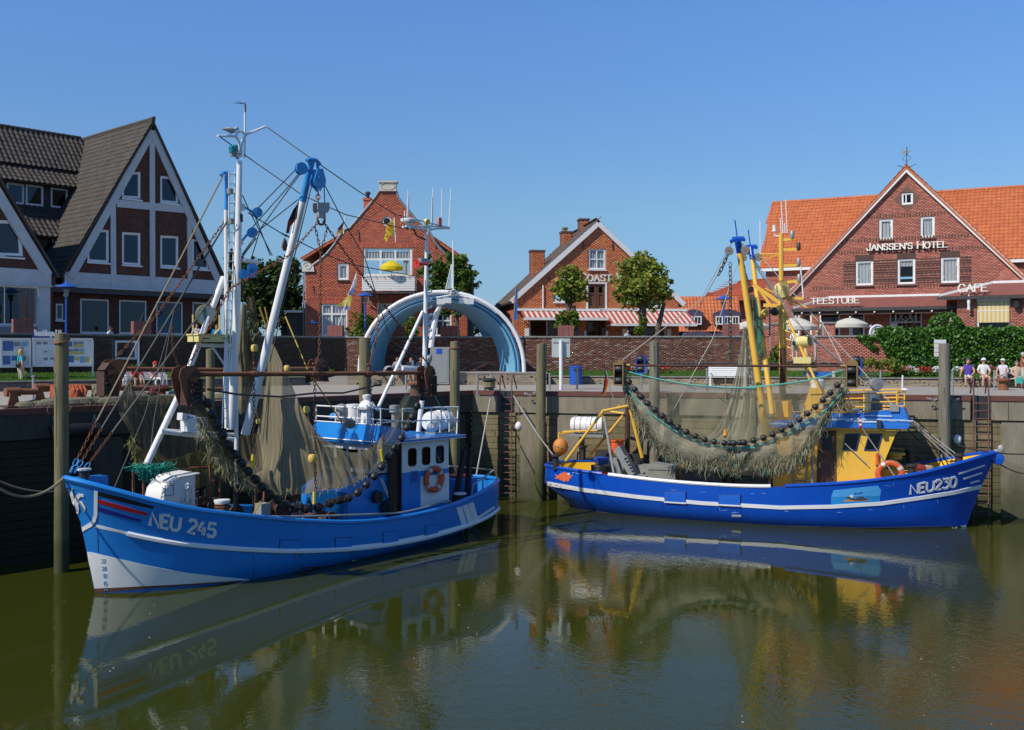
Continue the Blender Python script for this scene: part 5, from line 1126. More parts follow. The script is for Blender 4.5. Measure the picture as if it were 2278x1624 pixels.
# ---- lamps, boards, bins, benches
LBL=mat('lamp_blue',(.02,.10,.45),(.015,.08,.38),.4,scale=5)
def lamp(px,ytop,Y,z,label,k_=1.):
 p=at(px,ytop,Y);t=thing('street_lamp',label,'street lamp',(p.x,Y,z),0,'blue street lamps on the sea wall');h=p.z-z
 MB().tube([(0,0,0),(0,0,h-.75)],[.06,.045],8).lathe([(.07,1.6),(.07,1.7)]).build('post',LBL,t)
 MB().lathe([(.07,h-.78),(.12,h-.7),(.1,h-.62),(.16,h-.45)]).build('collar',ZINC,t);MB().lathe([(.13,h-.6),(.16,h-.3),(.14,h-.24)]).build('globe',glass_mat('lamp_glass',(.7,.75,.75)),t)
 MB().lathe([(.02,h),(.05,h-.08),(.12,h-.12),(.2,h-.16),(.48,h-.27),(.5,h-.3),(.1,h-.26)]).build('hood',LBL,t)
lamp(147,625,50.6,GZ,'blue street lamp behind the notice boards');lamp(812,647,61,GZ,'blue street lamp left of the bandshell');lamp(1610,654,59.5,GZ,'blue street lamp between shop and hotel')
BOARD=mat('notice_paper',(.60,.66,.66),(.55,.6,.6),.5,scale=5);ALU=mat('white_aluminium',(.60,.62,.63),(.52,.54,.55),.4,.2,scale=5)
PIC=[mat('poster_%s'%n_,c,tuple(x*.6 for x in c),.5,scale=14,contrast=.9)for n_,c in(('blue',(.06,.16,.42)),('pale',(.62,.68,.7)),('grey',(.22,.27,.3)),('yellow',(.55,.5,.12)),('sky',(.2,.42,.6)))]
NBF=Frame(-26.0,44.9,33,QZ)
def board(label,x0,y0,x1,y1,posts,pics,face=None,c=.0,zb=.5):
 p,q=NBF.k('T',x0,y0,c),NBF.k('T',x1,y1,c);z0,z1=(q.z+NBF.k('T',x0,y1,c).z)/2,(p.z+NBF.k('T',x1,y0,c).z)/2
 t=NBF.thing('notice_board',label,'notice board','white framed notice boards')
 bd=[(p.x,z0),(q.x,z0),(q.x,z1),(p.x,z1)];mb=MB();ring(mb,bd,inset(bd,.09),c-.06,c+.08);mb.build('frame',ALU,t,sm=False)
 MB().box(p.x+.09,q.x-.09,c+.02,c+.05,z0+.09,z1-.09).build('back_panel',face or BOARD,t,sm=False)
 for(a,b_,w,h,m)in pics:
  u,z=p.x+.12+(q.x-p.x-.24)*a,z1-.12-(z1-z0-.24)*b_
  MB().box(u,u+(q.x-p.x-.24)*w,c+.012,c+.0195,z-(z1-z0-.24)*h,z).build('poster',PIC[m],t,sm=False)
 for x in posts:u=NBF.k('T',x,y1,c).x;MB().tube([(u,c+.12,.1),(u,c+.12,z1-.1)],.05,8).build('post',ALU,t)
 return t,p,q,z1
board('left white notice board with blue island poster',0,205,610,790,(-20,625),[(.0,.02,.42,.4,0),(.44,.05,.25,.18,2),(.44,.24,.25,.12,1),(.72,.05,.26,.18,4),(.74,.26,.08,.1,2),(.0,.62,.3,.36,0),(.34,.62,.22,.2,0),(.66,.62,.26,.2,2),(.66,.83,.26,.05,1)])
t,p,q,z1=board('wide white notice board half hidden by the mossy pile',640,205,1840,770,(628,1850),[(.03+.11*i,.06,.08,.11,(2,2,1,0)[i])for i in range(4)]+[(.14,.4,.12,.2,1),(.26,.4,.1,.26,1),(.17,.44,.04,.06,2),(.04,.72,.08,.26,1),(.15,.72,.08,.12,2),(.27,.72,.1,.1,2),(.36,.72,.08,.11,0),(.60,.04,.07,.22,0),(.69,.04,.09,.12,2),(.79,.04,.09,.1,2),(.69,.16,.09,.13,3),(.79,.16,.09,.13,3),(.61,.36,.08,.1,2),(.70,.34,.09,.11,2),(.8,.34,.09,.1,4),(.61,.46,.08,.13,3),(.70,.46,.09,.13,3),(.8,.46,.09,.12,3),(.6,.64,.1,.3,0),(.71,.7,.09,.14,3),(.81,.68,.09,.28,4),(.91,.7,.08,.25,3)])
a,b=NBF.k('T',640,200,.0),NBF.k('T',1360,130,.0)
SGB=mat('sign_royal_blue',(.012,.04,.22),(.01,.035,.2),.4)
w_=b.x-a.x;hb=b.z-a.z
MB().prism([(a.x+w_*i/14,-.05,a.z+(hb*(.72+.5*math.exp(-((i-4)/2.2)**2))))for i in range(15)]+[(b.x,-.05,a.z),(a.x,-.05,a.z)],(0,.04,0)).build('header_sign',SGB,t,sm=False)
sgn=t
lettering(sgn,'Veranstaltungen & M',(a.x+.08,a.z+.1),(b.x-.35,a.z+.1),.26,-.05,.012,WHITE,wid=.16)
board('plain blue notice board behind the left bench',0,0,0,0,(),[])if 0 else None
p,q=NBF.k('U',345,255,2.2),NBF.k('U',780,630,2.2);t=NBF.thing('notice_board','plain dark blue notice board behind the left bench','notice board','white framed notice boards')
bd=[(p.x,q.z),(q.x,q.z),(q.x,p.z),(p.x,p.z)];mb=MB();ring(mb,bd,inset(bd,.1),2.14,2.26);mb.build('frame',ALU,t,sm=False)
MB().box(p.x+.1,q.x-.1,2.2,2.23,q.z+.1,p.z-.1).build('back_panel',mat('board_navy',(.03,.06,.2),(.025,.05,.17),.35),t,sm=False)
for u in(p.x-.12,q.x+.08):MB().tube([(u,2.2,.2),(u,2.2,p.z+.05)],.06,8).build('post',WHITE,t)
BENW=mat('white_bench_slat',(.78,.78,.76),(.70,.70,.68),.5,scale=4)
def bench(label,loc,rz,L=2.,style=0):
 t=thing('bench',label,'bench',loc,rz,'white slatted benches on the promenade')
 for i in range(4):MB().box(-L/2,L/2,-.48+i*.115,-.48+i*.115+.095,.43,.46).build('seat_slat',BENW,t,sm=False)
 for i in range(5):MB().box(-L/2,L/2,.02+i*.018,.045+i*.018,.50+i*.098,.50+i*.098+.082).build('back_slat',BENW,t,sm=False)
 for s in(-1,1):
  x=s*(L/2-.12)
  MB().bar((x,-.44,0),(x,-.44,.43),.07,.06).build('leg',BENW,t,sm=False);MB().bar((x,.0,0),(x,.0,.46),.07,.06).bar((x,.06,.40),(x,.14,1.),.06,.05).build('leg',BENW,t,sm=False)
  MB().bar((x,-.5,.65),(x,.08,.66),.07,.035).bar((x,-.44,.43),(x,-.44,.64),.05,.05).build('armrest',BENW,t,sm=False)
  MB().bar((x,-.44,.14),(x,.0,.14),.04,.04).build('brace',BENW,t,sm=False)
 return t
p=WLR.hit(1620,858,-.5);bench('empty white slatted bench beside the pale trawl net',WLR.w(p.x,-.35,QZ),WLR.a,2.05)
p=WLL.hit(322,858,-.5);bench('white slatted bench under the red capped man',WLL.w(p.x,-.35,QZ),WLL.a,2.1)
p=WLR.hit(2268,862,-.5);bench('white slatted bench at the right edge with black bag',WLR.w(p.x+.35,-.35,QZ),WLR.a,2.2)
p=at(1281,852,55.4);p.z=QZ;t=thing('litter_bin','blue cylindrical litter bin on the quay by the sign post','bin',p)
MB().lathe([(.33,0),(.35,.02),(.35,.9),(.37,.92),(.37,.98),(.34,1.0),(.33,.85)],n=20).build('drum',LBL,t);MB().lathe([(.352,.3),(.36,.33),(.352,.36)],n=20).lathe([(.352,.62),(.36,.65),(.352,.68)],n=20).build('hoop',LBL,t);MB().cbox((.0,-.36,.8),.3,.03,.08).build('slot',DARK,t,sm=False)
p=atz(1248,867,QZ);t=thing('sign_post','white post carrying a pale sign box seen from behind','sign',p);sc=p.y/F
MB().tube([(0,0,0),(0,0,(867-757)*sc)],.085,10).build('post',WHITE,t)
MB().box(-.42,.42,.09,.2,(867-795)*sc,(867-753)*sc).build('sign_box',mat('pale_sign_back',(.50,.54,.50),(.42,.46,.43),.5),t,sm=False)
for z in(806,763):MB().box(-.36,.36,.07,.088,(867-z)*sc,(867-z)*sc+.05).build('bracket',STEEL,t,sm=False)
p=at(978,825,54.3);t=thing('switch_cabinet','tall grey switch cabinet with small blue sign beside the stage','cabinet',(p.x,54.3,QZ));w_=42*54.3/F
MB().box(-w_/2,w_/2,0,.5,.05,at(0,772,54.3).z-QZ).build('body',GREYP,t,sm=False);MB().box(-w_/2+.06,w_/2-.06,-.015,-.001,.15,at(0,779,54.3).z-QZ).build('door',GREYP,t,sm=False)
MB().box(-.18,.12,-.03,-.016,at(0,787,54.3).z-QZ,at(0,776,54.3).z-QZ).build('sign_plate',mat('plate_blue',(.02,.08,.5),(.02,.07,.45),.4),t,sm=False)
p=at(2091,790,40.4);t=thing('berth_board','white berth number board fixed to the grey pile','sign',p);sc=40.4/F
for i in range(4):MB().box(-13*sc+(.0 if i else-.0),(13 if i==3 else 6)*sc,-.03,.0,(-3+i*9.6)*sc,(-3+i*9.6+8.6)*sc).build('board_slat',WHITE,t,sm=False)
for px,yt,yb,lb in((1093,829,866,'behind the mooring bollard'),(1284,820,866,'in front of the blue bin'),(1427,817,868,'behind the red flowers'),(1573,822,873,'left of the empty white bench'),(1959,825,862,'beside the bicycle front'),(2119,825,879,'right of the berth board pile'),(74,838,893,'behind the rusty beam trawl shoes'),(1223,832,868,'right of the ladder pile'),(903,828,868,'before the seated couple by the stage'),(1062,835,880,'at the corner of the two quay walls'),(2212,826,868,'before the white capped woman')):
 p=atz(px,yb,QZ)if yb>800 else None;t=thing('railing_post','grey steel railing post %s'%lb,'post',p,0,'steel railing posts on the quay')
 h=(yb-yt)*p.y/F;MB().tube([(0,0,0),(0,0,h)],.045,8).lathe([(.06,h-.02),(.06,h+.03),(.01,h+.05)],n=8).build('tube',STEEL,t);MB().cbox((0,0,.012),.2,.2,.024).build('foot_plate',STEEL,t,sm=False)
for px,yb,lb in((2232,868,'rusty mushroom bollard below the seated right hand group'),(924,880,'rusty mushroom bollard before the stage'),(1088,868,'dark rope wound bollard at the quay corner')):
 p=atz(px,yb,QZ);t=thing('bollard',lb,'bollard',p,0,'mooring bollards on the quay');MB().lathe([(.24,0),(.22,.04),(.18,.3),(.19,.38),(.32,.43),(.33,.5),(.25,.55),(.02,.56)],n=16).build('bollard_body',RUST if 'rusty' in lb else DARK,t)
 if 'rope' in lb:MB().tube([(.27*math.cos(i*.7),.27*math.sin(i*.7),.12+.0065*i)for i in range(40)],.03,5).build('rope_turns',ROPE,t)
def bicycle(label,loc,rz):
 t=thing('bicycle',label,'bicycle',loc,rz)
 for x in(-.52,.52):
  w=MB().tube([(x+.33*math.cos(a*.314),0,.35+.33*math.sin(a*.314))for a in range(20)],.022,5,closed=True).build('wheel',BLACK,t)
  MB().tube([(x+.31*math.cos(a*.314),0,.35+.31*math.sin(a*.314))for a in range(20)],.012,4,closed=True).build('rim',STEEL,w)
  for i in range(8):MB().tube([(x,0,.35),(x+.31*math.cos(i*.785),0,.35+.31*math.sin(i*.785))],.004,3).build('spoke',STEEL,w)
 MB().tube([(-.52,0,.35),(-.05,0,.35),(-.2,0,.85),(-.52,0,.35)],.02,6).tube([(-.05,0,.35),(.36,0,.78),(-.17,0,.72)],.022,6).tube([(.52,0,.35),(.4,0,.65),(.33,0,1.0)],.02,6).build('frame',DARK,t)
 MB().tube([(.25,-.28,1.02),(.36,-.1,1.03),(.36,.1,1.03),(.25,.28,1.02)],.015,6).build('handlebar',STEEL,t);MB().ball((-.23,0,.9),.12,8,(1.2,.7,.4)).build('saddle',BLACK,t)
 MB().box(-.75,-.3,-.06,.06,.7,.72).build('carrier',STEEL,t,sm=False)
p=WLR.w(WLR.hit(1913,850,-.35).x,-.35,QZ);bicycle('dark bicycle parked against the low wall below the shrubs',p,rad(-12))
PAR=mat('cream_parasol_cloth',(.76,.73,.62),(.7,.67,.57),.8,trans=.3)
def parasol(label,px0,px1,ytop,yrim,Y,m=PAR,n=8,zb=QZ+1.2):
 a,b=at(px0,yrim,Y),at(px1,yrim,Y);r=(b.x-a.x)/2;h=(yrim-ytop)*Y/F
 t=thing('parasol',label,'parasol',((a.x+b.x)/2,Y,zb),R.uniform(0,.6));z=a.z-zb;mb=MB()
 P=[[(r*f*math.cos(i*2*math.pi/32)*(1-.05*abs(math.sin(i*math.pi*n/32))),r*f*math.sin(i*2*math.pi/32)*(1-.05*abs(math.sin(i*math.pi*n/32))),z+h*(1-f**1.7))for i in range(33)]for f in(.01,.25,.5,.75,1)]
 mb.grid(P);mb.grid([[(p[0],p[1],p[2])for p in P[-1]],[(p[0],p[1],p[2]-.2*(1+.3*math.sin(i*math.pi*n/8)))for i,p in enumerate(P[-1])]]);mb.build('canopy',m,t,ang=60)
 MB().tube([(0,0,0),(0,0,z+h)],.03,6).build('pole',WHITE,t);MB().ball((0,0,z+h+.04),.05,6).build('finial',WHITE,t)
 for i in range(n):a_=i*2*math.pi/n;MB().tube([(0,0,z+h-.05),(r*.9*math.cos(a_),r*.9*math.sin(a_),z+.03)],.012,4).build('rib',WHITE,t)
E_=lambda x,y:K('E',x,y)
for lb,xa,xb,yt,yr,Y in(('cream parasol left of the yellow mast, partly hidden',470,738,1265,1305,60),('cream parasol right behind the yellow mast',770,1066,1245,1310,59),('cream parasol before the leaded tea room window',1172,1428,1248,1292,58.5)):
 parasol(lb,E_(xa,0)[0],E_(xb,0)[0],E_(0,yt)[1],E_(0,yr)[1],Y)
parasol('small yellow parasol on the slatted balcony',C_(775,0)[0],C_(966,0)[0],C_(0,747)[1],C_(0,798)[1],65.0,mat('yellow_parasol_cloth',(.85,.70,.02),(.8,.64,.02),.7,trans=.35),zb=MH.k('C',850,1000,-.6).z+GZ)
p=tp(*K('G',1048,1420),57.2);t=thing('folded_parasol','folded white parasol behind the round ivy ball','parasol',(p.x,57.2,QZ+1.2));z=at(0,K('G',0,1365)[1],57.2).z-QZ-1.2
MB().lathe([(.04,z),(.1,z-.3),(.17,z-1.),(.12,z-1.2),(.04,z-1.25)],n=10).build('canopy',PAR,t);MB().tube([(0,0,0),(0,0,z+.05)],.03,6).build('pole',WHITE,t)
p=tp(*K('N',230,178),56.9);t=thing('menu_sign','round white menu sign by the tea room entrance','sign',(p.x,56.9,p.z));MB().lathe([(.02,.05),(.42,.05),(.45,.0),(.42,-.05),(.02,-.05)],(0,0,0),(0,1,0),20).build('disc',WHITE,t);MB().tube([(.36*math.cos(i*.314),-.06,.36*math.sin(i*.314))for i in range(20)],.02,4,closed=True).build('ring',ZINC,t)
MB().box(-.03,.03,-.02,.02,-1.3,-.3).build('post',DARK,t,sm=False)
# ---- flags
def flag(label,top,bot,pole0,pole1,outline,bands,Y,dirs=None,cat='flag'):
 """bands: list of (material, polygon in photo pixels); the cloth ripples in depth"""
 c=at(*pole0,Y);t=thing('flag',label,cat,c)
 MB().tube([V((0,0,0)),at(*pole1,Y)-c],.03,6).build('pole',WHITE if Y>50 else STEEL,t)
 for i,(m,pol)in enumerate(bands):
  pts=[];n=len(pol);pr=[at(x,y,Y)for x,y in pol]
  cx=sum((p for p in pr),V())/n
  def rip(p):return V((p.x-c.x,.10*math.sin((p.x-c.x)*7+(p.z-c.z)*2.2),p.z-c.z))
  mb=MB();P=[]
  m_=10
  h2=n//2;A,B=pr[:h2],pr[h2:][::-1]
  for j in range(m_+1):
   def lp(L):q=j/m_*(len(L)-1);a=min(int(q),len(L)-2);return L[a].lerp(L[a+1],q-a)
   a,b=lp(A),lp(B);P.append([rip(a.lerp(b,s/4))for s in range(5)])
  mb.grid(P).build('cloth',m,t)
 return t
def fm(n_,c):return mat('flag_'+n_,c,tuple(x*.8 for x in c),.8,scale=4,trans=.35)
CC=lambda*q:[K('C',*p)for p in q]
flag('yellow flag with red lettering before the round gable window',0,0,K('C',905,600),K('C',893,405),0,[(fm('yellow',(.80,.62,.03)),CC((893,410),(898,525),(845,560),(833,600),(812,570),(830,500),(838,460),(893,412)))],60.5)
fl=bpy.data.objects['flag']
for i,(x,y)in enumerate(((880,455),(868,480),(855,470),(884,490),(830,530),(838,560),(850,500))):
 p=at(*K('C',x,y),60.5)-fl.location;MB().cbox((p.x,-.14,p.z),.15,.012,.06,rz=.1).build('print',fm('red',(.55,.04,.03)),fl,sm=False)
flag('blue white and yellow flag hanging from the sea wall pole',0,0,K('C',420,1345),K('C',595,845),0,[(fm('white',(.7,.7,.75)),CC((598,858),(588,945),(555,1022),(520,1022),(560,940),(580,880))),(fm('lilac_blue',(.22,.25,.5)),CC((585,990),(560,1025),(528,1015),(560,965))),(fm('gold',(.72,.58,.10)),CC((560,1022),(548,1110),(420,1115),(470,1080),(510,1045),(530,1025))),(fm('lilac',(.33,.30,.5)),CC((548,1108),(545,1138),(415,1128),(425,1110)))],60.)
flag('faded German flag on the left gable shoulder',0,0,K('B',1420,1400),K('B',1436,1215),0,[(fm('black',(.05,.03,.03)),[K('B',*q)for q in((1425,1260),(1420,1300),(1370,1370),(1360,1350))]),(fm('faded_red',(.35,.06,.05)),[K('B',*q)for q in((1420,1290),(1405,1350),(1345,1395),(1365,1365))]),(fm('ochre',(.5,.36,.08)),[K('B',*q)for q in((1424,1330),(1418,1385),(1330,1415),(1345,1395))])],64)
p=K('D',322,640);c=at(*p,62);t=thing('beach_flag','narrow blue beach flag left of the shop','flag',(c.x,62,GZ));z=c.z-GZ;z2=at(*K('D',312,920),62).z-GZ
MB().tube([(-.05,0,0),(-.02,0,z2),(.1,0,z)],.03,6).build('pole',STEEL,t)
MB().prism([(-.08,0,z2),(.18,0,z2+.1),(.22,0,z-.3),(.12,0,z)],(0,.02,0)).build('cloth',fm('azure',(.04,.22,.62)),t,sm=False);MB().cbox((.06,-.012,z-.9),.14,.012,.3).build('print',fm('rose',(.6,.15,.3)),t,sm=False)
# ==== THE TWO CUTTERS
class Hull:
 pass
def resample(tab,n):
 P=catmull([(a,b,c)for a,b,c in tab],10);d=[0.]
 for p,q in zip(P,P[1:]):d.append(d[-1]+math.hypot(q.x-p.x,q.y-p.y))
 out=[]
 for i in range(n+1):
  s=d[-1]*i/n;j=0
  while j<len(d)-2 and d[j+1]<s:j+=1
  f=(s-d[j])/max(d[j+1]-d[j],1e-6);out.append(P[j].lerp(P[j+1],min(max(f,0),1)))
 out[0].y=0;out[-1].y=0
 for p in out:p.y=max(p.y,0)
 return out
def make_hull(t,sheer,rub,wl,keelz,m,minner,mdeck,deckdrop,n=72):
 """near side is negative y.  returns the hull object and a BVH of its outer skin in boat coordinates"""
 S,Rb,Wl=resample(sheer,n),resample(rub,n),resample(wl,n)
 Kl=[V((p.x*.96+.3*(1 if p.x<0 else 1),p.y*.35,keelz))for p in Wl]
 Md=[r.lerp(w,.5)+V((0,(0.10*min(1,2*min(i,n-i)/20))*(1 if r.y>.3 else 0),0))for i,(r,w)in enumerate(zip(Rb,Wl))]
 L=[S,[s.lerp(r,.5)for s,r in zip(S,Rb)],Rb,Md,Wl,Kl]
 mb=MB()
 for sg in(-1,1):mb.grid([[V((p.x,sg*p.y,p.z))for p in lv]for lv in L])
 o=mb.build('hull',m,t,ang=50)
 bvh=BVHTree.FromPolygons([V(v)for v in mb.v],mb.f)
 inn=MB();deck=[]
 for sg in(-1,1):
  a=[V((p.x,sg*max(p.y-.09,0),p.z-.01))for p in S];b=[V((p.x,sg*max(p.y-.12-max(0,p.y-r.y)*deckdrop(p.x)/(p.z-r.z)-(.3*deckdrop(p.x)if min(abs(p.x-S[0].x),abs(p.x-S[-1].x))<3 else 0),0),p.z-deckdrop(p.x)))for p,r in zip(S,Rb)]
  inn.grid([a,b]);inn.grid([[V((p.x,sg*p.y,p.z))for p in S],a]);deck.append(b)
 inn.build('bulwark',minner,t,ang=50);MB().grid(deck).build('deck',mdeck,t)
 return o,bvh,S,Rb
def onhull(fr,bvh,px,py,off=.01):
 for s in(0,1,2,3,4,6,8,10,13,16,20):
  for g in(1,-1):
   o,d=fr.ray(px+s*g,py);h=bvh.ray_cast(o,d)
   if h[0]is not None:break
  if h[0]is not None:break
 if h[0]is None:h=bvh.find_nearest(fr.hit(px,py,-1.5))
 nn=h[1]if h[1].dot(d)<0 else-h[1]
 return h[0]+nn*off,nn
def decal(t,fr,bvh,name,poly,m,off=.01,thick=.012,step=9.):
 """a painted or welded plate that follows the hull skin"""
 B=[];n=len(poly)
 for i in range(n):
  a,b=V(poly[i]),V(poly[(i+1)%n]);k_=max(1,int((b-a).length/step));B+=[a.lerp(b,j/k_)for j in range(k_)]
 xs=[p.x for p in B];ys=[p.y for p in B];I=[]
 x=min(xs)+step/2
 while x<max(xs):
  y=min(ys)+step/2
  while y<max(ys):
   if inside(B,x,y)and min((p-V((x,y))).length for p in B)>step*.35:I.append(V((x,y)))
   y+=step
  x+=step
 vs,_,fs,_,_,_=delaunay_2d_cdt(B+I,[(i,(i+1)%len(B))for i in range(len(B))],[],1,1e-4)
 T3=[];T0=[]
 for v in vs:
  p,q=onhull(fr,bvh,v.x,v.y,off);T3.append(p);T0.append(p-q*thick)
 F_=[list(f)for f in fs if inside(B,sum(vs[i].x for i in f)/len(f),sum(vs[i].y for i in f)/len(f))]
 mb=MB().add(T3,F_);nb=len(B)
 mb.add([T3[i]for i in range(nb)]+[T0[i]for i in range(nb)],[(i,(i+1)%nb,nb+(i+1)%nb,nb+i)for i in range(nb)])
 return mb.build(name,m,t,ang=50)
def stripe(pts,w0,w1=None):
 """polygon around a polyline in photo pixels"""
 w1=w1 if w1 is not None else w0;n=len(pts);up=[];dn=[]
 for i,p in enumerate(pts):
  a,b=V(pts[max(i-1,0)]),V(pts[min(i+1,n-1)]);t=(b-a).normalized();nn=V((-t.y,t.x));w=(w0+(w1-w0)*i/(n-1))/2
  up.append(tuple(V(p)+nn*w));dn.append(tuple(V(p)-nn*w))
 return up+dn[::-1]
def hull_text(t,fr,bvh,text,p0,p1,h,m,wid,slant=0.,off=.02):
 tot=strokes(text,h)[1];p0,p1=V(p0),V(p1);d=p1-p0;sx=d.length/tot;e=d.normalized();x=0
 for ch in text:
  w,st=GL[ch]
  for s in st:
   pts=[(p0+e*((x+p[0]*w*h*.8)*sx)+V((p[1]*h*slant,-p[1]*h)))[:]for p in s]
   decal(t,fr,bvh,'number' if ch.isdigit()else 'letter',stripe(pts,wid),m,off,off+.01,step=6)
  x+=(w*.8+.16)*h
def rope(t,pts,r,m,name='rope',n=5):return MB().tube(pts,r,n).build(name,m,t)
def rail(t,name,posts,tops,r,m):
 for p in posts:MB().tube(p,r*.9,6).build('rail_post',m,t)
 for q in tops:MB().tube(q,r,6).build(name,m,t)
def block(t,c,r,m,d=(0,1,0),name='pulley_block',tail=None):
 mb=MB();c=V(c);dd=V(d).normalized()
 for s in(-1,1):mb.lathe([(.01,s*.07),(r,s*.07),(r,s*.045),(.01,s*.045)],c,dd,14)
 mb.lathe([(.01,-.08),(.035,-.085),(.035,.085),(.01,.085)],c,dd,8);mb.lathe([(.01,-.04),(r*.85,-.04),(r*.7,0),(r*.85,.04),(.01,.04)],c,dd,12)
 if tail is not None:mb.bar(c,tail,.05,.12)
 return mb.build(name,m,t)
NETB=net_mat('brown_trawl_netting',(.45,.385,.24),(.27,.225,.14),.62,.93,75,2.2)
NETD=net_mat('dark_trawl_netting',(.24,.20,.12),(.10,.085,.05),.55,.9,34,1.6)
NETW=net_mat('pale_trawl_netting',(.64,.61,.46),(.50,.48,.36),.7,.95,40,1.4)
NETS=net_mat('sheer_trawl_netting',(.38,.36,.24),(.25,.24,.16),.28,.58,26,2.5)
NETG=net_mat('grey_cod_netting',(.52,.49,.36),(.36,.34,.24),.5,.86,60,14)
FRAY=mat('frayed_twine',(.33,.29,.17),(.18,.155,.09),.95,scale=9);FRAYG=mat('green_frayed_twine',(.05,.20,.13),(.03,.12,.08),.95,scale=9)
def net(t,name,rows,m,wob=.05,nu=40,nv=24):
 """cloth through rows of points (top to bottom), each row a polyline; UV for the folds"""
 Rw=[catmull(r,8)if len(r)>2 else[V(r[0]).lerp(V(r[1]),i/8)for i in range(9)]for r in rows]
 def samp(L,f):q=f*(len(L)-1);a=min(int(q),len(L)-2);return L[a].lerp(L[a+1],q-a)
 cols=[]
 for j in range(nu+1):
  c=[samp(L,j/nu)for L in Rw];c=catmull(c,6)if len(c)>2 else[c[0].lerp(c[1],i/6)for i in range(7)];cols.append(c)
 v=[];uv=[];ph=[R.uniform(-1,1)for _ in range(nu+3)];ph=[(a+b+c)/1.6 for a,b,c in zip(ph,ph[1:],ph[2:])]
 for i in range(nv+1):
  for j in range(nu+1):
   p=samp(cols[j],i/nv);w=wob*math.sin(i/nv*2.6+.3)
   p=p+V((0,w*(1.2*ph[j]+.5*math.sin(j*.43+i*.14)+.25*math.sin(j*1.7+i*.5)),.3*w*math.sin(j*1.3+i*.4)));v.append(p);uv.append((j/nu,i/nv))
 mb=MB();mb.v=[tuple(p)for p in v];n=nu+1
 mb.f=[[i*n+j,i*n+j+1,(i+1)*n+j+1,(i+1)*n+j]for i in range(nv)for j in range(nu)];mb.m=[0]*len(mb.f)
 me=mb.mesh(name,m,True,180);ul=me.uv_layers.new(name='UVMap')
 li=np.zeros(len(me.loops),np.int32);me.loops.foreach_get('vertex_index',li);ul.data.foreach_set('uv',np.array(uv,np.float32)[li].ravel())
 return link(name,me,t)
def strands(t,name,line,n,lo,hi,m,spread=.15,r=.012,kind='stuff'):
 """frayed twine ends hanging along a line"""
 L=catmull(line,10);V_=[];F_=[]
 for i in range(n):
  f=R.random()*(len(L)-1);a=min(int(f),len(L)-2);p=L[a].lerp(L[a+1],f-a)+V((R.gauss(0,.05),R.gauss(0,spread),R.uniform(-.05,.12)))
  l=R.uniform(lo,hi);d=V((R.gauss(0,.35),R.gauss(0,.3),-1)).normalized()*l;s=V((R.uniform(-1,1),R.uniform(-1,1),0)).normalized()*r
  mid=p+d*.5+V((R.gauss(0,.04),R.gauss(0,.04),0));b=len(V_);V_+=[p-s,p+s,mid-s,mid+s,p+d-s*.3,p+d+s*.3];F_+=[(b,b+1,b+3,b+2),(b+2,b+3,b+5,b+4)]
 return link(name,np_mesh(name,[tuple(v)for v in V_],F_,m),t,kind=kind)
def bobbins(t,path,n,r,m,chain_m,lab='bobbin'):
 P=[V(p)for p in path];seg=[(b-a).length for a,b in zip(P,P[1:])];tot=sum(seg);me=None
 mb=chain_links(MB(),path,.2,.05,.014);mb.build('ground_chain',chain_m,t,kind='stuff')
 for i in range(n):
  d=(i+.5)/n*tot;k_=0
  while k_<len(seg)-1 and d>seg[k_]:d-=seg[k_];k_+=1
  c=P[k_].lerp(P[k_+1],d/seg[k_]);tg=(P[k_+1]-P[k_]).normalized()
  if me is None:me=MB().lathe([(.03,-r*.85),(r*.75,-r*.8),(r,-r*.35),(r,r*.35),(r*.75,r*.8),(.03,r*.85)],(0,0,0),(1,0,0),12).mesh(lab,m)
  o=link(lab,me,t);o.location=c;o.rotation_euler=tg.to_track_quat('X','Z').to_euler()
def life_ring(label,c,r,rz,tilt=0.):
 t=thing('life_ring',label,'life ring',c,rz,'orange life rings');t.rotation_euler=(rad(tilt),0,rz)
 MB().tube([(r*math.cos(i*.2618),0,r*math.sin(i*.2618))for i in range(24)],r*.26,8,closed=True).build('ring',mat('life_ring_orange',(.68,.10,.02),(.55,.08,.02),.5,scale=6,rust=.15,rustc=(.35,.15,.08)),t)
 for k_ in range(4):
  a=k_*math.pi/2+.6;MB().tube([((r)*math.cos(a+s),0,(r)*math.sin(a+s))for s in(-.14,-.07,0,.07,.14)],r*.275,8).build('reflective_band',mat('reflective_silver',(.6,.6,.6),(.5,.5,.5),.4),t)
 MB().tube([(r*1.25*math.cos(i*.2618)*(1+.04*math.cos(i*1.57)),-.06,r*1.25*math.sin(i*.2618))for i in range(24)],.012,4,closed=True).build('grab_line',ROPE,t)
 return t
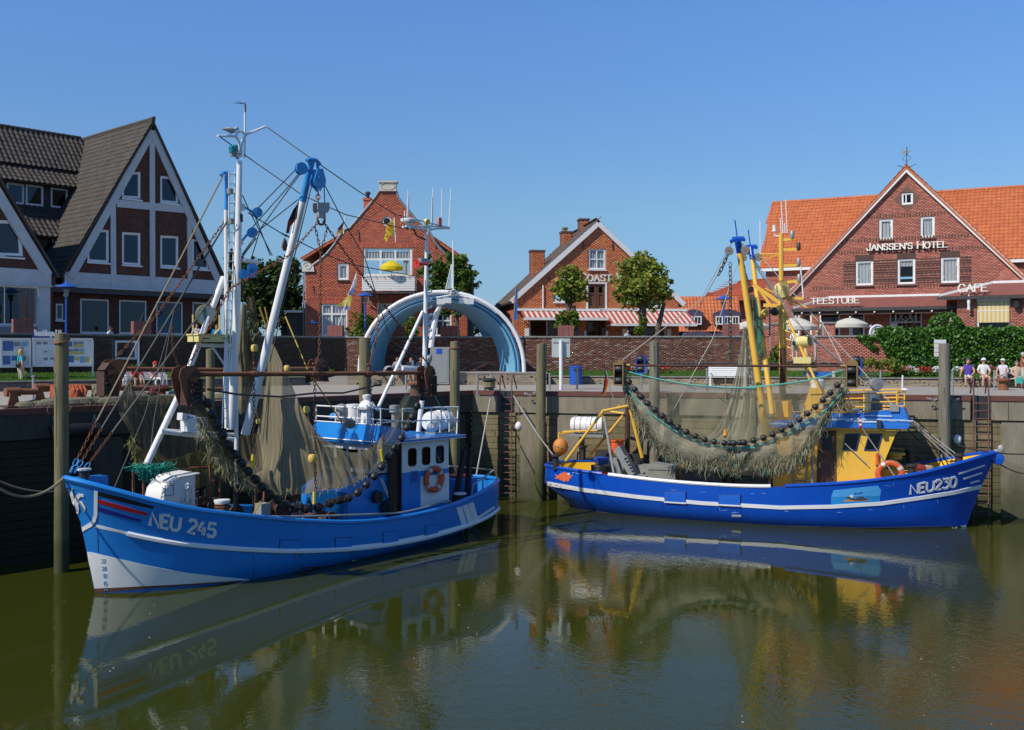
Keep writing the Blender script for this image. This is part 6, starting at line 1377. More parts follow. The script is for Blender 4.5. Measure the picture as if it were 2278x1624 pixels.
# ==== bright blue cutter NEU 245
B1=Frame(-11.05,27.4,50)
bt=B1.thing('fishing_boat','bright blue shrimp cutter NEU 245 with white mast and bow emblem','fishing boat')
DECKM=mat('worn_deck',(.10,.075,.055),(.05,.04,.032),.9,scale=3,rust=.3)
h1,bv1,SH1,RB1=make_hull(bt,[(-.8,0,3.1),(-.6,.5,3.02),(0,1.05,2.78),(1,1.6,2.41),(2,1.95,2.12),(3.5,2.25,1.80),(5,2.4,1.52),(7,2.45,1.24),(9,2.4,1.14),(11,2.27,1.19),(13,1.93,1.38),(14.4,1.5,1.57),(15.4,.85,1.6),(15.75,0,1.6)],[(-.4,0,1.94),(0,.62,1.76),(1,1.25,1.42),(2,1.7,1.17),(3.5,2.1,.89),(5,2.3,.66),(7,2.4,.45),(9,2.36,.35),(11,2.22,.36),(13,1.9,.45),(14.4,1.47,.56),(15.4,.82,.58),(15.75,0,.58)],[(0,0,0),(.5,.5,0),(1,.9,0),(2,1.4,0),(3.5,1.8,0),(5,1.95,0),(7,2.0,0),(9,1.92,0),(11,1.68,0),(12.5,1.3,0),(13.9,.7,0),(14.6,0,0)],-.9,BOATBLUE,BOATBLUE,DECKM,lambda x:.55 if x>2.5 else .22)
for sg in(-1,1):
 MB().tube([(p.x,sg*(p.y-.03),p.z+.02)for p in SH1],.075,8).build('cap_rail',BOATBLUE,bt)
 MB().tube([(p.x,sg*(p.y+.02),p.z)for p in RB1[5:]],.07,6).build('rubbing_strake',WHITEB,bt)
O_=lambda*q:[K('O',*p)for p in q]
P_=lambda*q:[K('P',*p)for p in q]
dc=lambda n_,pol,m,**k_:decal(bt,B1,bv1,n_,pol,m,**k_)
dc('white_stripe',O_((408,682),(600,730),(900,800),(1250,855),(1600,885),(1900,900),(2278,915),(2278,938),(1900,925),(1600,908),(1250,878),(900,825),(600,752),(385,706)),WHITEB,off=.008)
dc('white_boot_paint',O_((297,925),(360,930),(600,985),(900,1055),(1200,1110),(1500,1145),(1775,1172),(1500,1190),(1100,1215),(800,1230),(500,1245),(385,1250)),WHITEB,off=.007,step=14)
dc('brown_waterline',O_((385,1252),(500,1247),(800,1232),(1100,1217),(1500,1192),(1780,1174),(1780,1185),(1500,1203),(1100,1235),(800,1256),(500,1280),(390,1288)),mat('antifouling_brown',(.16,.06,.03),(.10,.04,.025),.7),off=.006,step=14)
dc('brown_waterline',P_((170,1178),(400,1165),(620,1135),(700,1120),(680,1140),(400,1195),(100,1232)),_mats['antifouling_brown'],off=.006,step=10)
NAVY=mat('navy_stripe_paint',(.012,.02,.22),(.01,.018,.2),.4);REDS=mat('red_stripe_paint',(.48,.012,.02),(.42,.01,.02),.4);BLKS=mat('black_stripe_paint',(.012,.012,.014),(.01,.01,.01),.4)
dc('black_stripe',O_((415,388),(650,445),(917,520),(903,540),(650,485),(415,422)),BLKS,off=.01);dc('red_stripe',O_((415,455),(650,520),(860,580),(848,602),(650,558),(415,490)),REDS,off=.01);dc('blue_stripe',O_((415,520),(600,575),(803,638),(790,657),(600,610),(415,560)),NAVY,off=.01)
dc('shield_outline',O_((383,380),(415,382),(412,600),(395,655),(360,700),(268,745),(245,715),(235,680),(268,708),(335,670),(368,640),(380,590)),WHITEB,off=.014)
for pl in(((190,355),(198,400),(205,450),(225,470),(205,488),(182,470),(172,410)),((215,430),(245,405),(290,412),(295,435),(262,432),(238,470),(212,478)),((240,465),(280,480),(305,520),(308,562),(292,566),(280,530),(255,500),(228,490)),((212,478),(240,480),(250,540),(242,582),(222,582),(225,540),(210,500)),((172,455),(200,460),(225,475),(205,495),(185,515),(178,490))):
 dc('palm_emblem',O_(*pl),WHITEB,off=.018)
GREYL=mat('steel_letter',(.74,.74,.73),(.6,.6,.6),.5,0,scale=5,rust=.2,rustc=(.25,.18,.12))
hull_text(bt,B1,bv1,'NEU 245',K('O',880,690),K('O',1452,792),29,GREYL,7.2,.14)
PALEB=mat('draught_blue',(.30,.40,.58),(.26,.36,.52),.5)
for s,x,y in(('22',445,1020),('20',452,1087),('18',458,1152),('16',462,1218),('14',466,1270)):hull_text(bt,B1,bv1,s,K('O',x,y),K('O',x+40,y+2),8.5,PALEB,1.2,0,.014)
for a,b in(((1577,640),(1628,800)),((1630,622),(1683,775)),((1682,603),(1728,752))):dc('stern_stripe',stripe(P_(a,b),12),WHITEB,off=.01)
for a,b in(((1628,830),(1625,885)),((1683,805),(1673,865)),((1726,780),(1710,838))):dc('stern_stripe',stripe(P_(a,b),9),WHITEB,off=.01)
dc('white_stripe',P_((0,1012),(400,1005),(900,955),(1300,880),(1650,785),(1920,610),(1928,628),(1660,810),(1300,908),(900,985),(400,1035),(0,1045)),WHITEB,off=.007)
for pl in(O_((2030,818),(2210,818),(2215,915),(2200,925),(2025,920)),P_((-10,928),(160,930),(160,1038),(-10,1036)),P_((475,910),(620,905),(625,1005),(605,1015),(470,1018)),P_((897,858),(1030,850),(1036,955),(900,965)),P_((1275,802),(1390,788),(1395,885),(1272,898))):
 o=dc('freeing_port_recess',pl,DARK,off=.012);q=V((sum(p[0]for p in pl)/len(pl),sum(p[1]for p in pl)/len(pl)))
 dc('freeing_port_flap',[tuple(q+(V(p)-q)*.94)for p in pl],BOATBLUE,off=.03,thick=.02)
dc('load_mark',stripe(P_((628,1122),(680,1115)),4),WHITEB,off=.01)
# --- on deck: bow fittings, hatch, winch, clutter
def deckz(x):return np.interp(x,[p.x for p in SH1],[p.z for p in SH1])
b1=lambda k_,x,y,c=0.:B1.hit(*K(k_,x,y),c)
MB().box(-.55,.25,-.22,.22,deckz(0)-.2,deckz(-.4)+.16).build('stem_plate',BOATBLUE,bt,sm=False)
p=b1('O',295,250,-.1);MB().lathe([(.14,-.35),(.13,-.05),(.16,-.02),(.16,.02),(.01,.03)],(p.x,p.y,p.z+.15),n=14).build('bollard',DARK,bt);MB().lathe([(.17,.155),(.17,.2),(.01,.21)],p,n=14).build('bollard_cap',WHITEB,bt)
A0,A1=b1('H',1160,1420,-.75),b1('H',1545,1605,-.75)
zt=b1('H',1500,1330,0).z;xs0,xs1=1.72,2.70;zb=1.85
prof=[(xs0+.05,zb),(xs0+.02,zb+.5),(xs0+.08,zb+.72),(xs0+.22,zt-.14),(xs0+.5,zt),(xs1,zt+.06),(xs1,zb)]
MB().prism([(x,-.5,z)for x,z in prof],(0,1.,0)).build('fore_hatch',WHITEB,bt,ang=30)
MB().prism([(xs0+.22,-.54,zt-.12),(xs0+.5,-.54,zt+.015),(xs1+.13,-.54,zt+.075),(xs1+.13,-.54,zt+.1),(xs0+.5,-.54,zt+.04),(xs0+.2,-.54,zt-.10)],(0,1.08,0)).build('hatch_roof',WHITEB,bt,sm=False)
p=b1('H',1470,1440,-.5);q=b1('H',1485,1510,-.5)
MB().tube([q+V((-.05,-.06,-.1)),q+V((-.03,-.1,.12)),p+V((.02,-.14,-.05)),p+V((-.02,-.2,.1)),p+V((-.12,-.24,.12))],[.07,.07,.075,.085,.09],10).build('vent_cowl',WHITEB,bt);q2=b1('H',1470,1535,-.5);MB().lathe([(.13,-.1),(.15,-.06),(.13,-.02),(.02,-.02)],q2,(0,1,0),14).build('porthole',WHITEB,bt)
a,b=b1('O',1010,335,-.5),b1('O',1090,420,-.5);mb=MB();ring(mb,[(a.x,b.z),(b.x,b.z),(b.x,a.z),(a.x,a.z)],inset([(a.x,b.z),(b.x,b.z),(b.x,a.z),(a.x,a.z)],.02),-.515,-.502);mb.build('hatch_door',GREYP,bt,sm=False)
p=b1('O',1520,500,-1.5);q=b1('O',1520,460,-1.5)
MB().lathe([(.19,deckz(3.7)-.5-p.z),(.19,q.z-p.z-.1)],p,n=14).build('winch_barrel',DARK,bt);MB().lathe([(.2,q.z-p.z-.1),(.22,q.z-p.z-.05),(.22,q.z-p.z),(.01,q.z-p.z+.02)],p,n=14).build('winch_cap',WHITEB,bt)
MB().tube([p+V((.2*math.cos(i*.7),.2*math.sin(i*.7),-.25+.008*i))for i in range(36)],.02,4).build('warp_turns',RUST,bt)
for i in range(34):
 x=R.uniform(3.2,7.2);y=R.uniform(-1.5,1.6);z=deckz(x)-.55;k_=R.random()
 if k_<.35:MB().cbox((x,y,z+R.uniform(.1,.7)),R.uniform(.2,.7),R.uniform(.2,.5),R.uniform(.15,.7),rz=R.uniform(0,3)).build('winch_frame',RUSTD if i%3 else RUST,bt,sm=False)
 elif k_<.6:MB().lathe([(.01,-.3),(.28,-.3),(.28,-.24),(.12,-.2),(.12,.2),(.28,.24),(.28,.3),(.01,.3)],(x,y,z+R.uniform(.3,.8)),(R.uniform(-.3,.3),1,0),12).build('winch_drum',RUSTD,bt)
 else:MB().tube([(x,y,z),(x+R.uniform(-.1,.1),y,z+R.uniform(.7,1.5)),(x+R.uniform(-.4,.4),y+R.uniform(-.3,.3),z+R.uniform(.8,1.6))],R.uniform(.02,.045),6).build('deck_pipe',RUST if i%2 else DARK,bt)
MB().tube([b1('O',1250,175,.5),b1('O',1520,172,.5)],.03,6).tube([b1('O',720,230,-.6),b1('O',1400,165,.2)],.02,6).build('boat_hook',RUST,bt)
for x,y0,y1 in((730,235,420),(822,200,425),(1412,140,410)):MB().tube([b1('O',x,y0,-.4),b1('O',x,y1+40,-.4)],.035,6).build('hatch_stanchion',RUST,bt)
p,q=b1('O',1870,500,-1.7),b1('O',1950,640,-1.7);MB().box(p.x,q.x,-1.7,-1.4,q.z-.2,p.z).build('fish_chute',GREYP,bt,sm=False)
MB().tube([b1('O',1865,470,-1.8),b1('O',1800,590,-1.8)],.02,5).build('hose',ROPEY,bt)
tops=[b1('P',x,y,-2.2)for x,y in((-600,715-40),(-300,718),(0,722),(400,712),(850,697),(1050,685),(1300,632),(1490,583),(1545,620))]
tops=[V((p.x,-np.interp(p.x,[s.x for s in SH1],[s.y for s in SH1])+.12,p.z))for p in tops]
MB().tube(catmull(tops,4),.035,6).build('pipe_rail',STEEL,bt)
for p in tops[1:-1]:MB().tube([p,V((p.x,p.y,deckz(p.x)))],.028,6).build('rail_post',BOATBLUE,bt)
for x0,y0,x1,y1 in((1790,390,1795,480),):
 pass
a=[b1('P',x,y,-1.6)for x,y in((1690,560),(1705,440),(1885,315))];MB().tube(a,.035,6).build('stern_rail',STEEL,bt);a2=[b1('P',x,y,1.)for x,y in((1490,275),(1690,292),(1885,312))];MB().tube(a2,.03,6).build('stern_rail',STEEL,bt)
p=b1('P',1790,395,-1.5);MB().tube([p,p+V((0,0,-.75))],.03,6).build('rail_post',STEEL,bt)
p=b1('P',1590,530,-1.4);MB().lathe([(.18,-.5),(.18,-.0)],p,n=12).build('stern_bollard',RUSTD,bt);MB().lathe([(.18,-.0),(.22,.02),(.22,.07),(.01,.08)],p,n=12).build('stern_bollard_cap',WHITEB,bt)
for(xa,ya,xb,yb)in((1630,130,1540,600),(1680,120,1650,570)):MB().bar(b1('P',xa,ya,-.9),b1('P',xb,yb,-.9),.16,.16).build('gallows_post',BLACK,bt,sm=False)
MB().box(13.6,14.5,-.6,.8,1.0,1.75).build('net_bin',BOATBLUE,bt,sm=False);MB().lathe([(.01,-.3),(.5,-.3),(.55,0),(.5,.3),(.01,.3)],(14.4,.2,1.5),(0,0,1),14).build('fish_tub',mat('maroon_tub',(.12,.015,.02),(.1,.012,.016),.5),bt)
# --- wheelhouse
WHB=BOATBLUE
zd=.65;zs=2.42;zr=3.42
w_=rect(B1,'J',560,1052,625,1188,-1.5),rect(B1,'J',665,1042,728,1178,-1.5),rect(B1,'J',768,1032,830,1166,-1.5)
wt=[]
for q in w_:
 x0,x1,z0,z1=q[0][0],q[1][0],q[0][1],q[2][1];c_=.08
 wt.append([(x0+c_,z0),(x1-c_,z0),(x1,z0+c_),(x1,z1-c_),(x1-c_,z1),(x0+c_,z1),(x0,z1-c_),(x0,z0+c_)])
x0,x1=9.78,12.0
def wall_y(name,poly,holes,y,m):return sheet(poly,holes,y,name,m,bt)
wall_y('house_side',[(x0,zs),(x1,zs-.03),(x1,zr),(x0,zr)],wt,-1.5,WHITEB)
wall_y('house_side_blue',[(x0,zd),(x1,zd),(x1,zs-.032),(x0,zs-.002)],[],-1.502,WHB)
for q in wt:window(bt,q,m=BLACK,fw=.03,y=-1.48,glass=BGLASS)
q=rect(B1,'J',655,1240,865,1470,-1.51);MB().box(q[0][0],x1+.005,-1.52,-1.505,q[0][1],q[2][1]-.05).build('side_panel',WHITEB,bt,sm=False)
MB().box(11.98,12.02,-1.49,1.49,zd,zr).build('house_back',WHITEB,bt,sm=False);MB().box(x0,x1,1.47,1.5,zd,zr).build('house_side',WHITEB,bt,sm=False)
MB().box(x0,x1-.03,-1.46,1.46,zd+.02,zd+.06).build('house_floor',DARK,bt,sm=False)
MB().box(x0-.03,x0+.02,-1.49,1.49,zd,zr).build('house_inner_front',DARK,bt,sm=False)
q=rect(B1,'J',470,1110,510,1480,-1.3);MB().box(9.35,9.74,-1.36,-1.3,.9,3.0).build('door',RUSTD,bt,sm=False)
for xx in(9.62,):MB().tube([(9.33,-1.62,1.0),(9.3,-1.62,3.35)],.06,6).build('roof_post',RUSTD,bt)
MB().prism([(7.75,-1.15,.6),(9.7,-1.25,.6),(9.7,-1.25,2.45),(8.4,-1.2,2.3),(7.75,-1.15,1.95)],(0,2.3,0)).build('engine_casing',BOATBLUE,bt,sm=False)
MB().box(8.75,9.745,-1.24,1.3,2.452,zr).build('bridge_front',mat('grey_white_paint',(.52,.55,.56),(.45,.47,.48),.5),bt,sm=False)
for yy in(-.9,-.3,.3,.9):
 mb=MB();MB().box(8.72,8.748,yy-.22,yy+.22,2.62,3.2).build('bridge_window',BGLASS,bt,sm=False)
q=b1('P',1180,370,-1.51);MB().box(q.x-.16,q.x+.16,-1.535,-1.503,q.z-.22,q.z+.2).build('vent_panel',WHB,bt,sm=False)
for i in range(6):MB().box(q.x-.12,q.x+.12,-1.55,-1.536,q.z-.15+i*.055,q.z-.12+i*.055).build('louvre',NAVY,bt,sm=False)
for k_,x,y in(('P',840,548),('P',915,640)):p=b1(k_,x,y,-1.28);MB().lathe([(.02,-.16),(.2,-.15),(.21,.0),(.13,.02),(.13,.12),(.2,.14),(.02,.15)],p,(0,1,0),14).build('warping_drum',BLACK,bt)
for d_ in(0,.12):MB().tube([b1('P',875+d_*150,385,-1.3),b1('P',955+d_*120,570,-1.3)],.02,5).build('handrail',WHITEB,bt)
MB().box(8.6,12.62,-1.72,1.72,zr+.002,zr+.10).build('house_roof',BOATBLUE,bt,sm=False)
for z,h_ in((zr+.001,.02),(zr+.085,.022)):MB().box(8.58,12.64,-1.745,-1.722,z,z+h_).build('roof_trim',WHITEB,bt,sm=False)
MB().prism([(8.6,-1.72,zr+.102),(8.72,-1.62,zr+.62),(8.72,1.62,zr+.62),(8.6,1.72,zr+.102)],(.05,0,0)).build('visor',BOATBLUE,bt,sm=False)
MB().prism([(8.6,-1.72,zr+.102),(8.72,-1.62,zr+.62),(9.5,-1.62,zr+.50),(9.9,-1.72,zr+.102)],(0,.04,0)).build('visor_side',BOATBLUE,bt,sm=False)
MB().tube([(8.72,-1.63,zr+.63),(8.72,1.63,zr+.63)],.025,5).tube([(8.58,-1.74,zr+.09),(8.58,1.74,zr+.09)],.03,5).build('visor_trim',WHITEB,bt)
for zz in(zr+.85,zr+1.2):
 MB().tube([(8.75,1.6,zz-.05),(8.75,-1.6,zz-.05),(10.2,-1.65,zz-.2)],.025,6).build('roof_rail',WHITEB,bt)
for y in(-1.6,-.5,.6,1.6):MB().tube([(8.75,y,zr+.6),(8.75,y,zr+1.16)],.025,6).build('rail_post',WHITEB,bt)
q=[b1('J',x,y,-1.5)for x,y in((520,920),(520,760),(735,750),(935,745),(925,945))];MB().tube(q,.03,6).build('roof_rail',WHITEB,bt);q=[b1('J',x,y,-1.5)for x,y in((330,865),(520,850),(730,845),(930,830))];MB().tube(q,.025,6).build('roof_rail',WHITEB,bt)
for x,y0,y1 in((735,750,920),(805,760,940),(870,740,930)):MB().tube([b1('J',x,y0,-1.5),b1('J',x,y1,-1.5)],.025,6).build('rail_post',WHITEB,bt)
MB().tube([b1('J',x,y,-1.5)for x,y in((800,935),(810,770),(850,745),(875,790))],.03,6).build('ladder_hoop',WHITEB,bt)
q=b1('J',790,850,-.6);t=thing('life_raft','white life raft canister on the bright blue wheelhouse roof','life raft',B1.w(q.x,q.y,q.z),B1.a)
MB().lathe([(.02,-.62),(.26,-.6),(.34,-.5),(.36,-.03),(.39,-.02),(.39,.02),(.36,.03),(.34,.5),(.26,.6),(.02,.62)],(0,0,0),(1,0,0),16).build('canister',WHITEB,t)
for x in(-.4,-.2,.2,.4):MB().lathe([(.355,-.02),(.375,0),(.355,.02)],(x,0,0),(1,0,0),16).build('strap',GREYP,t)
MB().box(-.5,.5,-.3,.3,-.5,-.36).build('cradle',STEEL,t,sm=False)
p=b1('J',745,895,-1.3);MB().lathe([(.02,-.12),(.2,-.05),(.22,0),(.1,.06),(.02,.1)],p,(-.5,-1,-.5),12).build('deck_light',WHITEB,bt)
p=b1('J',255,900,0);MB().lathe([(.30,-.1),(.22,.6),(.2,.95)],(p.x,0,zr+.1),n=4).lathe([(.28,.95),(.3,1.05),(.2,1.2),(.1,1.25),(.14,1.3),(.15,1.42),(.02,1.45)],(p.x,0,zr+.1),n=14).build('radar_pedestal',WHITEB,bt)
p=b1('J',160,800,.4);MB().lathe([(.24,-.6),(.24,.25),(.28,.27),(.28,.34),(.01,.36)],p,n=16).build('ventilator',WHITEB,bt);p=b1('J',65,800,.7);MB().lathe([(.22,-.5),(.22,.3),(.02,.36)],p,n=14).build('ventilator',GREYP,bt)
p=b1('J',460,800,-.8);MB().lathe([(.1,-.5),(.1,.05),(.17,.07),(.17,.3),(.01,.32)],p,n=12).build('ventilator',GREYP,bt)
p=b1('J',130,870,-1.4);MB().lathe([(.02,-.1),(.15,-.05),(.18,.03),(.02,.06)],p,(-.6,-.6,-.6),14).build('deck_light',GREYP,bt)
p=b1('J',40,815,1.2);MB().tube([p+V((.0,.4*math.cos(i*.3),.05*math.sin(i*.6)))+V((.1*math.sin(i*.3),0,0))for i in range(21)],.06,6).build('coiled_hose',BLUEF,bt)
lr=b1('J',748,1282,-1.58);life_ring('orange life ring on the white panel of the bright blue wheelhouse',B1.w(lr.x,-1.62,lr.z),.36,B1.a)
# --- masts and rig
def cyl(name,pts,r,m,n=10):return MB().tube(pts,r,n).build(name,m,bt)
mt=cyl('main_mast',[b1('I',405,970),b1('A',1500,1400),b1('A',1512,800),b1('B',355,650)],[.11,.11,.10,.08],WHITEB,12)
MB().tube([b1('B',355,1190)+V((0,0,-.25)),b1('B',353,1190)+V((0,0,-.02))],.105,12).build('dark_band',RUSTD,mt)
cyl('mast_leg',[b1('A',1505,1150),b1('I',453,250),b1('I',453,900),b1('I',452,1400)],.06,WHITEB);cyl('mast_foot',[b1('I',452,1402),b1('O',1640,600)],.08,BLKS)
cyl('fore_strut',[b1('H',1160,1250),b1('H',1440,650),b1('A',1420,1110)],.09,WHITEB)
cyl('cross_strut',[b1('H',1280,985,-.3),b1('H',1850,1050,-.1)],.07,WHITEB);cyl('cross_strut',[b1('H',1290,975,.3),b1('H',1850,1010,.3)],.05,WHITEB);cyl('cross_strut',[b1('H',1590,300),b1('H',1870,310)],.06,WHITEB);cyl('brace',[b1('H',1675,300),b1('H',1830,530)],.03,WHITEB)
d1=cyl('stowed_derrick',[b1('I',375,960,-.15),b1('A',1434,680,-.15)],.06,WHITEB);cyl('derrick_head',[b1('A',1434,682,-.15),b1('B',225,800,-.15)],.063,BLUEF)
MB().tube([b1('B',240,775,-.15),b1('B',190,770,-.15),b1('B',165,800,-.15)],.06,6).build('head_fitting',BLUEF,d1)
for s in(0,1):MB().tube([b1('B',250+60*s,765,-.3),b1('A',1452+32*s,900,-.3),b1('I',340+38*s,960,-.3)],.022,6).build('ladder_rail',WHITEB,mt)
for i in range(26):
 a=b1('B',250,790,-.3).lerp(b1('I',340,960,-.3),i/26);b=b1('B',310,782,-.3).lerp(b1('I',378,955,-.3),i/26);MB().tube([a,b],.014,5).build('ladder_rung',WHITEB,mt)
ms=[b1('B',x,y)for x,y in((130,395),(300,400),(338,432),(352,490),(352,610))];MB().tube(catmull(ms,4),.036,8).build('cross_arm',WHITEB,mt)
MB().tube([b1('B',x,y)for x,y in((620,300),(430,378),(392,425),(376,500),(374,610))],.036,8).build('cross_arm',WHITEB,mt);MB().tube(catmull([b1('B',x,y)for x,y in((318,398),(335,362),(370,350),(402,372),(410,392))],4),.036,8).build('mast_bow',WHITEB,mt)
MB().tube([b1('B',408,620),b1('B',411,150)],.03,6).build('antenna_pole',WHITEB,mt);MB().tube([b1('B',411,150),b1('B',411,75)],.045,6).build('antenna_base',STEEL,mt);MB().tube([b1('B',330,45),b1('B',418,70)],.01,4).tube([b1('B',305,58),b1('B',400,66)],.01,4).tube([b1('B',411,75),b1('B',411,45)],.01,4).build('antenna',DARK,mt)
for x,y in((278,535),(313,525)):
 p=b1('B',x,y,-.1);MB().lathe([(.06,-.2),(.06,-.12),(.085,-.1)],p).build('lamp_base',STEEL,mt);MB().lathe([(.085,-.1),(.085,.08),(.06,.11),(.01,.12)],p).build('signal_lamp',mat('teal_lens',(.01,.25,.25),(.01,.2,.2),.2),mt)
MB().bar(b1('B',262,578),b1('B',355,575),.1,.04).bar(b1('B',300,590),b1('B',345,630),.06,.06).build('lamp_bracket',STEEL,mt)
for x,y in((268,1262),(258,955)):p=b1('B',x,y,-.35);MB().lathe([(.01,-.1),(.09,-.1),(.1,.05),(.02,.08)],p).build('mast_light',STEEL,mt)
for(x0_,y0_,x1_,y1_,px_,py_)in((365,1120,425,1125,535,1180),(365,1480,400,1470,485,1385)):
 MB().bar(b1('B',x0_,y0_),b1('B',x1_-20,y1_),.06,.2).build('mast_bracket',WHITEB,mt);MB().tube([b1('B',x1_-20,y1_),b1('B',px_-35,py_)],.035,5).build('shackle',BLUEF,mt);block(mt,b1('B',px_,py_),.155,BLUEF,(.4,1,0))
c_=-2.2
boom=cyl('derrick',[b1('I',525,1010),b1('B',1000,1065,-1.75)],[.135,.11],WHITEB,12);head=b1('B',1092,650,c_)
MB().tube([b1('B',1000,1065,-1.75),head],[.112,.105],12).build('derrick_top',BLUEF,boom)
MB().tube([b1('B',1040,650,c_),b1('B',1070,630,c_),b1('B',1140,645,c_),b1('B',1180,690,c_)],.06,6).build('head_fitting',BLUEF,boom)
block(boom,b1('B',985,730,c_),.18,BLUEF,(.2,1,0));q=b1('B',1155,830,c_-.1)
mb=MB()
for s in(-.09,.09):mb.prism([b1('B',x,y,c_-.1)+V((0,s,0))for x,y in((1135,735),(1190,733),(1222,850),(1215,900),(1180,935),(1165,965),(1145,935),(1105,900),(1095,860))],(0,.025,0))
mb.lathe([(.01,-.13),(.06,-.13),(.06,.14),(.01,.14)],q,(0,1,0),8).build('hanging_block',BLUEF,boom)
MB().tube([b1('B',1150,680,c_),b1('B',1160,735,c_)],.05,6).build('shackle',BLUEF,boom)
hk=b1('B',1190,1130,-2.6)
chain_links(MB(),[b1('B',1160,960,c_-.1),b1('B',1158,1080,-2.5)],.2,.06,.02).build('hook_chain',RUST,boom)
mb=MB()
for s in(-.12,.10):mb.prism([b1('B',x,y,-2.6)+V((0,s,0))for x,y in((1130,1080),(1250,1080),(1250,1150),(1232,1185),(1150,1185),(1130,1150))],(0,.03,0))
mb.bar(b1('B',1190,1180,-2.6),b1('B',1190,1235,-2.6),.25,.12).build('lifting_block',STEEL,boom);ry=b1('B',1190,1255,-2.6)
MB().tube([ry+V((.14*math.cos(i*.628),0,.14*math.sin(i*.628)))for i in range(10)],.035,6,closed=True).build('lifting_ring',RUST,boom)
am=cyl('aft_mast',[b1('J',640,930),b1('J',685,500),b1('C',1145,900),b1('C',1150,540)],[.09,.09,.07,.055],WHITEB,12)
cyl('aft_strut',[b1('J',330,770),b1('C',1120,1150)],.06,WHITEB)
for x in range(12):y=690+x*62;a=b1('C',1160,y);MB().tube([a,b1('C',1188,y-5),b1('C',1190,y-22)],.03,5).build('step',WHITEB,am)
MB().tube(catmull([b1('C',x,y)for x,y in((960,480),(1090,495),(1130,520),(1148,570))],3),.04,6).tube(catmull([b1('C',x,y)for x,y in((1330,490),(1210,495),(1170,515),(1150,570))],3),.04,6).tube(catmull([b1('C',x,y)for x,y in((1110,505),(1135,485),(1165,485),(1190,505))],3),.04,6).tube([b1('C',985,470),b1('C',1325,478)],.03,5).build('cross_tree',WHITEB,am)
p=b1('C',1010,430);MB().lathe([(.1,-.1),(.28,-.05),(.3,.0),(.3,.05),(.2,.08),(.02,.09)],p,n=18).build('satellite_dome',WHITEB,am);MB().lathe([(.1,-.3),(.1,-.08)],p).build('dome_foot',WHITEB,am)
p=b1('C',1150,440);MB().lathe([(.02,.05),(.11,.05),(.13,0),(.11,-.06),(.02,-.08)],p,(0,1,.2),16).build('loudspeaker',CREAM,am)
p=b1('C',1250,440);MB().lathe([(.09,-.14),(.09,.12),(.07,.16),(.01,.17)],p,n=12).build('beacon',mat('pale_red_lens',(.55,.16,.14),(.5,.14,.12),.4),am)
for x,y0,y1,x2 in((993,415,190,1003),(1003,415,230,1010),(973,415,350,975),(1195,470,168,1200),(1188,480,240,1194),(1268,470,178,1270),(1327,480,168,1343)):MB().tube([b1('C',x,y0),b1('C',x2,y1)],[.022,.014],5).build('whip_antenna',WHITEB,am)
p=b1('C',1068,770,-.3);MB().lathe([(.05,.5),(.05,.2),(.1,.08),(.17,0),(.02,.02)],p,(1,-.1,.0),12).build('horn',mat('horn_red',(.6,.03,.02),(.5,.02,.02),.4),am);MB().cbox(b1('C',1120,752,-.2),.3,.2,.2).build('horn_lamp',STEEL,am,sm=False)
MB().tube([b1('J',515,455,-.1),b1('J',650,455,-.1)],.09,8).build('strip_light',WHITEB,am);MB().tube([b1('J',595,395,-.1),b1('J',595,445,-.1)],.05,6).build('gauge',WHITEB,am)
p=b1('J',722,385,-.2);MB().lathe([(.02,.12),(.13,.1),(.17,0),(.16,-.05),(.02,-.06)],p,(-.5,1,.2),14).build('work_light',STEEL,am)
MB().tube([b1('C',x,y,-.05)for x,y in((985,490),(1050,500),(1070,550),(1140,580))],.03,5).build('cable',BLACK,am)
sp=b1('H',1650,250,0);t_=MB().box(sp.x-.5,sp.x+.5,-.28,.28,b1('H',1650,275).z,b1('H',1650,225).z);plat=t_.build('searchlight_box',CREAM,bt,sm=False);MB().box(sp.x-.53,sp.x+.53,-.3,.3,b1('H',1650,225).z+.002,b1('H',1650,213).z).build('box_lid',CREAM,plat,sm=False)
for x in(-.35,.3):MB().box(sp.x+x,sp.x+x+.2,-.305,-.301,b1('H',1650,252).z,b1('H',1650,245).z).build('label_mark',DARK,plat,sm=False)
p=b1('H',1635,60,0);ax=V((-.55,-.8,.05)).normalized();mb=MB().lathe([(.20,-.24),(.26,-.22),(.28,.0),(.31,.01),(.31,.05),(.28,.06)],p-ax*.08,ax,20);mb.build('searchlight',mat('brass_housing',(.45,.34,.12),(.36,.27,.1),.35,.6),plat);MB().lathe([(.01,.03),(.27,.03)],p,ax,20).build('lens',mat('lens_glass',(.16,.22,.22),(.1,.15,.16),.08),plat);MB().lathe([(.02,-.07),(.17,-.05),(.25,.01)],p,ax,20).build('reflector',mat('mirror_metal',(.6,.62,.6),(.5,.52,.5),.15,.9),plat)
mb=MB()
for s in(-1,1):mb.tube([p+V((0,0,-.8)),p+V((.8*s*.38,-.55*s*.38,-.4)),p+V((.8*s*.38,-.55*s*.38,.0))],.03,5)
mb.build('yoke',CREAM,plat)
p=b1('H',1490,870,-.4);q=b1('H',1520,940,-.4)
MB().box(q.x-.25,q.x+.4,-.6,-.2,q.z-.15,q.z+.22).build('radar_motor',WHITEB,bt);a=b1('H',1425,865,-.6);b=b1('H',1560,895,-.1);MB().bar(a,b+(b-a)*.3,.16,.2).build('radar_scanner',WHITEB,bt)
rd=bpy.data.objects['radar_scanner'];u=(b-a).normalized()
st_,tot=strokes('FURUNO',.13);
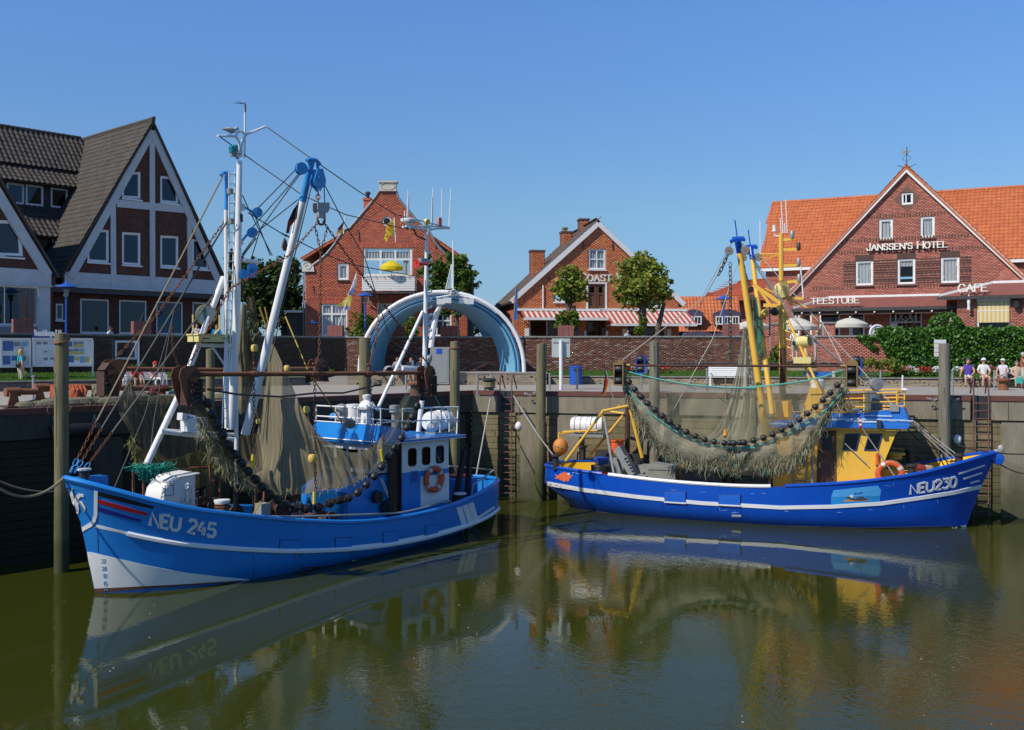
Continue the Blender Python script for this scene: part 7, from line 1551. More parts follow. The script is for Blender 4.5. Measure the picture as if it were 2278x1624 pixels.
for i,(pl,_)in enumerate(st_):
 for(ua,za),(ub,zb_)in zip(pl,pl[1:]):
  A_=a+u*(.35+ua*1.4)+V((0,-.11,za-.08));B_=a+u*(.35+ub*1.4)+V((0,-.11,zb_-.08));MB().bar(A_,B_,.022,.012).build('letter',NAVY,rd,sm=False)
# --- rigging lines of the bright blue cutter
bow=[b1('O',165,225,-.15),b1('O',205,225,0),b1('O',260,240,.05)]
up=[b1('B',175,800,-.2),b1('A',1470,690,-.2),b1('A',1640,800,0)]
up=[b1('A',1412,470,-.15),b1('A',1455,730,-.3),b1('A',1624,860,0)]
for p,q,nn in((bow[0],up[0],0),(bow[1],up[1],1),(bow[2],up[2],2)):
 d=(q-p);ch=.16
 chain_links(MB(),[p,p+d*.045],.2,.05,.016).build('bow_shackle',BLUEF,bt);chain_links(MB(),[p+d*.045,p+d*ch],.13,.03,.010).build('stay_chain',RUST,bt)
 rope(bt,[p+d*ch,q],.026,WIRE if nn else ROPE,'forestay')
L=lambda*q:rope(bt,[b1(*p)for p in q],.017,WIRE,'rigging_wire')
L(('B',640,308),('B',1100,635,c_));L(('B',160,408),('B',345,540));L(('B',400,585),('B',980,990,-1.5),('B',1160,1075,-2),('B',1440,1200,0),('C',960,490));L(('B',1180,690,c_),('B',1572,960,0),('C',895,380),('C',1320,485))
L(('B',920,750,c_),('B',540,1140));L(('B',1030,690,c_),('B',860,910,-1),('B',480,1340));L(('B',1040,700,c_),('B',890,900,-1),('B',380,1610));L(('B',950,1050,-1.6),('B',570,1350),('A',1590,1000))
L(('B',385,1000),('B',470,1190),('B',690,1620,.5));L(('B',440,1180),('B',780,1390,-.5),('B',1260,1620,.5),('C',560,780,.5),('C',1120,880));L(('B',520,1230),('B',670,1620,.5))
L(('B',1225,895,c_),('B',1420,1270,-1),('C',660,720,-.5),('J',430,250,-.3),('J',660,400));L(('B',1220,900,c_),('B',1228,1080,-2.5));L(('B',1095,900,c_),('B',960,1450,-1.5),('I',720,430,-.8))
L(('A',1412,480,-.15),('A',1000,1330,1.),('H',1020,700,2.))if 0 else None
L(('H',1395,0,.5),('H',1150,850,1),('O',565,350,.8));L(('H',1385,0,.5),('H',1220,900,.3),('H',1190,1180,.0))
L(('C',1325,500),('C',1325,640),('J',520,700,.2))if 0 else None
rope(bt,[b1('C',30,1190,.5),b1('I',1020,500,-1),b1('J',110,930,-1)],.02,ROPEY,'yellow_line');rope(bt,[b1('I',640,0,.5),b1('I',700,180,.5)],.03,ROPEY,'yellow_line');rope(bt,[b1('I',680,0,.3),b1('I',720,180,.3)],.025,ROPEY,'yellow_line')
for a,b in((('J',760,660,-.5),('J',970,1050,-.9)),(('J',880,830,-.9),('J',1010,1055,-.9))):rope(bt,[b1(*a),b1(*b)],.014,ROPEG,'green_line')
p=b1('B',805,1420,-.5);chain_links(MB(),[b1('B',780,1390,-.5),b1('B',880,1440,-.6)],.12,.03,.012).build('line_chain',DARK,bt);MB().lathe([(.01,.18),(.06,.1),(.1,-.1),(.06,-.2),(.01,-.22)],b1('B',818,1500,-.5),n=10).build('wooden_block',OAK,bt)
for x,y in((1545,1090),(1600,1085),(1600,1050)):block(bt,b1('A',x,y,-.3),.14,BLUEF,(.3,1,0))
MB().bar(b1('A',1530,1000,0),b1('A',1640,1015,0),.3,.08).build('gaff_arm',WHITEB,bt)
fb_=[B1.w(*b1('B',x,y,-1.9))for x,y in((965,1065),(940,1240),(875,1320),(862,1390),(830,1390),(850,1270),(905,1150))]
o0=fb_[0];fl=thing('flag','tattered red and black flag on the white derrick','flag',o0)
for m_,pl in((fm('tar_black',(.03,.025,.03)),(0,1,5,6)),(fm('worn_red',(.42,.05,.04)),(1,2,3,4,5))):
 P=[fb_[i]-o0 for i in pl];MB().prism(P,(0,.02,0)).build('cloth',m_,fl,sm=False)
MB().tube([V((0,0,.1)),fb_[3]-o0+V((.1,0,0))],.012,5).build('halyard',ROPED,fl)
# --- trawl beams, shoes and nets
def shoe(t,x,y,z0,z1,w,dirx,m=RUST,n=2):
 """beam trawl shoe: two cheek plates, roller axle frame and black rollers"""
 h=z1-z0;s=MB()
 for yy in(-.2,.18):s.prism([(x+px*w,y+yy,z0+pz*h)for px,pz in((-.15,1.),(.25,1.02),(.55,.88),(.55,.72),(.3,.45),(.12,.02),(-.1,0),(-.35,.4),(-.5,.75),(-.4,.93))],(0,.025,0))
 s.build('shoe_plate',m,t,sm=False)
 f=MB()
 for xx in(-.02,.62):f.box(x+dirx*xx*w-.03,x+dirx*xx*w+.03,y-.22,y+.22,z0+.02*h,z0+.68*h)
 f.box(x+min(0,dirx*.62*w),x+max(0,dirx*.62*w),y-.3,y-.26,z0,z0+.06*h).box(x+min(0,dirx*.62*w),x+max(0,dirx*.62*w),y-.3,y-.26,z0+.34*h,z0+.40*h);f.build('roller_frame',RUSTD,t,sm=False)
 f=MB().prism([(x,y-.21,z0+.72*h),(x+dirx*.35*w,y-.21,z0+.92*h),(x+dirx*.66*w,y-.21,z0+.72*h)],(0,.42,0));f.build('shoe_hood',RUSTD,t,sm=False)
 for zz in(.2,.52):
  for xx in(.16,.44):MB().lathe([(.03,-.2),(.105,-.2),(.13,-.1),(.13,.1),(.105,.2),(.03,.2)],(x+dirx*xx*w,y,z0+zz*h),(0,1,0),12).build('roller',BLACK,t)
tb=B1.thing('beam_trawl','rusty near side beam trawl hanging from the white derrick','beam trawl')
ye=-2.6;A,Bp=b1('I',40,530,ye),b1('J',690,488,ye)
MB().tube([A,b1('I',1080,530,ye),Bp],.064,10).build('beam_pipe',RUST,tb)
for k_,x in(('I',600),('I',1070),('I',1500)):p=b1(k_,x,530,ye);MB().tube([p+V((-.12,0,0)),p+V((.12,0,0))],.088,10).build('beam_collar',RUST,tb);MB().tube([p+V((0,0,.1)),p+V((.05,0,.28)),p+V((-.05,0,.3))],.03,5).build('collar_eye',RUST,tb)
zt_,zb_=b1('I',100,465,ye).z,b1('I',100,780,ye).z;shoe(tb,A.x+.02,ye,zb_,zt_,.58,1)
zt_,zb_=b1('J',720,440,ye).z,b1('J',720,660,ye).z;shoe(tb,Bp.x+.0,ye,zb_,zt_,.46,1)
for q in((('B',1165,1270,ye),('B',860,1620,ye),('A',1460,1180,-2.6),('I',80,450,ye)),(('B',1210,1270,ye),('B',1450,1610,ye),('C',800,1080,ye),('C',1010,1370,ye),('J',690,400,ye)),(('B',1128,1320,ye),('B',1190,1600,ye),('C',310,700,ye),('C',300,1480,ye),('I',1080,470,ye)),(('B',1255,1330,ye),('B',1185,1600,ye))):
 chain_links(MB(),[b1(*p)for p in q],.18,.032,.012).build('bridle_chain',RUST,tb)
chain_links(MB(),[b1('I',590,300,ye),b1('I',595,500,ye)],.18,.032,.012).build('bridle_chain',RUSTD,tb)
chain_links(MB(),[b1('C',770,1080,-1.5),b1('C',760,1330,-1.8),b1('J',265,470,ye)],.18,.032,.012).build('bridle_chain',RUST,tb)
rope(tb,[b1('I',225,650,ye),b1('I',450,690,ye),b1('I',800,710,ye),b1('I',1080,680,ye),b1('I',1300,680,ye),b1('I',1600,610,ye)],.03,ROPED,'headline_rope')
for x,y0,y1 in((590,550,1180),(1075,560,1460),(1520,600,1130)):chain_links(MB(),[b1('I',x,y0,ye),b1('I',x+5,y1,ye-.1)],.15,.035,.012).build('hanger_chain',RUSTD,tb)
for k_,x,y,x2,y2 in(('I',585,1170,585,1280),('I',1072,1465,1070,1560),('I',1600,1130,1615,1220)):MB().tube([b1(k_,x,y,ye-.1),b1(k_,x2,y2,ye-.1)],.05,6).build('yellow_sleeve',mat('yellow_tube',(.75,.58,.03),(.65,.5,.03),.5),tb)
for x,y,r in((597,325,.1),(1055,1198,.12),(855,485,.09),(1010,812,.1),(628,905,.07)):MB().lathe([(.03,-r),(r*.8,-r*.85),(r,-r*.3),(r,r*.3),(r*.8,r*.85),(.03,r)],b1('I',x,y,ye-.15),n=12).build('float',mat('net_float',(.75,.50,.10),(.6,.4,.08),.5),tb)
bobbins(tb,[b1('I',*p,ye-.15)for p in((205,715),(240,800),(280,895),(335,990),(380,1075),(430,1155),(490,1230),(550,1305),(610,1370),(670,1440),(740,1500),(800,1540),(880,1580),(950,1600))],14,.122,BLACK,RUSTD)
bobbins(tb,[b1('J',*p,ye-.1)for p in((0,1450),(60,1440),(120,1425),(180,1390),(240,1335),(300,1275),(350,1210),(400,1140),(450,1070),(500,998),(543,920),(583,842),(617,768),(650,685),(700,650))],13,.118,BLACK,RUSTD)
bobbins(tb,[b1('I',*p,ye+.8)for p in((860,1585),(980,1600),(1080,1595),(1170,1560),(1240,1540),(1330,1510))],5,.138,BLACK,RUSTD)
tn=B1.thing('trawl_net','brown trawl net hung to dry before the bright blue wheelhouse','fishing net')
n_=lambda x,y,c=None:b1('I',x,y,c if c is not None else float(np.interp(x,(100,560,1000,1640),(-2.5,1.2,-1.3,-2.75))))
net(tn,'net_body',[[n_(715,300),n_(735,290),n_(755,310)],[n_(690,560),n_(770,550),n_(870,570)],[n_(640,900),n_(800,850),n_(1000,870)],[n_(570,1180),n_(850,1150),n_(1180,1130)],[n_(500,1320),n_(850,1380),n_(1330,1300)],[n_(560,1440),n_(850,1490),n_(1290,1430)]],NETB,.03,64,36)
net(tn,'net_wing',[[n_(1010,800),n_(1060,950),n_(1190,1070),n_(1350,1150),n_(1500,1120),n_(1600,1030),n_(1640,930)],[n_(1050,1150),n_(1180,1260),n_(1330,1290),n_(1480,1230),n_(1580,1130),n_(1640,1050)],[n_(1080,1420),n_(1230,1440),n_(1380,1400),n_(1500,1330),n_(1600,1220),n_(1650,1120)]],NETB,.05,60,16)
net(tn,'net_wing',[[b1('J',610,560,-2.4),b1('J',640,640,-2.4)],[b1('J',500,720,-2.4),b1('J',600,800,-2.4)],[b1('J',400,950,-2.3),b1('J',520,1000,-2.4)],[b1('J',250,1090,-2.3),b1('J',380,1180,-2.4)]],NETS,.04,30,20)
net(tn,'net_wing',[[n_(120,790,-2.5),n_(180,770,-2.5)],[n_(170,960,-2.2),n_(330,980,-2.5)],[n_(250,1100,-2),n_(480,1200,-2.5)],[n_(330,1230,-1.6),n_(640,1400,-2.4)],[n_(470,1330,-1.4),n_(720,1470,-2.3)]],NETD,.06,40,24)
net(tn,'net_wing',[[n_(470,1020,-1.2),n_(620,1000,-1.4)],[n_(500,1200,-1.2),n_(640,1150,-1.4)],[n_(590,1330,-1.4),n_(660,1290,-1.5)]],NETD,.05,24,12)
strands(tn,'frayed_edge',[n_(170,900,-2.4),n_(260,1080,-2.3),n_(330,1200,-2.3),n_(420,1300,-2.3),n_(560,1420,-2.3)],380,.12,.4,FRAY,.12);strands(tn,'frayed_edge',[n_(600,1450),n_(850,1490),n_(1180,1450),n_(1330,1400),n_(1470,1350)],260,.05,.16,FRAY,.1,.007)
hb_=B1.thing('net_bundle','long drab net bundle hoisted beside the white mast','fishing net');n2=lambda x,y,c=.9:b1('I',x,y,c)
net(hb_,'net_body',[[n2(500,-20),n2(535,-20)],[n2(470,300),n2(535,300)],[n2(470,500),n2(560,500)],[n2(470,700),n2(590,660)],[n2(480,850),n2(600,800)]],net_mat('tan_bundle_netting',(.40,.33,.2),(.22,.18,.1),.85,1.,14,1.),.12,20,20)
net(hb_,'net_body',[[n2(540,-80),n2(600,-80)],[n2(540,250),n2(640,260)],[n2(540,500),n2(700,520)],[n2(600,760),n2(720,760)],[n2(640,950),n2(720,1000)]],NETD,.1,20,20)
strands(hb_,'frayed_edge',[n2(590,100),n2(570,180),n2(545,230),n2(570,400)],160,.1,.3,mat('olive_frayed_twine',(.22,.22,.06),(.14,.14,.04),.95),.1)
tf=B1.thing('beam_trawl','rusty far side beam trawl of the bright blue cutter','beam trawl');yf=2.6
A,Bp=b1('H',960,490,yf),b1('I',1180,487,yf)
MB().tube([A,b1('H',1760,500,yf),Bp],.075,10).build('beam_pipe',RUST,tf)
zt_,zb_=b1('H',900,415,yf).z,b1('H',900,705,yf).z;shoe(tf,A.x-.25,yf,zb_,zt_,.6,-1);zt_,zb_=b1('I',1090,410,yf).z,b1('I',1090,590,yf).z;shoe(tf,Bp.x-.5,yf,zb_,zt_,.5,1)
chain_links(MB(),[b1('H',920,400,yf),b1('A',1000,1340,1.8),b1('A',1450,720,0)],.18,.032,.013).build('bridle_chain',RUST,tf)
chain_links(MB(),[b1('H',1365,100,2),b1('H',1370,330,2.3),b1('H',1420,480,yf)],.18,.032,.012).build('bridle_chain',RUST,tf)
fn=B1.thing('trawl_net','dark brown trawl net sagging behind the white fore strut','fishing net');n3=lambda x,y,c=2.2:b1('H',x,y,c)
net(fn,'net_body',[[n3(1020,580),n3(1090,650),n3(1300,700),n3(1480,720),n3(1600,750)],[n3(960,800),n3(1120,860),n3(1300,900),n3(1480,930),n3(1700,900)],[n3(1040,1010),n3(1150,1130),n3(1320,1230),n3(1500,1180),n3(1640,1100)]],NETD,.10,50,24)
net(fn,'net_fan',[[n3(1015,570),n3(1040,570)],[n3(990,700),n3(1090,720)],[n3(970,800),n3(1130,880)]],NETB,.05,20,12)
net(fn,'net_bag',[[n3(1040,1000,1.2),n3(1100,1100,1.),n3(1300,1200,.8),n3(1500,1160,.8),n3(1680,1100,.8)],[n3(1070,1220,1.2),n3(1250,1260,.8),n3(1480,1300,.8),n3(1680,1280,.8)],[n3(1100,1260,1.),n3(1300,1300,.8),n3(1530,1440,.8),n3(1640,1400,.8)]],net_mat('olive_bag_netting',(.28,.25,.10),(.13,.115,.05),.35,.8,40,30),.08,40,16)
strands(fn,'frayed_edge',[n3(1010,1040,1.2),n3(1080,1160,1.2),n3(1110,1260,1.2)],120,.1,.3,_mats['olive_frayed_twine'],.1);strands(fn,'frayed_edge',[n3(1620,1100,-.4),n3(1700,1180,-.6),n3(1780,1330,-.9)],260,.12,.4,_mats['olive_frayed_twine'],.12)
gn=B1.thing('net_heap','green netting draped over the pipe above the white hatch','fishing net');q0=b1('O',860,190,-.5)
P=[]
for i in range(260):
 a=b1('O',R.uniform(730,1040),R.uniform(150,200),-.5+R.gauss(0,.15));b=a+V((R.gauss(0,.16),R.gauss(0,.1),R.gauss(-.05,.07)));P+=[(a,b)]
for i in range(90):
 a=b1('O',R.uniform(830,930),R.uniform(190,260),-.5+R.gauss(0,.1));b=a+V((R.gauss(0,.1),R.gauss(0,.1),R.gauss(-.08,.07)));P+=[(a,b)]
mb=MB()
for a,b in P:mb.tube([a,a.lerp(b,.5)+V((R.gauss(0,.04),0,R.gauss(0,.04))),b],.011,3,cap=False)
mb.build('net_strands',mat('sea_green_twine',(.02,.34,.24),(.015,.22,.16),.8,scale=9),gn,kind='stuff')
gl=thing('gull','grey gull resting on the left cross arm of the mast','gull',B1.w(*b1('B',265,378)),B1.a)
mb=MB();mb.ball((0,0,.12),.11,10,(1.7,.8,.8)).ball((.2,0,.2),.06,8).tube([(.25,0,.2),(.32,0,.185)],[.02,.004],5).tube([(-.1,0,.13),(-.32,0,.1)],[.07,.01],6).tube([(.02,.03,.06),(.02,.03,0)],.01,4).tube([(.02,-.03,.06),(.02,-.03,0)],.01,4);mb.build('gull_body',mat('gull_feathers',(.5,.5,.48),(.25,.25,.24),.8,scale=6),gl)
for lb,a,b,s,m in(('tan mooring rope from the bright blue bow to the left',at(-40,1056,24.5),B1.w(*b1('O',110,268,0)),.5,ROPE),('dark mooring line behind the bright blue bow',at(-40,1050,30),at(150,1090,30.5),.25,ROPED)):
 o=MB().tube(sag(a,b,s,14),.035,6).build('mooring_rope',m);tag(o,lb,'rope','mooring ropes')
SEAM=mat('seam_blue',(.010,.11,.34),(.008,.09,.3),.5);RUN=mat('rust_run',(.20,.10,.045),(.12,.08,.06),.8,scale=9,stretch=(8,8,1));SCUF=mat('scuff_pale_blue',(.10,.28,.55),(.06,.2,.5),.6)
for q,w in((((408,385),(412,690),(415,925)),1.1),(((1800,945),(1800,1160)),1.),(((1100,945),(1085,1080)),.8)):dc('plate_seam',stripe(O_(*q),w),SEAM,off=.006)
for k_,q,w0,w1 in(('O',((2170,930),(2168,985)),2.2,.5),('P',((165,1040),(163,1090)),2.4,.5),('P',((948,905),(946,985)),2.6,.6),('P',((1036,968),(1034,1040)),2,.4),('P',((620,1020),(618,1070)),1.6,.4),('P',((1395,890),(1393,950)),1.8,.4),('O',((1300,720),(1298,765)),2.4,.5)):dc('rust_run',stripe([K(k_,*p)for p in q],w0,w1),RUN,off=.024)
for i in range(16):
 x,y=R.uniform(330,1000),0;y=np.interp(x,(330,560,780,1000),(1225,1258,1240,1178))+R.uniform(-22,14);l=R.uniform(6,22);dc('scuff',stripe([(x,y),(x+l,y-l*R.uniform(-.1,.25))],R.uniform(.6,1.6),.4),SCUF,off=.006,thick=.004)
# ==== deep blue cutter NEU 230
B2=Frame(16.6,37.8,-21)
dt=B2.thing('fishing_boat','deep blue shrimp cutter NEU230 with yellow wheelhouse and yellow derricks','fishing boat')
h2,bv2,SH2,RB2=make_hull(dt,[(1.05,0,2.75),(.6,.5,2.66),(0,1.0,2.49),(-1,1.5,2.21),(-2,1.85,1.97),(-3.5,2.2,1.74),(-5,2.4,1.58),(-7,2.45,1.43),(-9,2.4,1.41),(-11,2.3,1.47),(-13,2.08,1.58),(-14.2,1.85,1.64),(-15.4,1.3,1.67),(-16.05,.6,1.66),(-16.2,0,1.66)],[(.5,0,1.49),(0,.6,1.45),(-1,1.2,1.28),(-2,1.6,1.1),(-3.5,2.05,.92),(-5,2.3,.81),(-7,2.4,.73),(-9,2.38,.76),(-11,2.28,.80),(-13,2.06,.89),(-14.2,1.83,.94),(-15.4,1.3,.96),(-16.08,.6,.95),(-16.25,0,.95)],[(0,0,0),(-.5,.45,0),(-1,.8,0),(-2,1.3,0),(-3.5,1.75,0),(-5,2.0,0),(-7,2.12,0),(-9,2.08,0),(-11,1.93,0),(-13,1.55,0),(-14,1.15,0),(-14.8,.6,0),(-15.1,0,0)],-.9,DEEPBLUE,YELLOWB,mat('yellow_deck',(.55,.33,.05),(.3,.19,.05),.8,rust=.3),lambda x:.72 if x<-3.2 else .3)
SX2,SZ2=[p.x for p in SH2][::-1],[p.z for p in SH2][::-1]
for sg in(-1,1):
 P=[V((p.x,sg*(p.y-.03),p.z+.02))for p in SH2]
 a=[p for p in P if p.x>-6.4];c=[p for p in P if-6.5>p.x>-13.2];e=[p for p in P if p.x<-13.1]
 MB().tube(a,.07,8).build('cap_rail',DEEPBLUE,dt);MB().tube(c,.07,8).build('cap_rail',WHITEB,dt);MB().tube(e,.07,8).build('cap_rail',DEEPBLUE,dt)
b2=lambda k_,x,y,c=0.:B2.hit(*K(k_,x,y),c)
de=lambda n_,pol,m,**k_:decal(dt,B2,bv2,n_,pol,m,**k_)
KQ=lambda*q:[K('Q',*p)for p in q]
KR=lambda*q:[K('R',*p)for p in q]
LN=[(1217,1075),(1300,1090),(1417,1105),(1560,1119),(1737,1129),(1850,1127),(1961,1120),(2045,1108),(2120,1096),(2184,1082)]
de('white_strake',stripe(LN,8,8),WHITEB,off=.03,thick=.03);de('black_boot_top',stripe([(1240,1128),(1290,1136),(1417,1152),(1560,1163),(1737,1172),(1919,1177.5),(2045,1174.5),(2140,1172)],6),mat('grey_boot_paint',(.07,.068,.06),(.03,.03,.028),.8,scale=5),off=.01)
PBL=mat('port_flap_blue',(.02,.13,.60),(.015,.11,.52),.25)
for pl in(KQ((1243,270),(1437,272),(1437,375),(1243,362)),KQ((1722,297),(1923,300),(1923,398),(1722,388))):
 q=V((sum(p[0]for p in pl)/4,sum(p[1]for p in pl)/4));de('freeing_port_recess',pl,DARK,off=.034,thick=.03);de('freeing_port_flap',[tuple(q+(V(p)-q)*.95)for p in pl],PBL,off=.06,thick=.03)
 de('flap_edge',stripe([pl[3],pl[2]],3),WHITEB,off=.07,thick=.03)
for a,b in(((1842,490),(1925,492)),):de('load_mark',stripe(KQ(a,b),4),WHITEB)
de('load_mark',stripe(KR((1460,735),(1575,720)),5),WHITEB)
for a,b in(((1512,307),(1718,238)),((1548,347),(1697,297)),((1602,379),(1677,358))):de('bow_stripe',stripe(KR(a,b),3.6),WHITEB,off=.016)
hull_text(dt,B2,bv2,'NEU230',K('R',1128,470),K('R',1490,405),21,WHITEB,4.6,.05)
FISH=mat('fish_orange',(.75,.18,.05),(.6,.1,.05),.5,scale=9)
de('fish_body',[K('Q',355+58*math.cos(i*.42),142+38*math.sin(i*.42))for i in range(15)],FISH,off=.012,step=6);de('fish_tail',KQ((312,140),(270,118),(285,142),(266,158),(300,160)),FISH,off=.014,step=6);de('fish_fin',KQ((335,108),(350,98),(385,112),(375,120)),FISH,off=.016,step=6);de('fish_fin',KQ((340,175),(355,188),(368,176)),FISH,off=.016,step=6);de('fish_fin',KQ((372,175),(392,186),(395,165)),FISH,off=.017,step=6)
de('fish_eye',[K('Q',392+11*math.cos(i*.785),117+9*math.sin(i*.785))for i in range(8)],WHITE,off=.02,step=5)
for x,y in((425,88),(430,105),(422,133)):de('bubble',[K('Q',x+4*math.cos(i*1.05),y+4*math.sin(i*1.05))for i in range(6)],WHITE,off=.014,step=5)
de('painted_sky',KR((520,437),(700,418),(872,400),(896,435),(890,480),(500,492)),mat('mural_sky',(.10,.42,.80),(.06,.32,.72),.4,scale=5,stretch=(1,1,5)),off=.008);de('painted_sea',KR((500,493),(890,481),(885,540),(700,552),(500,562)),mat('mural_sea',(.02,.20,.62),(.03,.34,.70),.4,scale=9,stretch=(1,1,4)),off=.0085)
de('painted_sand',KR((588,518),(660,506),(740,506),(815,515),(770,522),(660,526),(610,526)),mat('mural_sand',(.6,.33,.12),(.5,.27,.1),.5),off=.011,step=5);de('painted_seal',KR((618,492),(640,486),(690,505),(715,487),(745,484),(800,513),(740,520),(680,518),(640,508)),mat('mural_grey',(.09,.09,.10),(.07,.07,.08),.5),off=.013,step=5);de('painted_head',[K('R',663+15*math.cos(i*.785),484+11*math.sin(i*.785))for i in range(8)],WHITE,off=.015,step=5)
hull_text(dt,B2,bv2,'RUULPS',K('R',684,470),K('R',748,463),3.2,NAVY,.8,0,.012)
# --- wheelhouse
c0=-1.6
def T2(name,poly,y,m,d=.06,holes=()):return sheet(poly,list(holes),y,name,m,dt)
q2=lambda k_,x,y,c=c0:(lambda v:(v.x,v.z))(b2(k_,x,y,c))
zr=3.57;ft,fb_x=-2.34,-2.9
W1=[q2('M',*p)for p in((995,1135),(1110,1135),(1140,1000),(1018,1002))];W2=[q2('N',*p)for p in((135,1008),(235,1010),(268,892),(168,890))]
side=[(-6.65,.85),(-2.95,.85),(-2.95,2.1),(-2.85,2.25),(ft,zr),(-6.65,zr)]
dr=[q2('M',*p)for p in((790,1412),(948,1412),(948,978),(800,978))];dr[0]=(dr[0][0],1.12);dr[1]=(dr[1][0],1.12)
T2('house_side',side,c0,YELLOW,holes=(W1,W2,dr));mb=MB().prism([(x,1.6,z)for x,z in side],(0,.05,0));mb.build('house_side',YELLOW,dt,sm=False)
for w in(W1,W2):window(dt,w,m=mat('window_rubber_blue',(.02,.03,.12),(.015,.02,.1),.5),fw=.04,y=c0-.005,glass=BGLASS)
dd=MB().box(dr[0][0],dr[1][0],c0+.03,c0+.08,dr[0][1],dr[2][1]).build('door',OAK,dt,sm=False);mb=MB();ring(mb,dr,inset(dr,.07),c0-.03,c0+.05);mb.build('door_frame',OAK,dd,sm=False)
p,q=q2('M',828,1135),q2('M',912,1008);MB().box(p[0],q[0],c0+.02,c0+.0295,p[1],q[1]).build('pane',BGLASS,dd,sm=False);MB().cbox((dr[0][0]+.12,c0+.0,(dr[0][1]+dr[2][1])/2-.1),.05,.06,.2).build('handle',STEEL,dd,sm=False)
fr_=[(-2.95,.85),(-2.95,2.1),(-2.85,2.25),(ft,zr)]
for(xa,za),(xb,zb)in zip(fr_,fr_[1:]):MB().add([(xa,-1.6,za),(xa,1.65,za),(xb,1.65,zb),(xb,-1.6,zb)],[(0,1,2,3)]).build('house_front',YELLOW,dt,sm=False)
d_=V((ft+2.85,0,zr-2.25));
for y0 in(-1.45,-.45,.55):
 a,b=V((-2.85,0,2.25))+d_*.18,V((-2.85,0,2.25))+d_*.88;MB().prism([(a.x+.005,y0,a.z),(a.x+.005,y0+.85,a.z),(b.x+.005,y0+.85,b.z),(b.x+.005,y0,b.z)],(.03,0,-.012)).build('bridge_window',BGLASS,dt,sm=False)
MB().box(-6.7,-6.65,-1.6,1.6,.85,zr).build('house_back',YELLOW,dt,sm=False);MB().box(-6.6,-3.,-1.5,1.5,.9,1.1).build('house_floor',DARK,dt,sm=False)
top=[q2('M',445,903,-1.85),q2('M',1000,868,-1.85),q2('N',60,757,-1.85),q2('N',415,706,-1.85)];bot=[q2('N',462,832,-1.85),q2('N',440,858,-1.85),q2('M',1150,958,-1.85),q2('M',450,952,-1.85)]
vs_=mat('visor_blue',(.015,.10,.50),(.03,.22,.66),.4,scale=1.2,stretch=(1,1,5))
for y in(-1.85,1.8):MB().prism([(x,y,z)for x,z in top+bot],(0,.05,0)).build('visor',vs_,dt,sm=False)
a,b,c=top[3],bot[0],bot[1];MB().add([(a[0],-1.83,a[1]),(a[0],1.83,a[1]),(b[0],1.83,b[1]),(b[0],-1.83,b[1])],[(0,1,2,3)]).add([(c[0],-1.83,c[1]),(c[0],1.83,c[1]),(b[0],1.83,b[1]),(b[0],-1.83,b[1])],[(0,1,2,3)]).build('visor',vs_,dt,sm=False)
MB().box(-6.68,ft-.02,-1.79,1.79,zr,zr+.08).build('house_roof',YELLOW,dt,sm=False)
for k_,x,y,w,h in(('N',232,768,60,9),('N',160,790,60,9),('N',300,793,80,9),('M',980,890,60,12),('M',1150,905,70,12),('M',520,925,60,10),('N',395,800,50,8),('M',660,915,50,9)):
 p=b2(k_,x,y,-1.86);mb=MB()
 for i in range(4):mb.cbox(p+V(((i-1.5)*w*.0035,-.004*(i+1),R.uniform(-.012,.02))),w*.0055,.006,h*.005)
 mb.build('painted_cloud',mat('cloud_white',(.55,.68,.82),(.35,.55,.78),.5),dt,sm=False)
p=b2('N',110,815,-1.87);mb=MB()
for i in range(5):mb.box(p.x-.05+.005*i,p.x+.05-.005*i,-1.885,-1.862,p.z-.17+i*.075,p.z-.1+i*.075,i%2)
mb.build('painted_lighthouse',[REDS,WHITE],dt,sm=False);p=b2('N',240,825,-1.95);MB().cbox(p,.14,.14,.3).build('side_light',DARK,dt,sm=False)
zq=zr+.08
for z_,k2_ in((1.17,1),(.85,0),(.52,0)):
 MB().tube([(-5.3,-1.7,zq+z_),(-4.2,-1.75,zq+z_+.03),(-2.35,-1.75,zq+z_+.12),(-2.1,-1.2,zq+z_+.14),(-2.1,1.2,zq+z_+.14),(-2.35,1.75,zq+z_+.12),(-5.3,1.7,zq+z_)],.03,6).build('roof_rail',YELLOW,dt)
for x,y in((-5.3,-1.7),(-4.3,-1.75),(-3.3,-1.75),(-2.35,-1.75),(-2.1,-.6),(-2.1,.6),(-2.35,1.75),(-3.6,1.74),(-5.2,1.7)):MB().tube([(x,y,zq),(x,y,zq+1.2+max(0,(x+5.3)*.04))],.03,6).build('rail_post',YELLOW,dt)
MB().box(-2.9,-2.15,-1.7,1.7,zq+.35,zq+.55).build('roof_locker',YELLOW,dt,sm=False)
a,b=b2('M',462,892,-.6),b2('M',572,742,-.6);MB().box(a.x,b.x,-.9,.5,zq-.02,b.z).build('casing_tower',YELLOW,dt,sm=False)
MB().prism([(b2('M',x,y,-.7).x,-.9,b2('M',x,y,-.7).z)for x,y in((655,905),(845,905),(835,640),(740,640))],(0,1.1,0)).build('mast_pedestal',YELLOW,dt,sm=False)
p=b2('M',800,605,-.5);MB().lathe([(.2,-.2),(.28,-.15),(.28,.1),(.2,.17),(.01,.2)],p,n=14).build('radar_dome',WHITEB,dt);a,b=b2('M',690,528,-.5),b2('M',915,532,-.5);rs=MB().bar(a,b,.16,.16).build('radar_scanner',mat('scanner_blue',(.03,.15,.5),(.025,.12,.45),.4),dt,sm=False);MB().bar(b,b+V((.1,0,0)),.162,.2).build('scanner_cap',WHITEB,rs,sm=False)
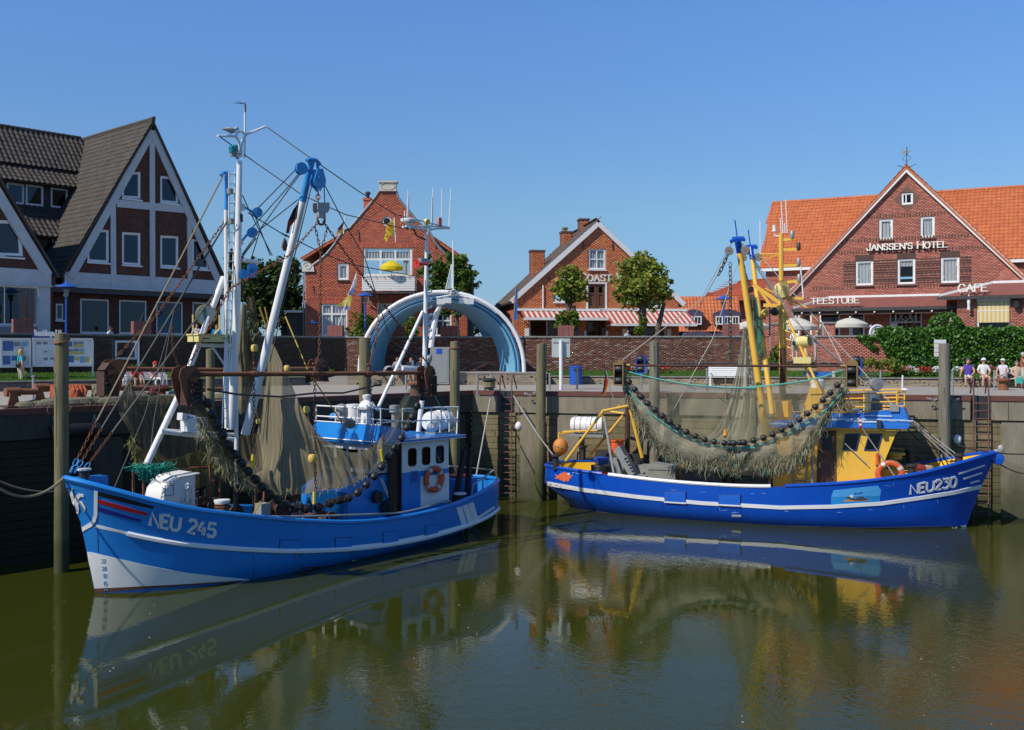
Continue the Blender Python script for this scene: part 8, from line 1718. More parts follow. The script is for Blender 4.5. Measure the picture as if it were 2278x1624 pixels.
p=b2('N',205,745,-.9);MB().lathe([(.3,-.1),(.3,.75),(.25,.8),(.01,.82)],p,n=16).build('ventilator',mat('slate_grey_paint',(.12,.16,.2),(.09,.12,.16),.5),dt);p=b2('N',222,540,-.9);MB().lathe([(.02,-.2),(.2,-.18),(.24,.1),(.02,.12)],p,(.6,-1,0),14).build('search_light',GREYP,dt);MB().tube([p,b2('N',228,640,-.9)],.05,6).build('light_post',GREYP,dt)
MB().tube([b2('N',405,605,0),b2('N',408,480,0)],.035,6).build('whip_antenna',WHITEB,dt);MB().lathe([(.02,-.03),(.14,0),(.02,.06)],b2('N',424,582,0)).build('antenna_disc',WHITEB,dt)
p=b2('N',350,710,-1.8);MB().cbox(p,.3,.25,.25).build('deck_light',GREYP,dt,sm=False)
p=b2('N',228,1065,c0-.08);MB().lathe([(.09,-.22),(.06,-.12),(.06,.16),(.01,.2)],p,n=8).build('rescue_light',ORANGE,dt)
lr=b2('N',320,1178,-1.75);life_ring('orange life ring leaning on the yellow wheelhouse front',B2.w(lr.x,-1.72,lr.z),.40,B2.a,-8)
MB().prism([(-2.9,-1.0,1.35),(-2.9,-1.0,2.1),(-1.2,-1.0,2.05),(-.6,-1.0,2.1),(-.6,-1.0,1.6)],(0,2.,0)).build('foredeck_trunk',YELLOW,dt,sm=False)
for x,y,c,r,h in((332,1100,-.4,.14,.35),(345,1045,.3,.3,.12)):p=b2('N',x,y,c);MB().lathe([(r,-h),(r,0),(r*1.4,.03),(r*1.4,.1),(.01,.14)],p,n=12).build('mushroom_vent',YELLOW,dt)
for x,y,c in((472,1185,-1.25),(805,1110,-.2),(460,1075,.9)):p=b2('N',x,y,c);MB().lathe([(.14,-.4),(.14,.3),(.2,.32),(.2,.4),(.01,.42)],p,n=12).tube([p+V((-.3,0,.12)),p+V((.3,0,.12))],.04,6).build('bollard',DARK,dt)
MB().tube([b2('N',1020,1040,0),b2('N',1085,1060,0)],.12,8).lathe([(.02,-.12),(.19,-.1),(.22,.0),(.19,.1),(.02,.12)],b2('N',1080,1070,0),(0,1,0),16).build('bow_roller',DEEPBLUE,dt)
p=b2('N',1100,1000,0);mb=MB().ball(p,.13,8,(.9,.8,1.2)).ball(p+V((-.15,0,-.1)),.1,8);mb.build('wrapped_lamp',mat('foil_grey',(.38,.37,.34),(.25,.24,.22),.3),dt)
hp=B2.thing('net_heap','small red and tan net heap on the yellow foredeck','fishing net');mb=MB()
for i in range(9):mb.ball(b2('N',460+i*17,1118+(i%3)*10,-.5)+V((0,R.uniform(-.2,.2),0)),R.uniform(.13,.2),8,(1.4,1,.7),0 if i<4 or i%2 else 1)
mb.build('net_lump',[mat('tan_lump_net',(.42,.33,.22),(.25,.2,.13),.95,scale=25,bump=.8),mat('red_lump_net',(.25,.03,.03),(.15,.02,.02),.9,scale=20,bump=.8)],hp)
pipe=lambda name,pts,r,m=YELLOW:MB().tube(pts,r,8).build(name,m,dt)
e2=lambda x,y,c=0.:b2('L',x,y,c)
pipe('gallows_leg',[e2(552,732,-.9),e2(262,1118,-.9)],.06);pipe('gallows_leg',[e2(560,770,-.9),e2(630,1190,-1.6)],.055,STEEL);pipe('gallows_beam',[e2(550,732,-.9),e2(735,695,-.5)],.06);pipe('gallows_beam',[e2(600,735,.8),e2(800,765,.8)],.05)
pipe('gallows_leg',[e2(692,765,.8),e2(465,1040,.8)],.055);pipe('gallows_leg',[e2(745,722,-.5),e2(828,1060,-.3)],.08);pipe('gallows_leg',[e2(655,690,.2),e2(810,738,.5)],.04)
pipe('raft_rail',[e2(232,1055,-.6),e2(242,885,-.6),e2(275,878,-.6),e2(545,868,-.6),e2(548,745,-.6)],.04);pipe('raft_rail',[e2(252,1055,.6),e2(260,890,.6),e2(560,862,.6)],.04)
pipe('derrick_post',[e2(722,1030,.3),e2(725,585,.3)],.11,RUSTD);pipe('derrick_post',[e2(818,1040,1.2),e2(822,780,1.2)],.1,DARK)
q=e2(447,832,0);t=thing('life_raft','white life raft canister above the deep blue stern','life raft',B2.w(*q),B2.a)
MB().lathe([(.02,-.72),(.3,-.7),(.36,-.55),(.36,-.02),(.39,0),(.36,.02),(.36,.55),(.3,.7),(.02,.72)],(0,0,0),(1,0,0),14).build('canister',WHITEB,t)
for x in(-.5,-.25,.2,.45):MB().lathe([(.362,-.02),(.378,0),(.362,.02)],(x,0,0),(1,0,0),14).build('strap',GREYP,t)
MB().box(-.72,.72,-.3,.3,-.46,-.36).build('cradle',STEEL,t,sm=False)
q=e2(252,985,-.7);t=thing('buoy','orange rope wrapped buoy hanging at the deep blue stern','buoy',B2.w(*q));MB().ball((0,0,0),.32,14,(1,1,1.15)).build('float',mat('faded_orange_float',(.62,.24,.04),(.5,.16,.03),.6,scale=7,bump=.3),t);MB().tube([(0,0,.35),(0,0,.8)],.02,5).tube([(.33*math.cos(i*.5),.33*math.sin(i*.5),.05*math.sin(i))for i in range(13)],.015,4).build('lashing',ROPE,t)
q=e2(645,985,-.2);t=thing('bucket','orange plastic bucket upturned on the sorting machine','bucket',B2.w(*q));MB().lathe([(.30,-.25),(.33,-.23),(.30,.22),(.34,.24),(.34,.3),(.01,.3)],n=16).build('body',ORANGE,t)
t=B2.thing('sorting_machine','grey shrimp sorting machine with sloping conveyor on deck','machine');a,b=e2(585,1190,-.9),e2(700,1065,-.9)
MB().prism([e2(x,y,-.9)for x,y in((585,1190),(582,1070),(640,1062),(700,1100),(690,1190))],(0,1.2,0)).build('housing',GREYP,t,sm=False)
MB().prism([e2(x,y,-1.2)for x,y in((625,1010),(665,975),(790,1200),(745,1205))],(0,.6,0)).build('conveyor',GREYP,t,sm=False);MB().prism([e2(x,y,-1.25)for x,y in((690,1050),(715,1045),(785,1190),(755,1192))],(0,.04,0)).build('belt_cover',STEEL,t,sm=False)
for i in range(6):MB().bar(e2(700+i*13,1068+i*22,-1.27),e2(718+i*13,1062+i*22,-1.27),.03,.05).build('belt_slat',DARK,t,sm=False)
MB().box(a.x-.1,a.x+2.6,.4,1.2,1.0,1.75).build('hopper',GREYP,t,sm=False);MB().prism([e2(x,y,.0)for x,y in((500,1010),(610,1010),(600,1075),(490,1075))],(0,.4,0)).build('drum_cover',DARK,t,sm=False)
q=e2(868,1190,-1.4);MB().box(e2(790,0,-1.4).x,e2(862,0,-1.4).x,-1.5,-.9,e2(800,1215,-1.4).z,e2(800,1185,-1.4).z).build('tray',STEEL,t,sm=False)
def crate(label,x0,y0,x1,y1,c,d,m,cat='crate',slats=0):
 a,b=e2(x0,y1,c),e2(x1,y0,c);t=B2.thing('crate' if cat=='crate' else 'storage_box',label,cat);w=.03
 f=MB().box(a.x,b.x,c,c+w,a.z,b.z).box(a.x,b.x,c+d-w,c+d,a.z,b.z).box(a.x,a.x+w,c+w,c+d-w,a.z,b.z).box(b.x-w,b.x,c+w,c+d-w,a.z,b.z).box(a.x,b.x,c,c+d,a.z-.02,a.z);f.build('body',m,t,sm=False)
 MB().box(a.x-.03,b.x+.03,c-.03,c+d+.03,b.z-.06,b.z+(.02 if cat=='crate' else .05)).build('rim' if cat=='crate' else 'lid',m,t,sm=False)
 for i in range(slats):MB().box(a.x+(b.x-a.x)*(i+.2)/slats,a.x+(b.x-a.x)*(i+.8)/slats,c-.012,c-.001,a.z+.05,b.z-.1).build('slot',DARK,t,sm=False)
crate('blue plastic fish crate on the yellow stern bulwark',492,1068,577,1110,-1.0,.5,mat('crate_blue',(.02,.10,.5),(.015,.08,.42),.5),slats=4)
crate('weathered grey storage box with lid amidships',868,1140,1060,1228,-1.5,.8,mat('weathered_grey_plastic',(.27,.27,.23),(.18,.18,.15),.8,rust=.2),'box')
crate('yellow crate under the blue fish crate',465,1112,575,1170,-1.1,.6,YELLOWB,slats=0)
t=thing('rope_coil','black and red rope coils on the stern deck','rope');
for i in range(5):q=B2.w(*e2(538,1165-i*11,-1.55));MB().tube([q+V((.36*math.cos(a*.419),.3*math.sin(a*.419),.015*math.sin(a*2.)))for a in range(15)],.055,6,closed=True).build('turn',BLACK if i else REDS,t)
t=B2.thing('sorting_table','dark steel sorting tables under the hanging net','table')
for xa,ya,xb,yb in((1105,1150,1390,1250),):a,b=e2(xa,yb,-1.5),e2(xb,ya,-1.5);MB().box(a.x,b.x,-1.55,-1.5,a.z,b.z-.1).build('side_plate',DARK,t,sm=False);MB().box(a.x-.05,b.x+.05,-1.6,.8,b.z-.09,b.z).build('table_top',DARK,t,sm=False)
a,b=b2('M',175,1390,-1.5),b2('M',385,1350,-1.5);MB().box(a.x,b.x,-1.55,.6,a.z,b.z+.05).build('table_top',DARK,t,sm=False)
for k_,x in(('L',1440),('M',30),('M',160),('M',390),('M',445)):p=b2(k_,x,1280,-1.4);MB().box(p.x-.07,p.x+.07,-1.45,-1.3,.8,2.3).build('table_post',DARK,t,sm=False)
MB().box(-13.,-7.,1.2,1.3,.7,2.1).build('machine_wall',DARK,dt,sm=False);a,b=e2(1060,1180,-.2),e2(905,1100,-.2);MB().prism([(b.x,-.5,b.z),(a.x,-.5,b.z-.1),(a.x,.3,b.z-.1),(b.x,.3,b.z)],(0,0,.03)).build('steel_tray',STEEL,dt,sm=False)
MB().box(-13.0,-10.2,0.9,1.15,.8,1.75).build('fish_hold_coaming',YELLOWB,dt,sm=False)
for x,y in((218,1075),(410,1010),(585,1170)):p=e2(x,y,-1.3 if x!=410 else .8);MB().lathe([(.12,-.4),(.12,.12),(.2,.14),(.2,.2),(.01,.22)],p,n=12).build('bollard',DARK,dt)
pipe('house_stanchion',[b2('M',755,1160,-1.9),b2('M',757,1415,-1.9)],.05,STEEL)
for s in(0,1):pipe('side_ladder',[b2('M',600+s*95,780,-1.68),b2('M',605+s*100,1415,-1.68)],.025,STEEL)
for i in range(9):pipe('ladder_rung',[b2('M',600,830+i*68,-1.68),b2('M',700,830+i*68,-1.68)],.018,STEEL)
# --- mast, derricks, lamps
m2=pipe('main_mast',[b2('M',512,735),b2('M',510,100),b2('E',815,1000),b2('E',815,655)],.09);MB().tube([b2('M',548,620,.3),b2('M',540,60,.3)],.05,8).build('mast_leg',YELLOW,m2)
for k_,x0,y0,x1,y1 in(('E',815,700,905,690),('E',815,768,945,765),('E',815,883,950,875),('E',815,1000,950,988),('E',815,1105,970,1112)):MB().bar(b2(k_,x0,y0),b2(k_,x1,y1),.06,.11).build('lamp_arm',YELLOW,m2,sm=False)
for x,y,m in((892,660,STEEL),(938,742,DARK),(938,852,STEEL),(942,965,STEEL)):p=b2('E',x,y);MB().lathe([(.07,-.16),(.08,-.1),(.08,.1),(.05,.14),(.01,.15)],p).build('navigation_light',m,m2)
MB().tube([b2('E',950,870),b2('E',972,1110)],.03,6).build('conduit',WHITEB,m2);MB().tube([b2('E',800,672),b2('E',768,668),b2('E',768,645)],.03,6).lathe([(.09,0),(.07,.12),(.09,.24),(.01,.26)],b2('E',768,640)).build('wind_sensor',WHITEB,m2)
for x0,y0,x1,y1 in((815,655,808,545),(828,650,815,430),(858,650,846,415),(843,650,840,580),(668,795,666,565)):MB().tube([b2('E',x0,y0),b2('E',x1,y1)],.02,5).build('whip_antenna',WHITEB,m2)
MB().tube([b2('E',812,800),b2('E',668,800)],.03,6).tube([b2('E',800,805),b2('E',720,828),b2('E',668,822)],.02,5).build('side_arm',YELLOW,m2)
p=b2('E',815,1050,-.3);MB().lathe([(.02,.02),(.27,.02),(.3,-.02),(.3,.1),(.02,.15)],p+V((0,.2,0)),(0,-1,0),20).build('big_lamp',CREAM,m2)
for i in range(9):a=b2('M',528,120+i*62);MB().tube([a,a+V((.32,-.1,-.1))],.025,5).build('mast_step',YELLOW,m2)
pipe('exhaust',[b2('M',525,735,-.4),b2('M',523,345,-.4),b2('M',515,322,-.4)],.11,RUSTD)
gf=MB().bar(b2('E',618,1015),b2('E',832,1160),.1,.14).bar(b2('E',640,1020),b2('E',740,1160),.07,.1).bar(b2('E',690,1160),b2('E',812,1162),.1,.13).build('gaff',YELLOW,m2,sm=False)
pipe('stay_pipe',[b2('E',830,1190,-.2),b2('M',830,685,-1.2)],.05);pipe('stay_pipe',[b2('E',700,1040,.4),b2('E',1000,1180,.4)],.03)
for nm,a,b,c,c2_,r in(('derrick',('M',402,1075),('E',522,785),('E',508,700),-2.2,.13),('derrick',('M',440,850),('E',612,838),('E',600,755),2.0,.11)):
 q=.2 if c2_>0 else-1.9;A,Bq,Cq=b2(*a,q),b2(*b,c2_*.88),b2(*c,c2_)
 dk=MB().tube([A,Bq],[r,r*.85],12).build(nm,YELLOW,dt);MB().tube([Bq,Cq],[r*.95,r*.95],12).build('derrick_top',DEEPBLUE,dk)
 MB().tube([Cq+V((-.28,0,-.05)),Cq+V((.0,0,.05)),Cq+V((.28,0,.0))],.07,6).bar(Cq+V((-.2,0,.08)),Cq+V((.24,0,.08)),.08,.1).build('head_fitting',DEEPBLUE,dk);MB().tube([Cq,Cq+V((-.1,0,.75))],.025,5).build('spike',DEEPBLUE,dk)
 for s in(-.3,.3):block(dk,Cq+V((s,-.1,-.4)),.16,mat('grey_block_paint',(.2,.18,.15),(.14,.12,.1),.7),(.3*s,1,0))
p=b2('M',698,270,-.6);MB().lathe([(.02,-.32),(.2,-.28),(.22,.14),(.24,.2),(.22,.21)],p,(1,-.35,.1),16).build('flood_lamp',CREAM,m2);a,b=b2('M',615,445,-.6),b2('M',752,395,-.6);MB().box(a.x,b.x,-.95,-.4,a.z,b.z).build('lamp_box',CREAM,m2,sm=False);MB().tube([b2('M',700,300,-.6),b2('M',710,395,-.6)],.06,6).build('lamp_yoke',CREAM,m2)
MB().tube([b2('M',690,450,-.6),b2('M',760,640,-.6)],.045,6).build('lamp_stay',YELLOW,m2)
p=b2('E',700,1215,-.3);MB().ball(p,.16,8).ball(b2('E',770,1205,-.3),.17,8,mi=1).build('net_floats',[mat('net_float',(.75,.5,.1),(.6,.4,.08),.5),BLACK],m2)
# --- rigging and the beams
W_=lambda*q,r=.018,m=None:rope(dt,[b2(*p)for p in q],r,m or WIRE,'rigging_wire')
LW=mat('light_wire',(.45,.44,.40),(.32,.31,.28),.6,scale=20)
W_(('E',520,705,-2.2),('M',610,100,-1.2),('N',760,1080,-.2),m=LW);W_(('E',540,720,-2.2),('M',700,200,-1),('N',830,1105,-.2),m=LW);W_(('E',640,780,2),('N',330,680,.6),('N',790,1040,.2),m=LW);W_(('N',0,960,-1.7),('N',160,1110,-1.72),m=LW)
W_(('E',465,720,-2.2),('E',240,1130,-1.5),('L',690,370,-2.6),m=LW);W_(('E',450,790,-2.2),('E',150,1330,-1),('L',1050,320,1),m=LW);W_(('E',500,880,1),('E',330,1400,.5),('L',1050,720,-.5),m=LW);W_(('E',610,850,2),('E',800,1130,.5),('E',850,1160));W_(('M',820,90,0),('M',990,430,-2),m=LW);W_(('M',860,200,1),('M',1010,400,2),m=LW)
W_(('M',1020,640,-2.6),('M',1080,850,-1.9),('N',350,1190,-1.7),m=LW,r=.022);rope(dt,[b2('M',x,y,-.5)for x,y in((470,0),(520,60),(640,330),(820,420),(1000,500))],.015,ROPEG,'green_line');rope(dt,[b2('M',1000,y,-.5)for y in(500,800)],.012,ROPET,'hanging_line')
chs=chain_links(MB(),[b2('E',452,770,-2.2),b2('E',405,880,-2.2),b2('E',370,950,-2.3)],.22,.06,.02);chain_links(chs,[b2('E',455,860,-2.2),b2('E',457,1010,-2.3),b2('L',1450,390,-2.6)],.22,.06,.018);chain_links(chs,[b2('E',550,880,2),b2('E',560,940,2),b2('E',610,1060,2)],.22,.06,.02);chs.build('hanger_chain',DARK,dt,kind='stuff')
rope(dt,[b2('E',x,y,-.5)for x,y in((575,1080),(610,1180),(660,1260),(700,1250))],.03,BLACK,'hose');rope(dt,[b2('M',x,y,.2)for x,y in((330,150),(380,240),(420,230),(420,0))],.03,BLACK,'hose')
BRASS=mat('worn_brass_steel',(.30,.19,.07),(.18,.11,.05),.6,.3,scale=6,rust=.4)
for(lb,c,pa,pb,sa,sb)in(('dark beam trawl hanging before the pale net of the deep blue boat',-2.6,('L',700,410),('M',1040,468),1,1),('far side beam trawl with blue ends behind the pale net',2.4,('L',850,390),('M',1080,450),0,0)):
 t=B2.thing('beam_trawl',lb,'beam trawl');A,Bq=b2(*pa,c),b2(*pb,c)
 MB().tube([A,Bq],.045 if sa else .035,10).build('beam_pipe',RUSTD if sa else DARK,t)
 for s,(p,m)in enumerate(((A,BRASS if sa else DEEPBLUE),(Bq,BRASS if sa else DEEPBLUE))):
  x=p.x+(-.16 if s==0 else .14);z0,z1=(p.z-.75,p.z+.22)if sa else(p.z-.45,p.z+.3)
  mb=MB()
  for yy in(-.26,.2):mb.prism([(x-.17,c+yy,z0),(x+.17,c+yy,z0),(x+.18,c+yy,z1-.1),(x+.1,c+yy,z1),(x-.12,c+yy,z1),(x-.19,c+yy,z1-.15)],(0,.04,0))if yy>0 else mb.box(x-.20,x-.155,c-.26,c+.2,z0,z1-.08).box(x+.155,x+.20,c-.26,c+.2,z0,z1-.08).box(x-.154,x+.154,c-.26,c+.2,z0-.03,z0+.03).box(x-.154,x+.154,c-.26,c+.2,z1-.2,z1-.1)
  mb.build('shoe_frame',m,t,sm=False)
  for zz in(.2,.75):MB().lathe([(.03,-.15),(.12,-.145),(.15,-.08),(.15,.08),(.12,.145),(.03,.15)],(x,c-.16,z0+zz*.8),(1,0,0),14).build('roller',BLACK,t)
  MB().tube([p+V((-.25,0,0)),p+V((.25,0,0))],.065,8).build('beam_collar',BRASS,t)
 if sa:
  bob=[b2('L',*p,c-.12)for p in((715,500),(740,535),(780,585),(820,630),(860,672),(905,712),(950,750),(1000,790),(1050,828),(1100,857),(1157,888),(1217,914),(1280,937),(1350,952),(1423,960),(1495,960),(1566,952))]+[b2('M',*p,c-.12)for p in((80,1078),(160,1078),(238,1068),(318,1050),(397,1027),(465,1000),(532,962),(595,930),(657,890),(718,845),(773,798),(827,750),(882,700),(933,642),(985,590))]
  bobbins(t,bob,30,.112,BLACK,DARK)
  rope(t,[b2('L',*p,c)for p in((700,445),(780,470),(900,498),(1050,528),(1180,548),(1400,566),(1624,570))]+[b2('M',*p,c)for p in((120,640),(300,630),(500,612),(700,585),(850,550),(1000,495))],.03,ROPET,'headline')
  rope(t,[b2('L',*p,c)for p in((705,550),(760,620),(850,720),(940,790),(1050,865),(1170,930),(1300,975),(1450,995),(1624,990))]+[b2('M',*p,c)for p in((100,1120),(250,1110),(420,1075),(560,1010),(700,930),(820,850),(900,780),(1030,640))],.025,ROPET,'footline')
  n_=rope(t,[b2('L',1415,490,c),b2('L',1413,820,c-.1),b2('L',1400,870,c-.1),b2('L',1415,900,c-.1)],.02,ROPE,'tally_rope');MB().lathe([(.02,.15),(.09,-.1),(.01,-.2)],b2('L',1413,885,c-.1),n=8).build('orange_tassel',mat('tassel_orange',(.7,.3,.03),(.6,.22,.02),.8),t)
tn=B2.thing('trawl_net','pale trawl net hung in a tall cone over the deep blue deck','fishing net');g2=lambda x,y,c=-1.6:B2.hit(x,y,c)
net(tn,'net_cone',[[g2(1653,728),g2(1660,728),g2(1668,728)],[g2(1641,815),g2(1660,815),g2(1686,815)],[g2(1616,900),g2(1660,900),g2(1700,900)],[g2(1592,958),g2(1650,962),g2(1712,965)],[g2(1555,985,-2.2),g2(1640,998,-2.3),g2(1725,1000,-2.2)],[g2(1560,1030,-2.2),g2(1660,1045,-2.3),g2(1760,1035,-2.2)]],NETW,.10,50,30)
up=[b2('L',*p,-2.55)for p in((702,450),(900,500),(1180,548),(1400,566),(1624,570))]+[b2('M',*p,-2.55)for p in((300,630),(500,612),(700,585),(850,550),(1005,495))]
md=[b2('L',*p,-2.5)for p in((712,540),(860,680),(1050,835),(1280,940),(1624,955))]+[b2('M',*p,-2.5)for p in((238,1075),(465,1005),(660,895),(830,750),(1000,600))]
lo=[b2('L',*p,-2.35)for p in((705,560),(800,760),(900,930),(1050,1060),(1250,1110),(1500,1130))]+[b2('M',*p,-2.35)for p in((100,1200),(350,1260),(550,1260),(720,1130),(840,930),(1020,650))]
net(tn,'net_sheer',[up,md],NETS,.06,80,12);net(tn,'net_belly',[md,[a.lerp(b,.5)+V((0,-.12,-.05))for a,b in zip([V(catmull(md,4)[int(i*40/11)if i<11 else-1])for i in range(12)],[V(catmull(lo,4)[int(i*44/11)if i<11 else-1])for i in range(12)])],lo],NETG,.06,80,16)
strands(tn,'frayed_edge',lo,2600,.08,.3,FRAY,.12,.009);strands(tn,'frayed_edge',[a.lerp(b,.12)for a,b in zip(lo,lo)],800,.15,.5,mat('grey_frayed_twine',(.34,.32,.22),(.2,.19,.13),.95),.14,.013);strands(tn,'green_frayed_edge',lo[2:],420,.1,.4,FRAYG,.14,.012)
for e_ in(.18,.36):strands(tn,'frayed_edge',[V(p)+V((0,-.06,e_))for p in lo],1500,.1,.3,(FRAY,_mats['grey_frayed_twine'])[e_>.2],.1,.009)
hb=B2.thing('net_bundle','green and grey net bundle hoisted between the two yellow derricks','fishing net');e3=lambda x,y,c=.6:b2('E',x,y,c)
net(hb,'net_body',[[e3(592,1080),e3(625,1085)],[e3(590,1200),e3(650,1200)],[e3(585,1350),e3(668,1350)],[e3(600,1520),e3(690,1520)]],net_mat('grey_green_bundle',(.30,.31,.22),(.14,.16,.11),.85,1.,16,1.),.12,20,20);net(hb,'net_strip',[[e3(632,1100,.4),e3(645,1105,.4)],[e3(645,1330,.4),e3(672,1330,.4)],[e3(650,1500,.4),e3(672,1490,.4)]],net_mat('emerald_netting',(.06,.36,.25),(.03,.22,.15),.85,1.,10,1.),.06,10,16)
sc_=B2.thing('net_bag','small dark net funnel hanging at the yellow mast','fishing net');net(sc_,'net_body',[[b2('E',795,985,-.4),b2('E',855,978,-.4)],[b2('E',820,1050,-.4),b2('E',860,1050,-.4)],[b2('E',850,1120,-.4),b2('E',885,1120,-.4)],[b2('E',880,1165,-.4),b2('E',910,1160,-.4)]],NETD,.04,12,12)
o0=B2.w(*e2(578,475,-.2));fl=thing('flag','German black red gold flag at the deep blue stern','flag',o0);q=lambda x,y:B2.w(*e2(x,y,-.2))-o0
for n__,c,pl in(('pitch',(.015,.015,.015),((568,470),(578,478),(570,550),(553,620),(545,612),(558,540))),('signal_red',(.6,.02,.02),((578,478),(590,520),(575,580),(556,622),(553,615),(570,550))),('gold_yellow',(.8,.52,.02),((588,510),(597,555),(575,585),(556,628),(556,615),(576,570)))):
 MB().prism([q(*p)for p in pl],(0,.02,0)).build('cloth',fm(n__,c),fl,sm=False)
MB().tube([q(575,445),q(600,580),q(650,700)],.02,6).build('pole',STEEL,fl)
for lb,a,b,s in(('olive mooring line from the deep blue bow to the right pier',B2.w(*b2('N',800,975,0)),at(2290,1010,37.5),.1),('mooring line from the deep blue bow down to the right pier',B2.w(*b2('N',1060,1085,0)),at(2290,1055,37.3),.1),('mooring line from the grey pile to the wheelhouse roof',at(2095,1000,39.8),B2.w(*b2('N',440,855,.5)),.2),('long thin mooring line beside the quay ladder',at(1092,880,45.2),B1.w(*b1('J',1070,1260,.5)),0),('mooring line with knot from quay to deep blue stern',at(1142,880,45),B2.w(*b2('J',1650,1110,.3)),.1)):
 o=MB().tube(sag(a,b,s,12),.028,5).build('mooring_rope',ROPED if 'pile' in lb or 'right' in lb else LW);tag(o,lb,'rope','mooring ropes')
SC2=mat('scuff_white',(.35,.45,.7),(.2,.3,.62),.6)
for i in range(20):x=R.uniform(1240,2100);y=np.interp(x,(1217,1417,1737,1961,2100),(1060,1088,1110,1098,1078))+R.choice((-14,-6,24,36))+R.uniform(-6,6);l=R.uniform(4,16);de('scuff',stripe([(x,y),(x+(l if i%3 else 1),y+(R.uniform(-2,2)if i%3 else l))],R.uniform(.6,1.4),.4),SC2,off=.007,thick=.004)
for x in(1476,1527,1596,1648):de('drain_stain',stripe([(x,np.interp(x,(1417,1737),(1112,1135))),(x+1,np.interp(x,(1417,1737),(1148,1170)))],2.,1.),mat('stain_dark_blue',(.003,.04,.28),(.003,.05,.33),.5),off=.007,thick=.004)
# ==== PEOPLE
SKIN=mat('sunned_skin',(.55,.30,.20),(.48,.25,.165),.6,scale=9);EYE=mat('eye_dark',(.03,.02,.02),(.02,.015,.015),.3)
def cloth(n_,c):return mat('cloth_'+n_,c,tuple(x*.75 for x in c),.9,scale=9)
ST_=dict(pelvis=(0,0,.93),spine=(0,.01,1.12),chest=(0,.0,1.33),neck=(0,.0,1.46),chin=(0,-.03,1.54),crown=(0,-.01,1.69),shl=(-.17,0,1.39),ell=(-.23,.03,1.12),wrl=(-.24,-.04,.88),hal=(-.24,-.06,.80),hil=(-.09,0,.9),knl=(-.1,-.02,.5),anl=(-.1,.03,.09),tol=(-.12,-.13,.04))
for k_ in list(ST_):
 if k_.endswith('l')and k_!='pelvis':ST_[k_[:-1]+'r']=(-ST_[k_][0],)+ST_[k_][1:]
SIT=dict(ST_);
for k_,v in ST_.items():SIT[k_]=(v[0],v[1],v[2]-.43)
for s,g in(('l',-1),('r',1)):SIT['kn'+s]=(g*.13,-.44,.50);SIT['an'+s]=(g*.13,-.42,.09);SIT['to'+s]=(g*.15,-.57,.04);SIT['el'+s]=(g*.26,-.06,.72);SIT['wr'+s]=(g*.15,-.3,.60);SIT['ha'+s]=(g*.11,-.37,.585)
RAD=dict(pelvis=.135,spine=.12,chest=.145,neck=.058,chin=.075,crown=.085,sh=.068,el=.047,wr=.033,ha=.03,hi=.095,kn=.062,an=.042,to=.035)
BONES=[('pelvis','spine'),('spine','chest'),('chest','neck'),('neck','chin'),('chin','crown')]+[(a+s if a!='chest' and a!='pelvis' else a,b+s)for s in 'lr' for a,b in(('chest','sh'),('sh','el'),('el','wr'),('wr','ha'),('pelvis','hi'),('hi','kn'),('kn','an'),('an','to'))]
